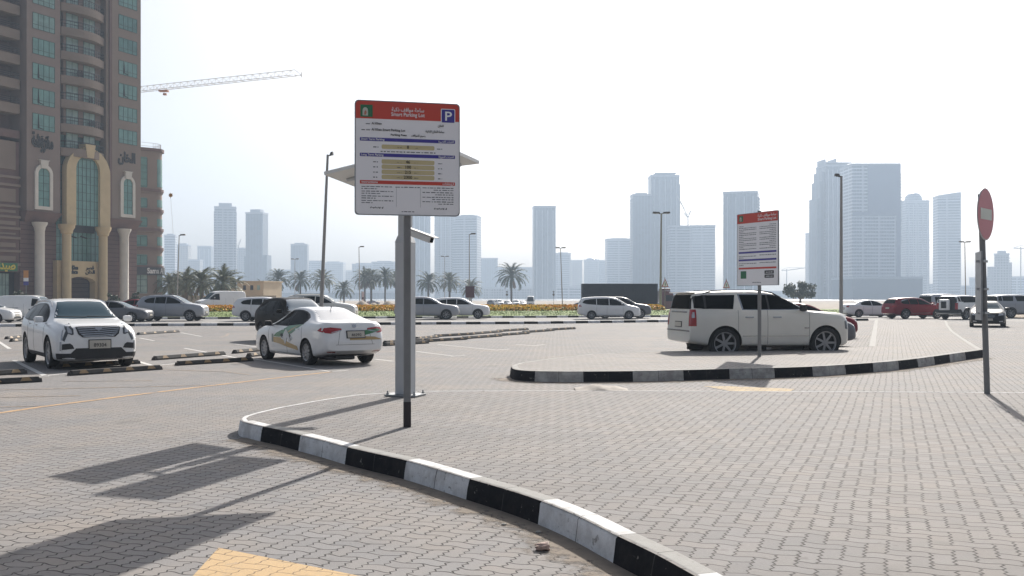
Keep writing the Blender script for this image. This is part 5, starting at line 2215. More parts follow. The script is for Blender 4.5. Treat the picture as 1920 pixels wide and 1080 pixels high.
# pale boundary wall
o = empty('boundary_wall', (XA(445, 175), 175, -.8), math.radians(-6), 'pale low boundary wall behind the tall white van', 'wall')
b = MB()
b.box(-14, 7, 0, .25, 0, 2.6)
b.done('panel', mat('wall_offwhite', (.42, .38, .32), .85, var=.1, scale=.5), o)
b = MB()
b.box(-14.1, 7.1, -.05, .3, 2.602, 2.75)
b.done('coping', cb_, o)


# ---- cranes
CRM = mat('crane_steel', (.30, .27, .24), .6)


def lattice(b, a, c, w, h, n, r=.07, up=Vector((0, 0, 1))):
    a, c = Vector(a), Vector(c)
    d = (c - a).normalized()
    sd_ = d.cross(up).normalized() * w / 2
    u = up * h
    P = lambda t: (a.lerp(c, t) - sd_, a.lerp(c, t) + sd_, a.lerp(c, t) + u)
    prev = None
    for i in range(n + 1):
        q = P(i / n)
        b.tube(q[0], q[1], r * .6, n=4, cap=False)
        if prev:
            for k in range(3):
                b.tube(prev[k], q[k], r, n=4, cap=False)
            mid = tuple((x + y) / 2 for x, y in zip(prev, q))
            b.tube(prev[0], mid[2], r * .6, n=4, cap=False)
            b.tube(mid[2], q[0], r * .6, n=4, cap=False)
            b.tube(prev[1], mid[2], r * .6, n=4, cap=False)
            b.tube(mid[2], q[1], r * .6, n=4, cap=False)
        prev = q


cr = empty('tower_crane', (0, 0, 0), 0, 'long pale lattice crane jib reaching out from behind the brown tower', 'crane')
A_ = AT(120, 187, 232)
B_ = AT(553, 141.5, 200)
b = MB()
lattice(b, A_, B_, 1.2, 1.15, 34, .055)
b.tube(B_ + Vector((0, 0, 1.15)), B_ + Vector((1.3, 0, 0)), .05, n=4)
b.tube(B_, B_ + Vector((1.4, 0, 0)), .05, n=4)
b.tube(B_ + Vector((1.3, 0, -.4)), B_ + Vector((1.3, 0, .7)), .07, n=4)
b.done('jib', mat('crane_pale', (.50, .46, .40), .6), cr)
b = MB()
for a in ((-.9, -.9), (.9, -.9), (.9, .9), (-.9, .9)):
    b.tube((A_.x + a[0], A_.y + a[1], -.8), (A_.x + a[0], A_.y + a[1], A_.z + 6), .12, n=4)
for k in range(24):
    z = 2 * k
    b.tube((A_.x - .9, A_.y - .9, z), (A_.x + .9, A_.y - .9, z + 2), .06, n=4)
b.done('mast', CRM, cr)
tq = A_.lerp(B_, (323 - 120) / (553 - 120))
b = MB()
b.box(tq.x - 1.0, tq.x + 1.0, tq.y - .5, tq.y + .5, tq.z - .55, tq.z - .2)
b.box(tq.x - .1, tq.x + .6, tq.y - .3, tq.y + .3, tq.z - 1.3, tq.z - .9)
b.tube((tq.x, tq.y, tq.z - .5), (tq.x + .1, tq.y, tq.z - 1), .05, n=4)
b.done('trolley', mat('crane_orange', (.42, .17, .06), .6), cr)


def far_crane(px, yt, Y, jl, label, luff=0.0, base=430):
    s = F / Y
    p = AT(px, yt, Y)
    o = empty('tower_crane', (p.x, p.y, 0), 0, label, 'crane')
    zb_ = CH + (HZ - base) / s
    b = MB()
    b.tube((0, 0, zb_), (0, 0, p.z + 2), .7, n=4)
    b.done('mast', CRM, o)
    b = MB()
    for (a, c) in jl:
        d = Vector(((a) / s, 0, c / s))
        b.tube((0, 0, p.z), (d.x, 0, p.z + d.z), .55, n=4)
        b.tube((0, 0, p.z + 4), (d.x, 0, p.z + d.z), .25, n=4)
    b.done('jib', CRM, o)
    return o


far_crane(1290, 408, 1260, [(-8, 8), (-22, 45), (6, 14)], 'luffing crane on the roof beside the highest middle tower', base=430)
far_crane(1475, 507, 1500, [(36, 5), (-10, 0)], 'hazy tower crane standing over the round tree', base=552)
far_crane(1914, 466, 1250, [(-14, 1), (30, -1)], 'hazy tower crane at the right picture edge', base=545)
far_crane(447, 462, 1550, [(5, 14), (-8, 5)], 'tiny crane between the two high left towers', base=470)
far_crane(1757, 495, 1500, [(-4, 2), (4, 2)], 'thin hazy mast left of the slanted tower', base=545)

# kite
kp = AT(320, 366, 60)
k_ = empty('kite', tuple(kp), 0, 'small orange leaf shaped kite on a thin line over the left towers', 'kite')
b = MB()
pts = []
for i in range(16):
    a = 2 * PI * i / 16 + PI / 2
    r_ = .16 if i % 2 == 0 else .09
    if i == 8:
        r_ = .20
    pts.append((r_ * math.cos(a), r_ * math.sin(a)))
b.prism(pts, -.01, .01, 'y')
b.done('sail', mat('kite_orange', (.42, .20, .05), .7), k_)
b = MB()
b.tube((0, 0, -.1), (.15, 0, -2.3), .006, n=4)
b.done('tail', mat('kite_string', (.5, .42, .34), .8), k_)
# ================================================================== palms, trees, flowers, grass
PALM = mat('palm_green', (.060, .085, .042), .7, var=.35, scale=.8)
PALM2 = mat('palm_grey_green', (.15, .165, .10), .7, var=.3, scale=.8)
DRY = mat('palm_dry_frond', (.17, .125, .08), .8, var=.2, scale=1)
TRK = mat('palm_trunk', (.105, .085, .068), .9, var=.25, scale=6, bump=.5)


def frond(bm, base, az, el, L, droop, w=.5, n=22, mi=0):
    pts = []
    p = Vector(base)
    a = el
    d = Vector((math.cos(az), math.sin(az), 0))
    for i in range(n + 1):
        pts.append(p.copy())
        p = p + (d * math.cos(a) + Vector((0, 0, math.sin(a)))) * L / n
        a -= droop / n * (.5 + i / n * 1.1)
    sd_ = Vector((-d.y, d.x, 0))
    for i in range(n):
        t = i / n
        q, r = pts[i], pts[i + 1]
        ax = (r - q).normalized()
        up = sd_.cross(ax) * -1
        wd = .035 * (1 - t) + .012
        f = bm.faces.new([bm.verts.new(v) for v in (q - sd_ * wd, q + sd_ * wd, r + sd_ * wd * .9, r - sd_ * wd * .9)])
        f.material_index = mi
        if t < .12:
            continue
        ll = w * (math.sin(min(1, (t - .08) * 1.25) * PI * .86) ** .6) * 1.0
        for s_ in (-1, 1):
            for kk in (0, .5):
                b0 = q.lerp(r, kk)
                tip = b0 + (sd_ * s_ * .72 + ax * .75 + Vector((0, 0, random.uniform(-.45, .1)))).normalized() * ll * random.uniform(.85, 1.1)
                e = ax * .055
                f = bm.faces.new([bm.verts.new(v) for v in (b0 - e, b0 + e, tip)])
                f.material_index = mi


def palm_meshes(seed, h, L, nfr, trunk_r, dry=6, pal=PALM, spread=1.0):
    random.seed(seed)
    b = MB()
    prof = [(trunk_r * 1.5, 0), (trunk_r * 1.1, .3)]
    n = int(h / .22)
    for i in range(n):
        z = .3 + (h - .5) * i / n
        prof += [(trunk_r * (1.08 + random.uniform(-.03, .05)), z), (trunk_r * .95, z + .12)]
    prof += [(trunk_r * 1.5, h - .25), (trunk_r * 1.2, h + .1), (0, h + .2)]
    b.lathe(prof, n=10)
    for v in b.bm.verts:
        v.co.x += .06 * math.sin(v.co.z * .5 + seed) * v.co.z / h
    tm = bpy.data.meshes.new('trunk')
    bmesh.ops.recalc_face_normals(b.bm, faces=b.bm.faces)
    b.bm.to_mesh(tm)
    b.bm.free()
    tm.materials.append(TRK)
    bm = bmesh.new()
    for i in range(nfr):
        az = i * 2.39996 + random.uniform(-.2, .2)
        t = i / nfr
        el = 1.45 - 1.75 * t * spread + random.uniform(-.12, .12)
        frond(bm, (0, 0, h + random.uniform(-.1, .2)), az, el, L * random.uniform(.85, 1.08), 1.25 + .5 * random.random(), w=L * .17)
    for i in range(dry):
        frond(bm, (0, 0, h - .1), random.uniform(0, 2 * PI), random.uniform(-.9, -.5), L * .7, .7, w=L * .12, mi=1)
    cm_ = bpy.data.meshes.new('crown')
    bm.to_mesh(cm_)
    bm.free()
    cm_.materials.append(pal)
    cm_.materials.append(DRY)
    return tm, cm_


def palm(me, px, ytop, crown_px, Y, label, grp='date palms along the shore', base=-.8, sc=None):
    """meshes are modelled 7 m to the crown base with 3.4 m fronds"""
    s = F / Y
    o = empty('palm_tree', (XA(px, Y), Y, base), random.uniform(0, 6.28), label, 'palm tree', grp)
    H_ = CH + (HZ - ytop) / s - base
    wsc = (crown_px / s) / 5.0
    t_ = link('trunk', me[0], None, o)
    c_ = link('crown', me[1], None, o)
    ch_ = 2.6 * wsc
    k = (H_ - ch_) / 7.0
    t_.scale = (wsc * 1.0, wsc * 1.0, k)
    c_.scale = (wsc, wsc, wsc)
    c_.location = (0, 0, (H_ - ch_) - 7.0 * wsc)
    return o


pm = [palm_meshes(11, 7, 3.4, 62, .20), palm_meshes(12, 7, 3.5, 54, .19), palm_meshes(13, 7, 3.3, 70, .22, pal=PALM2), palm_meshes(14, 7, 3.4, 60, .19, dry=14, pal=PALM2)]
lone = [(522, 503, 44, 330, 0, 'palm with an open star crown, first right of the dark slab tower'), (563, 505, 42, 330, 1, 'palm with an open crown, second right of the dark slab tower'),
        (605, 503, 46, 330, 2, 'palm right behind the leaning street lamp'), (645, 524, 38, 300, 1, 'shortest palm, between the leaning lamp and the delivery rider'),
        (684, 501, 44, 320, 3, 'palm with a thick double crown behind the delivery rider, left trunk'), (696, 501, 44, 325, 2, 'palm with a thick double crown behind the delivery rider, right trunk'),
        (722, 501, 40, 320, 0, 'palm nearest the left side of the camera mast'), (742, 505, 36, 340, 1, 'palm mostly hidden by the camera mast'), (803, 508, 44, 320, 0, 'palm first right of the camera mast'),
        (843, 508, 42, 320, 2, 'palm second right of the camera mast'), (883, 521, 40, 320, 3, 'palm behind the maroon banner'), (959, 490, 54, 330, 1, 'tallest lone palm standing over the white parked cars')]
for px, yt, cp, Y, i, l in lone:
    palm(pm[i], px, yt, cp, Y, l)
big = [(318, 508, 54, 170, 2, 'bushy palm nearest the brown corner building'), (350, 502, 62, 160, 3, 'big bushy palm behind the silver family wagon rear'),
       (378, 498, 62, 155, 2, 'big bushy palm with crossing fronds above the silver family wagon'), (418, 497, 72, 150, 3, 'big bushy palm behind the tall white van'), (440, 515, 46, 200, 2, 'smaller palm half hidden right of the tall white van'), (335, 512, 60, 190, 0, 'darker palm between the bushy ones'),
       (492, 524, 34, 260, 3, 'small palm at the end of the cream building')]
for px, yt, cp, Y, i, l in big:
    palm(pm[i], px, yt, cp, Y, l, 'bushy palms by the left shore')


def leafy(name, px, ytop, cw, Y, label, trunk_h, cols, seed, nleaf=2600, leaf=.16, squash=.62, base=-.8, cat='tree'):
    random.seed(seed)
    s = F / Y
    W_ = cw / s
    H_ = CH + (HZ - ytop) / s - base
    o = empty(name, (XA(px, Y), Y, base), 0, label, cat)
    b = MB()
    th = trunk_h * H_
    b.tube((0, 0, 0), (.03 * W_, 0, th), .045 * W_, .032 * W_, 8)
    tips = []
    for i in range(7):
        a = 2 * PI * i / 7 + .3
        e = Vector((math.cos(a) * W_ * .32, math.sin(a) * W_ * .32, th + (H_ - th) * random.uniform(.3, .75)))
        b.tube((.03 * W_, 0, th - .1), e, .024 * W_, .008 * W_, 6)
        tips.append(e)
    b.done('trunk', TRK, o, True)
    bm = bmesh.new()
    cl = []
    for i in range(26):
        a, rr = random.uniform(0, 2 * PI), random.random() ** .5
        zc = th + (H_ - th) * (.15 + .7 * random.random() * (1 - rr * rr * .45))
        cl.append((Vector((math.cos(a) * rr * W_ * .40, math.sin(a) * rr * W_ * .40, zc)), random.uniform(.07, .14) * W_))
    for i in range(nleaf):
        c_, r_ = random.choice(cl)
        v = Vector((random.gauss(0, 1), random.gauss(0, 1), random.gauss(0, 1) * squash)).normalized() * r_ * random.random() ** .35
        p = c_ + v
        n_ = Vector((random.gauss(0, 1), random.gauss(0, 1), random.gauss(.6, 1))).normalized()
        t1 = n_.orthogonal().normalized()
        t2 = n_.cross(t1)
        l_ = leaf * random.uniform(.7, 1.4)
        f = bm.faces.new([bm.verts.new(p + t1 * l_), bm.verts.new(p + t2 * l_ * .6), bm.verts.new(p - t1 * l_), bm.verts.new(p - t2 * l_ * .6)])
        f.material_index = random.choice((0, 0, 1))
    me = bpy.data.meshes.new('crown')
    bm.to_mesh(me)
    bm.free()
    link('crown', me, cols, o)
    return o


LG = [mat('leaf_dark', (.040, .060, .022), .6), mat('leaf_mid', (.075, .105, .04), .6)]
leafy('broadleaf_tree', 1499, 522, 64, 190, 'round leafy tree on a single trunk behind the ivory SUV bonnet', .35, LG, 3, nleaf=3600, leaf=.17)
for i, (px, yt, cw, Y, l) in enumerate([(213, 543, 30, 128, 'dark clipped bush between the beige columns and the cream column'), (252, 541, 26, 132, 'dark bush right of the cream column'), (36, 540, 40, 124, 'dark leafy bush beside the orange notice at the shop front'),
                                        (1435, 548, 30, 200, 'flat dark bush at the foot of the round tree')]):
    leafy('bush', px, yt, cw, Y, l, .15, [LG[0], LG[0], LG[1]], 20 + i, 1500, .10, base=0 if i < 3 else -.8, cat='bush')

# flower bed and grass in the median
random.seed(5)
FL = [mat('flower_orange', (.66, .34, .05), .7), mat('flower_yellow', (.78, .56, .08), .7), mat('flower_leaf', (.10, .14, .03), .8), mat('flower_rust', (.40, .12, .02), .7)]


def bedz(t):
    return .50 + .22 * min(1, t * 1.6)


def along(path, x):
    for (a, b_), (c, d) in zip(path, path[1:]):
        if a <= x <= c:
            return b_ + (d - b_) * (x - a) / (c - a)
    return path[-1][1]


bm = bmesh.new()
n = 0
while n < 26000:
    x = random.uniform(-26.5, 13.8)
    t = random.random()
    y = along(md4, x) + 5.0 + t * 6
    z = bedz(t)
    patch = math.sin(x * .9 + math.sin(y * 1.3) * 2) + math.sin(x * .37 + 1.7)
    k = random.random()
    mi = 2 if k < (.40 if t < .12 else .12) else (1 if (patch > .0) == (k < .85) else 0) if k < .98 else 3
    hgt = random.uniform(0, .26)
    p = Vector((x, y, z + hgt))
    n_ = Vector((random.gauss(0, 1), random.gauss(-.6, 1), random.gauss(.4, 1))).normalized()
    t1 = n_.orthogonal().normalized()
    t2 = n_.cross(t1)
    l_ = random.uniform(.05, .10)
    f = bm.faces.new([bm.verts.new(p + t1 * l_), bm.verts.new(p + t2 * l_), bm.verts.new(p - t1 * l_), bm.verts.new(p - t2 * l_)])
    f.material_index = mi
    n += 1
me = bpy.data.meshes.new('flower_bed')
bm.to_mesh(me)
bm.free()
o = link('flower_bed', me, FL)
o['kind'] = 'stuff'
# soil mound under the flowers
bm = bmesh.new()
prev = None
for i in range(41):
    x = -26.7 + 40.7 * i / 40
    ring = []
    for t in (-.03, 0, .15, .35, .62, 1.0, 1.05):
        y = along(md4, x) + 5.0 + t * 6
        z = .48 if t in (-.03, 1.05) else bedz(t)
        ring.append(bm.verts.new((x, y, z)))
    if prev:
        for a in range(6):
            bm.faces.new((prev[a], prev[a + 1], ring[a + 1], ring[a]))
    prev = ring
me = bpy.data.meshes.new('soil')
bmesh.ops.recalc_face_normals(bm, faces=bm.faces)
bm.to_mesh(me)
bm.free()
o = link('soil', me, mat('bed_soil_green', (.12, .10, .04), .95, var=.3, scale=3))
o['kind'] = 'stuff'
bm = bmesh.new()
for i in range(16000):
    x = random.uniform(-34, 42)
    y = along(md4, max(-37, min(42, x))) + .35 + random.random() * 4.3
    h = random.uniform(.03, .09)
    a = random.uniform(0, PI)
    d = Vector((math.cos(a), math.sin(a), 0)) * .03
    dd = max(.28, min(4.5, y - along(md4, max(-37, min(42, x)))))
    p = Vector((x, y, .13 + (dd - .28) * .085))
    bm.faces.new([bm.verts.new(p - d), bm.verts.new(p + d), bm.verts.new(p + Vector((random.uniform(-.03, .03), random.uniform(-.03, .03), h)))])
me = bpy.data.meshes.new('grass')
bm.to_mesh(me)
bm.free()
o = link('grass', me, GRASS)
o['kind'] = 'stuff'


# sand heaps beyond the median
random.seed(9)
for i, (pa, pb, y, Y, lb) in enumerate([(545, 640, 566, 130, 'long low sand heap behind the dark green hatch and rider, left half'), (640, 762, 563, 150, 'long pale sand heap behind the delivery rider'), (1840, 1950, 592, 84, 'low spoil heap of sand at the right picture edge'), (760, 925, 566, 150, 'sand heap behind the two overlapping silver and white wagons')]):
    x0, x1 = XA(pa, Y), XA(pb, Y)
    h = CH + (HZ - y) / (F / Y)
    z0 = -.8 if Y > 100 else -.02
    h = max(h - z0, .25)
    bm = bmesh.new()
    g = []
    for a in range(61):
        row = []
        for c in range(13):
            u, v = a / 60, c / 12
            e = math.sin(PI * v) ** .8 * min(1, u * 8, (1 - u) * 8)
            z = h * e * (.78 + .22 * math.sin(u * 23 + c * .6) * math.sin(u * 9 + 2)) + random.uniform(-.03, .03) * e
            row.append(bm.verts.new((x0 + (x1 - x0) * u, Y + (v - .5) * 9, z0 - .02 + z)))
        g.append(row)
    for a in range(60):
        for c in range(12):
            bm.faces.new((g[a][c], g[a + 1][c], g[a + 1][c + 1], g[a][c + 1]))
    o = finish(bm, 'sand_heap', SAND, None, True, 60)
    tag(o, lb, 'sand heap')
# ================================================================== the vehicles
def P3(px, Y):
    return (XA(px, Y), Y, 0)


# ---- white crossover facing the camera side
c = Car('parked_car', 'white crossover facing the camera with broad chrome barred grille', 'car', 'suv', 4.81, 1.90, 1.65, M['white'], (-10.98, 25.07), (.58, -.815), R=.375, rimf=.72, spokes=7, wstyle='twin', sub=2,
        over=dict(zb=[(0, .15), (.04, .12), (.12, .12), (.85, .14), (.95, .20), (1, .26)], top=[(0, .34), (.003, .46), (.010, .56), (.022, .615), (.06, .645), (.14, .672), (.250, .70), (.295, .765), (.35, .86), (.40, .93), (.44, .965), (.50, .99), (.57, 1.0), (.75, .99), (.85, .965), (.905, .94), (.925, .90), (.948, .82), (.968, .735), (.982, .66), (.990, .55), (.995, .42), (1, .34)],
                  ws=(.715, .945, .75, .54),
                  plan=[(0, .70), (.006, .80), (.02, .885), (.05, .945), (.12, .985), (.2, 1), (.75, 1), (.88, .985), (.94, .955), (.975, .90), (.992, .84), (1, .76)]))
c.glazing()
c.side([(.306, .666), (.342, .738), (.39, .818), (.438, .875), (.49, .912), (.55, .927), (.70, .922), (.80, .888), (.845, .845), (.872, .79), (.87, .75), (.84, .69), (.70, .662), (.31, .657)], 'window_trim', M['plastic'], off=.006)
c.ends('f', [(-.52, .595), (-.47, .50), (-.38, .455), (.38, .455), (.47, .50), (.52, .595), (.45, .612), (-.45, .612)], 'grille', M['plastic'], off=.010)
for k, (z, w0) in enumerate(((.592, .50), (.565, .485), (.538, .465), (.511, .445), (.484, .405), (.462, .36))):
    c.ends('f', [(-w0, z + .006), (-w0, z + .018), (-.1, z + .004), (.1, z + .004), (w0, z + .018), (w0, z + .006), (.1, z - .008), (-.1, z - .008)], 'grille_bar', M['chrome'], off=.022)
c.ends('f', [(-.085, .60), (.085, .60), (.075, .565), (0, .545), (-.075, .565)], 'badge', M['chrome'], off=.035)
c.ends('f', [(.58, .50), (.60, .575), (.74, .635), (.90, .655), (.93, .62), (.80, .55), (.86, .42), (.80, .40), (.72, .51), (.62, .49)], 'headlight', M['lensd'], both=True, off=.008)
c.ends('f', [(.62, .51), (.64, .56), (.74, .60), (.80, .61), (.72, .52)], 'headlight_bulb', M['lens'], both=True, off=.014)
c.ends('f', [(.86, .42), (.89, .56), (.915, .56), (.90, .42)], 'daytime_lamp', M['chrome'], both=True, off=.012)
c.ends('f', [(.56, .30), (.86, .285), (.86, .365), (.66, .375), (.60, .35)], 'fog_lamp_recess', M['plastic'], both=True, off=.008)
c.ends('f', [(.88, .27), (.93, .27), (.93, .40), (.88, .40)], 'fog_lamp', M['lens'], both=True, off=.010)
c.ends('f', [(-1.12, .10), (1.12, .10), (1.12, .235), (.64, .235), (.52, .305), (-.52, .305), (-.64, .235), (-1.12, .235)], 'lower_bumper', M['plastic'], off=.008)
c.plate_at('f', .02, .355 * c.H, .46, .19, '89304', .03)
c.side([(.955, .62), (.995, .60), (.99, .70), (.965, .78)], 'tail_light', M['tail'], off=.008)
c.ends('b', [(.70, .50), (.96, .50), (.96, .68), (.80, .68)], 'tail_light', M['tail'], both=True)
c.cladding(.085)
c.doorlines(zt=.66)
c.mirrors(x=.315, z=.665, sz=(.13, .21, .15))
c.rails(M['chrome'], .40, .84, .66)
b = MB()
b.box(-.9, .35, -.52, .52, 0, .012)
o = b.done('sunroof', M['glass'], c.root)
o.location = (c.X(.66), 0, c.H * .985)
# wipers at the foot of the glass
b = MB()
for (y0, y1) in ((-.65, .0), (.02, .66)):
    hh, _, _, _ = c.tree.ray_cast(Vector((5, y0, .735 * c.H)), Vector((-1, 0, 0)))
    h2, _, _, _ = c.tree.ray_cast(Vector((5, y1, .725 * c.H)), Vector((-1, 0, 0)))
    b.tube(hh + Vector((.02, 0, 0)), h2 + Vector((.02, 0, 0)), .012, n=5)
b.done('wiper', M['gap'], c.root)

# ---- the taxi
c = Car('parked_car', 'white saloon taxi with green and gold door stripe seen from behind', 'car', 'sedan', 4.63, 1.79, 1.435, M['white'], (-5.18, 26.24), (-.585, .811), R=.315, rimf=.68, spokes=9, wstyle='hub', sub=2,
        over=dict(ws=(.71, .935, .77, .54), rw=(.775, .945, .76, .60)))
SIL = mat('silvered_glass', (.30, .32, .35), .22, coat=.5)
c.glazing(rear_m=SIL)
c.side([(.292, .665), (.335, .755), (.385, .84), (.435, .90), (.49, .938), (.545, .948), (.61, .942), (.665, .915), (.71, .872), (.748, .815), (.76, .76), (.745, .695), (.55, .652), (.30, .658)], 'window_trim', M['plastic'], off=.005)
c.ends('b', [(.40, .615), (.52, .585), (.74, .555), (.93, .565), (.99, .60), (.97, .645), (.75, .66), (.42, .64)], 'tail_light', M['tail'], both=True, off=.010)
c.ends('b', [(.42, .60), (.72, .568), (.72, .578), (.42, .615)], 'tail_light_trim', M['chrome'], both=True, off=.016)
c.side([(.925, .60), (.965, .575), (.992, .57), (.992, .65), (.95, .65)], 'tail_light', M['tail'], off=.008)
GRN = mat('livery_green', (.035, .17, .06), .35, coat=.6)
GLD = mat('livery_gold', (.42, .28, .10), .35, coat=.5)
PAL = mat('livery_grey', (.30, .33, .30), .4)
c.side([(.57, .662), (.74, .70), (.68, .62), (.61, .53), (.54, .49), (.44, .45), (.36, .455), (.40, .52), (.47, .575)], 'green_stripe', GRN, off=.012)
c.side([(.36, .445), (.46, .44), (.56, .37), (.68, .31), (.69, .24), (.56, .28), (.44, .33), (.36, .35)], 'gold_stripe', GLD, off=.011)
c.side([(.665, .655), (.70, .68), (.64, .61), (.55, .52), (.53, .51), (.60, .60)], 'gold_line', GLD, off=.015)
c.side([(.335, .35), (.352, .35), (.352, .50), (.335, .50)], 'side_emblem', PAL, off=.011)
c.side([(.50, .50), (.535, .60), (.575, .52), (.62, .44), (.58, .38), (.555, .45), (.53, .33), (.51, .40), (.475, .42)], 'bird_mark', mat('mark_white', (.6, .6, .6), .5), off=.017)
c.side([(.46, .50), (.475, .44), (.485, .49), (.50, .43), (.505, .50), (.48, .52)], 'script_mark', M['ink'], off=.017)
c.side([(.575, .50), (.60, .42), (.607, .43), (.59, .51)], 'script_mark', M['ink'], off=.017)
c.ends('b', [(-.48, .545), (-.10, .49), (-.28, .60), (-.70, .63), (-.84, .60)], 'green_stripe', GRN, off=.012)
c.ends('b', [(.16, .44), (-.84, .44), (-.60, .49), (-.20, .50), (.16, .51)], 'gold_stripe', GLD, off=.011)
c.plate_at('b', -.02, .535 * c.H, .46, .15, '46292', .03)
c.ends('b', [(-.06, .655), (.06, .655), (.06, .705), (-.06, .705)], 'badge', M['chrome'], off=.014)
c.fit([[(-.52, .36 * 1.0 * 1.435), (.52, .36 * 1.435), (.52, .365 * 1.435), (-.52, .365 * 1.435)]], 'b', 'boot_gap', M['gap'], .004)
c.ends('b', [(.52, .36), (.527, .36), (.44, .60), (.433, .60)], 'boot_gap', M['gap'], both=True, off=.004)
c.ends('b', [(.60, .225), (.86, .235), (.86, .25), (.60, .245)], 'reflector', M['tail'], both=True, off=.010)
c.ends('b', [(-.60, .13), (.60, .13), (.72, .185), (-.72, .185)], 'rear_valance', M['plastic'])
b = MB()
b.tube((-2.25, .45, .22), (-2.0, .45, .22), .035, n=8)
b.box(-2.1, -1.5, -.1, .6, .14, .24, bev=.04)
b.done('exhaust', M['plastic'], c.root)
c.ends('f', [(.50, .44), (.93, .46), (.95, .50), (.55, .49)], 'headlight', M['lens'], both=True)
c.doorlines(xs=(.285, .541, .74), zt=.65, handles=((.49, .585), (.69, .60)))
c.mirrors(m=M['plastic'], x=.315, z=.655, sz=(.12, .20, .14))
b = MB()
b.tube((0, 0, 0), (-.04, 0, .09), .012, n=5)
o = b.done('roof_aerial', M['gap'], c.root)
o.location = (c.X(.70), 0, c.H * .95)

# ---- the ivory full-size SUV
c = Car('parked_car', 'large ivory full size SUV with dark windows and split chrome wheels', 'car', 'bigsuv', 4.70, 2.0, 1.87, M['pearl'], (0, 0), (.985, .17), R=.425, rimf=.74, spokes=7, wstyle='spoke', sub=2, wd=.28, over=dict(fx=.164, rx=.784))
hd, lt = Vector((.985, .17)), Vector((-.17, .985))
q = Vector((XA(1357, 27.0), 27.0)) + lt * (1.02 - .16) - hd * c.rx
c.root.location = (q.x, q.y, 0)
c.glazing()
c.side([(.295, .712), (.335, .785), (.38, .855), (.425, .91), (.47, .938), (.52, .944), (.695, .944), (.682, .710)], 'window_trim', M['chrome'], off=.004)
c.side([(.882, .728), (.879, .928), (.915, .928), (.918, .728)], 'pillar_cover', M['plastic'], off=.007)
c.side([(.945, .735), (.942, .92), (.975, .90), (.982, .74)], 'pillar_cover', M['plastic'], off=.007)
c.side([(.505, .722), (.505, .93), (.527, .93), (.527, .722)], 'pillar_cover', M['plastic'], off=.007)
c.ends('b', [(.84, .48), (1.02, .48), (1.02, .72), (.84, .72)], 'tail_light', M['tail'], both=True, off=.010)
c.side([(.958, .48), (.988, .48), (.983, .72), (.960, .72)], 'tail_light', M['tail'], off=.012)
c.side([(.970, .60), (.985, .60), (.983, .68), (.970, .68)], 'reverse_lamp', M['lens'], off=.018)
c.ends('b', [(-.62, .67), (.62, .67), (.62, .69), (-.62, .69)], 'tailgate_trim', M['chrome'], off=.02)
c.ends('b', [(-.9, .40), (.9, .40), (.9, .42), (-.9, .42)], 'bumper_trim', M['chrome'], off=.02)
c.ends('b', [(-.85, .10), (.85, .10), (.95, .19), (-.95, .19)], 'rear_valance', M['plastic'], off=.01)
c.plate_at('b', 0, .50 * c.H, .5, .12)
c.ends('f', [(-.55, .38), (.55, .38), (.55, .56), (-.55, .56)], 'grille', M['chrome'])
c.ends('f', [(.62, .40), (.93, .42), (.93, .56), (.62, .56)], 'headlight', M['lens'], both=True)
c.side([(.002, .42), (.035, .43), (.04, .545), (.012, .55)], 'headlight', M['lensd'], off=.008)
c.side([(.27, .145), (.675, .145), (.675, .19), (.27, .19)], 'running_board', M['plastic'], off=.05, skirt=.05)
c.side([(.27, .33), (.68, .33), (.68, .338), (.27, .338)], 'moulding', M['chrome'], off=.014)
c.side([(.270, .44), (.30, .44), (.30, .46), (.270, .46)], 'side_badge', M['chrome'], off=.012)
c.doorlines(xs=(.268, .526, .705), zt=.71, zb=.18, handles=((.47, .60), (.64, .60)))
for sd_ in 'lr':
    for hx, hz_ in ((.47, .60), (.64, .60)):
        c.fit([[(c.X(hx + .025), hz_ * c.H), (c.X(hx - .025), hz_ * c.H), (c.X(hx - .025), (hz_ + .014) * c.H), (c.X(hx + .025), (hz_ + .014) * c.H)]], sd_, 'door_handle', M['chrome'], .04)
c.mirrors(m=M['plastic'], x=.315, z=.715, sz=(.14, .22, .20))
c.rails(M['plastic'], .42, .90, .70)
b = MB()
for x in (-1.2, -.2, .9):
    b.box(x - .25, x + .25, -.5, .5, .16, .34)
b.tube((c.rx, -.8, .425), (c.rx, .8, .425), .09, n=8)
b.tube((c.fx, -.8, .425), (c.fx, .8, .425), .07, n=8)
b.tube((-1.9, .45, .25), (1.0, .45, .3), .05, n=8)
b.done('chassis', M['plastic'], c.root)
b = MB()
b.box(-.16, .10, -.72, .72, 0, .03, bev=.012)
o = b.done('spoiler', M['pearl'], c.root, True)
o.location = (c.X(.965), 0, c.H * .955)

# ---- black small SUV behind the taxi
c = Car('parked_car', 'black small SUV facing the camera, mostly hidden by the taxi', 'car', 'suv', 4.6, 1.85, 1.68, M['dark'], (-8.2, 37.75), (.555, -.83), R=.35, sub=2)
c.glazing(front_m=mat('pale_windscreen', (.17, .21, .25), .2, spec=.4))
c.generic()

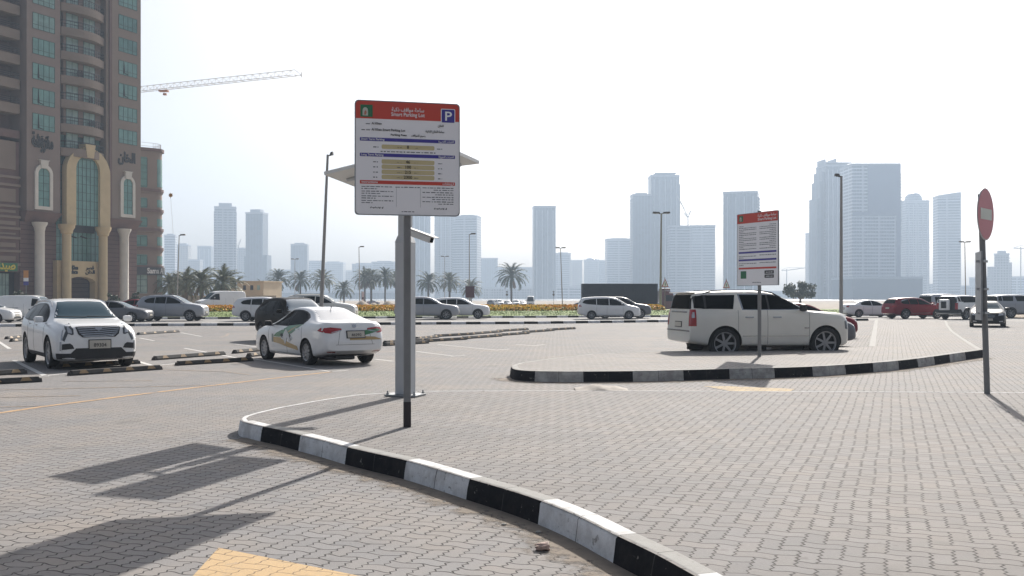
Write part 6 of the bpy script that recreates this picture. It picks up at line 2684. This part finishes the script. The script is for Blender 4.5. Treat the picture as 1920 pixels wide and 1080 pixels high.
G_LOT = 'cars on the road behind the lot'
cars = [
    ('grey', 'saloon', 'grey saloon with its bonnet overlapping the silver family wagon', 'sedan', 4.8, 1.83, 1.44, 217, 67.5, 0, .33, {}),
    ('silver', 'wagon', 'silver grey family wagon in front of the bushy palms', 'suv', 4.80, 1.85, 1.84, 324, 70.5, 0, .38, {}),
    ('white', 'wagon', 'white wagon with red tail lamp between the tall van and the black SUV', 'suv', 4.75, 1.9, 1.70, 503, 70, 0, .36, {}),
    ('white', 'van', 'white panel van with no rear windows behind the white crossover', 'van', 4.4, 1.81, 1.82, 60, 70.5, 0, .32, {}),
    ('white', 'saloon', 'nose of a white car entering at the left picture edge', 'sedan', 4.5, 1.8, 1.46, -31, 65.5, 0, .32, {}),
    ('pearl', 'wagon', 'cream wagon with roof rails behind the black SUV', 'suv', 5.1, 1.95, 1.90, 601, 69.5, 0, .38, {}),
    ('silver', 'wagon', 'silver wagon passing right behind the camera mast', 'suv', 4.85, 1.9, 1.72, 801, 75, 0, .37, {}),
    ('white', 'wagon', 'white wagon half hidden behind the silver one', 'suv', 4.7, 1.86, 1.66, 862, 77.5, 0, .37, {}),
    ('white', 'people carrier', 'white people carrier in front of the dark lorry trailer', 'minivan', 4.75, 1.76, 1.72, 1141, 76, 0, .32, {}),
    ('grey', 'wagon', 'grey wagon half hidden behind the white people carrier', 'suv', 4.6, 1.85, 1.72, 1165, 79, 0, .37, {}),
    ('white', 'saloon', 'white saloon right of the tall street lamp, tail towards it', 'sedan', 4.7, 1.80, 1.46, 1630, 83, 8, .33, {}),
    ('red', 'wagon', 'dark red wagon with dark roof glass in the right row', 'suv', 4.7, 1.92, 1.66, 1713, 77.5, 14, .38, {}),
]
for paint, cat_, lab, tpl, L, W_, H_, px, Y, rot, R_, ov in cars:
    a = math.radians(rot)
    c = Car('parked_car' if cat_ != 'van' else 'delivery_van', lab, cat_, tpl, L, W_, H_, M[paint], P3(px, Y), (math.cos(a), math.sin(a)), R=R_, over=ov, spokes=5 if paint == 'red' else 7)
    c.glazing()
    c.generic()
    if 'roof rails' in lab or lab.startswith('silver grey'):
        c.rails(M['plastic'] if 'cream' in lab else M['chrome'])
    if paint == 'red':
        c.side([(.29, .665), (.40, .87), (.47, .935), (.55, .95), (.70, .94), (.82, .88), (.87, .80), (.70, .925), (.55, .935), (.47, .92), (.40, .855), (.30, .675)], 'window_trim', M['chrome'], off=.014)
        c.side([(.33, .27), (.68, .25), (.68, .27), (.33, .29)], 'moulding', M['chrome'], off=.014)
        c.ends('b', [(-.8, .22), (.8, .22), (.8, .25), (-.8, .25)], 'bumper_trim', M['chrome'], off=.02)
    if cat_ == 'van':
        c.side([(.62, .50), (.95, .50), (.95, .515), (.62, .515)], 'sliding_rail', M['gap'], off=.012)
        c.side([(.43, .42), (.455, .42), (.455, .47), (.43, .47)], 'lock_box', M['gap'], off=.012)

# silver people mover behind the red wagon
a = math.radians(24)
c = Car('parked_van', 'silver minibus with dark rear glass behind the red wagon', 'minibus', 'van', 4.9, 1.9, 1.96, M['silver'], P3(1772, 88), (math.cos(a), math.sin(a)), R=.33)
c.glazing()
c.generic()
c.side([(.46, .58), (.46, .87), (.92, .86), (.92, .58)], 'side_window', M['glass'])
# white and black off-roader with a boxed spare wheel
a = math.radians(33)
c = Car('parked_car', 'white boxy off roader with a boxed spare wheel on its dark tail', 'off-roader', 'bigsuv', 4.60, 1.90, 1.83, M['white'], P3(1809, 75.5), (math.cos(a), math.sin(a)), R=.40)
c.glazing()
c.generic(rear=False)
c.ends('b', [(-.98, .16), (.98, .16), (.98, .42), (-.98, .42)], 'rear_bumper', M['plastic'], off=.03)
c.ends('b', [(.72, .42), (.96, .42), (.96, .68), (.72, .68)], 'tail_light', M['tail'], both=True, off=.02)
c.ends('b', [(-.90, .42), (.70, .42), (.74, .94), (-.74, .94)], 'dark_tailgate', M['plastic'], off=.012)
c.side([(.30, .70), (.345, .79), (.42, .90), (.50, .94), (.86, .94), (.84, .70)], 'window_band', M['glass'], off=.02)
c.side([(.80, .15), (.99, .16), (.99, .42), (.93, .42), (.88, .30), (.70, .20)], 'rear_cladding', M['plastic'], off=.03)
b = MB()
b.box(-.18, 0, -.42, .42, -.40, .40, bev=.06)
o = b.done('spare_wheel_box', M['white'], c.root, True)
o.location = (c.X(1.0) - .02, .10, 1.10)
b = MB()
b.box(-.20, -.181, -.20, .22, -.25, .25, bev=.0)
b.done('spare_wheel_panel', M['plastic'], o)
# black saloon facing the camera
hv = Vector((-.42, -.91)).normalized()
c = Car('parked_car', 'black saloon facing the camera behind the no entry post', 'saloon', 'sedan', 4.9, 1.88, 1.46, M['black'], P3(1851, 57.3), (hv.x, hv.y), R=.34, sub=2, rimf=.68)
c.glazing()
c.ends('f', [(.55, .44), (.93, .47), (.95, .53), (.66, .53)], 'headlight', M['lens'], both=True, off=.01)
c.ends('f', [(-.34, .36), (.34, .36), (.42, .50), (-.42, .50)], 'grille', M['gap'], off=.01)
for k in range(4):
    z = .385 + k * .028
    c.ends('f', [(-.36 - k * .015, z), (.36 + k * .015, z), (.36 + k * .015, z + .008), (-.36 - k * .015, z + .008)], 'grille_bar', M['chrome'], off=.02)
c.ends('f', [(.58, .20), (.86, .21), (.84, .26), (.62, .25)], 'fog_lamp', M['lens'], both=True)
c.plate_at('f', 0, .30 * c.H, .50, .12)
c.doorlines()
c.mirrors(sz=(.12, .22, .15))
# silver SUV at the right edge
a = math.radians(6)
c = Car('parked_car', 'long silver SUV cut by the right picture edge', 'SUV', 'bigsuv', 5.2, 2.0, 1.88, M['silver'], P3(1913, 80), (math.cos(a), math.sin(a)), R=.41)
c.glazing()
c.generic()
a = math.radians(14)
c = Car('parked_car', 'dark wagon roof seen between the off roader and the long silver SUV', 'wagon', 'suv', 4.8, 1.9, 1.86, M['dark'], P3(1862, 90), (math.cos(a), math.sin(a)), R=.38)
c.glazing()
c.generic()
# noses beyond the ivory SUV
c = Car('parked_car', 'grey car whose bonnet shows just past the ivory SUV nose', 'car', 'sedan', 4.7, 1.82, 1.47, M['grey'], (9.25, 34.0), (.985, .17), R=.33, sub=1)
c.glazing()
c.generic()
c = Car('parked_car', 'red car whose nose shows farthest past the ivory SUV', 'car', 'sedan', 4.7, 1.82, 1.45, M['red'], (11.75, 41.0), (.985, .17), R=.33, sub=1)
c.glazing()
c.generic()
# red saloon roof behind the grey one on the left
c = Car('parked_car', 'red saloon roof just visible over the grey saloon', 'saloon', 'sedan', 4.6, 1.8, 1.50, M['red'], P3(262, 88), (1, 0), R=.33)
c.glazing()
c.generic()
# tall white van
a = math.radians(-140)
c = Car('delivery_van', 'tall white high roof van before the cream building', 'van', 'van', 5.9, 2.05, 2.55, M['white'], P3(413, 118), (math.cos(a), math.sin(a)), R=.36)
c.root.location.z = -.13
c.glazing()
c.generic()
# far parked cars on the roundabout road
far = [('grey', 'sedan', 1.44, 'dark green hatch far off beyond the sand heap, left of the rider', 629, 340, 0), ('red', 'sedan', 1.42, 'pale pink saloon far off right of the delivery rider', 700, 335, 0),
       ('grey', 'suv', 1.75, 'far grey wagon, leftmost of the cluster under the lone palm', 925, 268, -60), ('white', 'suv', 1.85, 'far white wagon facing the camera left of the small bus', 936, 258, -75), ('silver', 'sedan', 1.5, 'far silver car between two white ones left of the small bus', 952, 262, -70),
       ('white', 'suv', 1.8, 'far white pickup with dark grille left of the small bus', 968, 250, -85), ('white', 'sedan', 1.45, 'far white saloon touching the small bus', 980, 262, -70), ('grey', 'suv', 1.7, 'far dark wagon behind the white people carrier tail', 1084, 150, 180)]
for paint, tpl, H_, lab, px, Y, rot in far:
    a = math.radians(rot)
    pm_ = mat('pink_car_paint', (.50, .36, .36), .3, coat=.6) if 'pink' in lab else M[paint]
    c = Car('parked_car', lab, 'car', tpl, 4.5, 1.8, H_, pm_, (XA(px, Y), Y, -.8), (math.cos(a), math.sin(a)), R=.33)
    c.glazing()
    c.ends('f', [(-.5, .36), (.5, .36), (.5, .5), (-.5, .5)], 'grille', M['plastic'])
    c.mirrors()
    c.cladding()
# small bus
c = Car('minibus', 'small white bus with a big dark windscreen facing the camera', 'bus', 'van', 6.8, 2.1, 2.75, M['white'], (XA(995, 255), 255, -.8), (-.04, -1), R=.38,
        over=dict(top=[(0, .30), (.003, .42), (.008, .52), (.014, .60), (.03, .80), (.045, .93), (.07, .98), (.12, 1.0), (.5, 1.0), (.97, .99), (.99, .9), (.995, .5), (1, .33)], ws=(.52, .90, .88, .84), win=[[(.10, .52), (.10, .85), (.95, .85), (.95, .52)]]))
c.glazing(front_m=M['glass'])
c.ends('f', [(-.4, .24), (.4, .24), (.4, .32), (-.4, .32)], 'grille', M['plastic'])
c.ends('f', [(.55, .28), (.9, .28), (.9, .36), (.55, .36)], 'headlight', M['lens'], both=True)
c.mirrors(x=.05, z=.6, sz=(.12, .2, .4))

# ---- lorry
Yt = 153.0
lr = empty('lorry', (XA(1160, Yt), Yt, -.75), math.radians(2), 'lorry with a long dark box trailer and maroon cab beyond the flowers', 'lorry')
sT = F / Yt
hT = CH + .75 + (HZ - 532) / sT
x0, x1 = (1091 - 1160) / sT, (1231 - 1160) / sT
TR = mat('trailer_dark', (.008, .009, .013), .7, spec=.02, var=.1, scale=.5)
b = MB()
b.box(x0, x1, -1.25, 1.25, 1.15, hT, bev=.03)
b.done('trailer_box', TR, lr)
b = MB()
for i in range(17):
    x = x0 + .3 + (x1 - x0 - .6) * i / 16
    b.box(x - .03, x + .03, -1.285, -1.251, 1.2, hT - .05)
b.done('trailer_rib', TR, lr)
b = MB()
b.box(x0 + .1, x1 + 2.2, -.5, .5, .75, 1.13)
b.box(x0 + 3.0, x1 - 1.5, -1.1, -1.05, .5, 1.0)
b.done('chassis', M['plastic'], lr)
MR = mat('cab_maroon', (.10, .02, .025), .4, coat=.6)
cabx = x1 + .35
b = MB()
b.prism([(cabx, .55), (cabx + 2.25, .55), (cabx + 2.3, 1.7), (cabx + 2.05, 2.9), (cabx + 1.5, 3.35), (cabx, 3.4)], -1.2, 1.2, 'y')
b.done('cab', MR, lr)
b = MB()
for sd_ in (-1, 1):
    b.prism([(cabx + .9, 1.8), (cabx + 2.15, 1.8), (cabx + 1.95, 2.7), (cabx + .9, 2.75)], sd_ * 1.2 - .01, sd_ * 1.2 + .01, 'y')
b.done('cab_window', M['glass'], lr)
b = MB()
b.box(cabx + .2, cabx + 1.6, -1.1, 1.1, 3.402, 3.75, bev=.05)
b.done('wind_deflector', MR, lr)
for x in (x0 + 1.2, x0 + 2.5, x0 + 3.8, x1 + .1, cabx + 1.5):
    for sd_ in (-1, 1):
        wheel(lr, .5, .3, .55, 8, x, sd_ * 1.0, sd_)

# ---- delivery rider
Yr = 186.0
rx_ = XA(681, Yr)
mb_ = empty('motorbike', (rx_, Yr, -.8), PI, 'black motorbike with a red top box beyond the flower bed', 'motorbike')
for x in (-.62, .62):
    wheel(mb_, .31, .12, .6, 6, x, 0, 1)
b = MB()
b.tube((-.5, 0, .35), (.1, 0, .45), .08, n=8)
b.tube((.1, 0, .45), (.45, 0, .85), .07, n=8)
b.tube((.62, 0, .31), (.42, 0, .98), .035, n=6)
b.box(-.12, .30, -.13, .13, .62, .86, bev=.05)
b.box(-.15, .2, -.15, .15, .25, .5, bev=.05)
b.done('frame', M['plastic'], mb_, True)
b = MB()
b.box(-.65, -.10, -.14, .14, .72, .82, bev=.04)
b.done('seat', M['plastic'], mb_, True)
b = MB()
b.tube((.40, -.36, 1.05), (.40, .36, 1.05), .018, n=6)
b.tube((.42, 0, .95), (.40, 0, 1.05), .03, n=6)
b.done('handlebar', M['plastic'], mb_)
b = MB()
b.box(-1.0, -.52, -.25, .25, .84, 1.30, bev=.03)
b.done('top_box', mat('box_red', (.42, .03, .025), .5), mb_)


def skinned(name, joints, edges, m, parent, lv=2, root=0):
    me = bpy.data.meshes.new(name)
    me.from_pydata([j[0] for j in joints], edges, [])
    o = bpy.data.objects.new(name, me)
    COL.objects.link(o)
    md = o.modifiers.new('k', 'SKIN')
    for i, j in enumerate(joints):
        r = j[1]
        me.skin_vertices[0].data[i].radius = (r, r) if not isinstance(r, tuple) else r
        me.skin_vertices[0].data[i].use_root = i == root
    sb = o.modifiers.new('s', 'SUBSURF')
    sb.levels = sb.render_levels = lv
    dg = bpy.context.evaluated_depsgraph_get()
    dg.update()
    m2 = bpy.data.meshes.new_from_object(o.evaluated_get(dg), depsgraph=dg)
    o.modifiers.clear()
    o.data = m2
    m2.materials.clear()
    m2.materials.append(m)
    for p in m2.polygons:
        p.use_smooth = True
    if parent:
        o.parent = parent
    return o


pr = empty('person', (rx_, Yr, -.8), PI, 'rider in a red jacket and helmet seated on the motorbike', 'person')
SK = mat('skin', (.28, .17, .11), .6)
J = [((-.22, 0, .90), .14), ((-.18, 0, 1.08), .13), ((-.10, 0, 1.32), .15), ((-.06, 0, 1.46), .08), ((-.03, 0, 1.56), .06), ((0, 0, 1.68), .095), ((.0, 0, 1.76), .07)]
E = [(0, 1), (1, 2), (2, 3), (3, 4), (4, 5), (5, 6)]
for sd_ in (-1, 1):
    k = len(J)
    J += [((-.08, sd_ * .19, 1.40), .065), ((.12, sd_ * .26, 1.18), .05), ((.33, sd_ * .32, 1.09), .036), ((.40, sd_ * .32, 1.07), .035)]
    E += [(3, k), (k, k + 1), (k + 1, k + 2), (k + 2, k + 3)]
    k = len(J)
    J += [((-.18, sd_ * .12, .86), .10), ((.20, sd_ * .20, .80), .075), ((.02, sd_ * .22, .42), .05), ((.00, sd_ * .22, .33), .045), ((.13, sd_ * .22, .29), .04)]
    E += [(0, k), (k, k + 1), (k + 1, k + 2), (k + 2, k + 3), (k + 3, k + 4)]
skinned('body', J, E, mat('rider_trousers', (.03, .03, .04), .8), pr)
J2 = [((-.21, 0, .92), .155), ((-.18, 0, 1.08), .15), ((-.10, 0, 1.32), .17), ((-.06, 0, 1.45), .10)]
E2 = [(0, 1), (1, 2), (2, 3)]
for sd_ in (-1, 1):
    k = len(J2)
    J2 += [((-.08, sd_ * .19, 1.40), .08), ((.12, sd_ * .26, 1.18), .065), ((.31, sd_ * .32, 1.10), .05)]
    E2 += [(3, k), (k, k + 1), (k + 1, k + 2)]
skinned('jacket', J2, E2, mat('rider_red', (.45, .03, .02), .7), pr)
b = MB()
b.lathe([(0, .15), (.08, .13), (.13, .06), (.145, -.02), (.14, -.09), (.11, -.14), (0, -.14)], (0, 0, 1.69), 16)
b.done('helmet', mat('helmet_red', (.40, .03, .03), .3, coat=.8), pr, True)
b = MB()
b.box(.06, .135, -.09, .09, 1.64, 1.73, bev=.02)
b.done('face', SK, pr, True)

# ================================================================== street lamps and small signs
PM = M['pole']
LPM = mat('lamp_pole_paint', (.30, .285, .265), .6)
HEAD = mat('lamp_head', (.10, .09, .085), .6)


def lamp(px, ytop, Y, label, kind='r', pxt=None, base=-.8, hw=None, r0=.10):
    s = F / Y
    z1 = CH + (HZ - ytop) / s - base
    o = empty('street_lamp', (XA(px, Y), Y, base), 0, label, 'street lamp', 'street lamps round the lot')
    dx = ((pxt or px) - px) / s
    b = MB()
    b.tube((0, 0, 0), (dx, 0, z1), r0, r0 * .6, 10)
    b.done('pole', LPM, o, True)
    for sd_ in ({'r': (1,), 'l': (-1,), 't': (-1, 1)}[kind]):
        hb_ = MB()
        w_ = hw or .75
        hb_.tube((dx, 0, z1 - .08), (dx + sd_ * .3, 0, z1), .035, n=6)
        hb_.prism([(dx + sd_ * .12, z1 - .02), (dx + sd_ * (.12 + w_), z1 - .0), (dx + sd_ * (.12 + w_ * .92), z1 + .16), (dx + sd_ * .2, z1 + .13)], -.17, .17, 'y')
        q = hb_.done('lamp_head', HEAD, o)
        g_ = MB()
        g_.box(min(dx + sd_ * .3, dx + sd_ * w_), max(dx + sd_ * .3, dx + sd_ * w_), -.13, .13, z1 - .05, z1 - .022)
        g_.done('diffuser', M['lens'], q)
    return o


lamp(331, 441, 133, 'street lamp with one head between the corner building and the bushy palms', 'r', 336, r0=.09)
lamp(675, 463, 163, 'street lamp left of the camera mast over the delivery rider', 'r', 673, r0=.09)
o = lamp(601, 290, 57, 'tall leaning street lamp rising behind the taxi', 'r', 614.5, base=0, hw=.2, r0=.115)
lamp(880, 439, 131, 'street lamp with a maroon banner right of the camera mast', 'r', 880, r0=.08)
lamp(1055, 465, 165, 'double headed street lamp right of the slender lone tower', 't', 1051, r0=.10)
lamp(1238, 400, 98, 'double headed street lamp in front of the highest middle tower', 't', 1240, r0=.13)
lamp(1577, 330, 66, 'tall street lamp with one box head right of the ivory SUV', 'l', 1577.5, base=0, hw=.3, r0=.125)
lamp(1811, 454, 149, 'double headed street lamp right of the slanted tower', 't', 1809, r0=.09)
lamp(553, 486, 215, 'faint far street lamp between the first two open palms', 't', r0=.07)
lamp(834, 481, 207, 'faint far street lamp left of the maroon banner', 't', r0=.07)
b = MB()
s = F / 131
o = empty('banner', (XA(881, 130.6), 130.6, 0), 0, 'maroon banner hanging on the lamp right of the camera mast', 'banner')
b.box(-.95 * .62, .95 * .62, -.02, .02, CH + (HZ - 558) / s, CH + (HZ - 537) / s)
b.done('cloth', mat('banner_maroon', (.07, .025, .035), .8), o)
b = MB()
b.box(-.62, .62, -.03, .03, CH + (HZ - 536.9) / s, CH + (HZ - 536) / s)
b.done('bracket', PM, o)
s = F / 168
o = empty('banner', (XA(678, 168), 168, -.8), 0, 'pale flag banner on a pole above the delivery rider', 'banner')
b = MB()
b.tube((0, 0, 0), (0, 0, 2.7 + .8), .04, n=6)
b.done('pole', PM, o)
b = MB()
b.box(.0, .42, -.015, .015, .9, 3.4)
b.done('cloth', mat('banner_pale', (.55, .45, .46), .8), o)
b = MB()
b.lathe([(0, .02), (.16, .02), (.16, .0), (0, .0)], n=16, M=Matrix.Translation((.22, -.016, 2.3)) @ Matrix.Rotation(PI / 2, 4, 'X'))
b.done('badge', mat('banner_maroon', (.07, .025, .035), .8), o)


def tri_sign(px, yt, Y, label, base=-.1, h=None):
    s = F / Y
    z = CH + (HZ - yt) / s - base
    o = empty('warning_sign', (XA(px, Y), Y, base), math.radians(35), label, 'sign')
    b = MB()
    b.tube((0, 0.03, 0), (0, 0.03, z + .1), .035, n=8)
    b.done('pole', PM, o)
    a = .46
    b = MB()
    b.prism([(-a, z - .8), (a, z - .8), (0, z)], -.01, .01, 'y')
    b.done('red_triangle', mat('sign_faded_red', (.40, .10, .09), .5), o)
    b = MB()
    b.prism([(-a * .66, z - .72), (a * .66, z - .72), (0, z - .17)], -.016, -.011, 'y')
    b.done('white_field', SGW, o)
    b = MB()
    b.prism([(-.04, z - .66), (.06, z - .66), (.03, z - .36), (-.03, z - .40)], -.022, -.017, 'y')
    b.done('symbol', M['ink'], o)


tri_sign(1247, 522, 92, 'red and white warning triangle left of the ivory SUV')
tri_sign(1362, 524, 92, 'warning triangle showing just over the ivory SUV roof')
for px, l in ((950.5, 'thin post with a dark triangle over a dark disc left of the lone palm'), (1038, 'thin post with a dark triangle over a dark disc right of the small bus')):
    Y = 190
    s = F / Y
    o = empty('road_sign', (XA(px, Y), Y, -.8), 0, l, 'sign')
    b = MB()
    zt = CH + (HZ - 546) / s + .8
    b.tube((0, .03, 0), (0, .03, zt), .035, n=6)
    b.done('pole', PM, o)
    b = MB()
    b.prism([(-.22, zt), (.22, zt), (0, zt - .38)], -.01, .01, 'y')
    b.done('triangle', HEAD, o)
    b = MB()
    b.lathe([(0, .01), (.22, .01), (.22, -.01), (0, -.01)], n=20, M=Matrix.Translation((0, 0, zt - .66)) @ Matrix.Rotation(PI / 2, 4, 'X'))
    b.done('disc', HEAD, o)
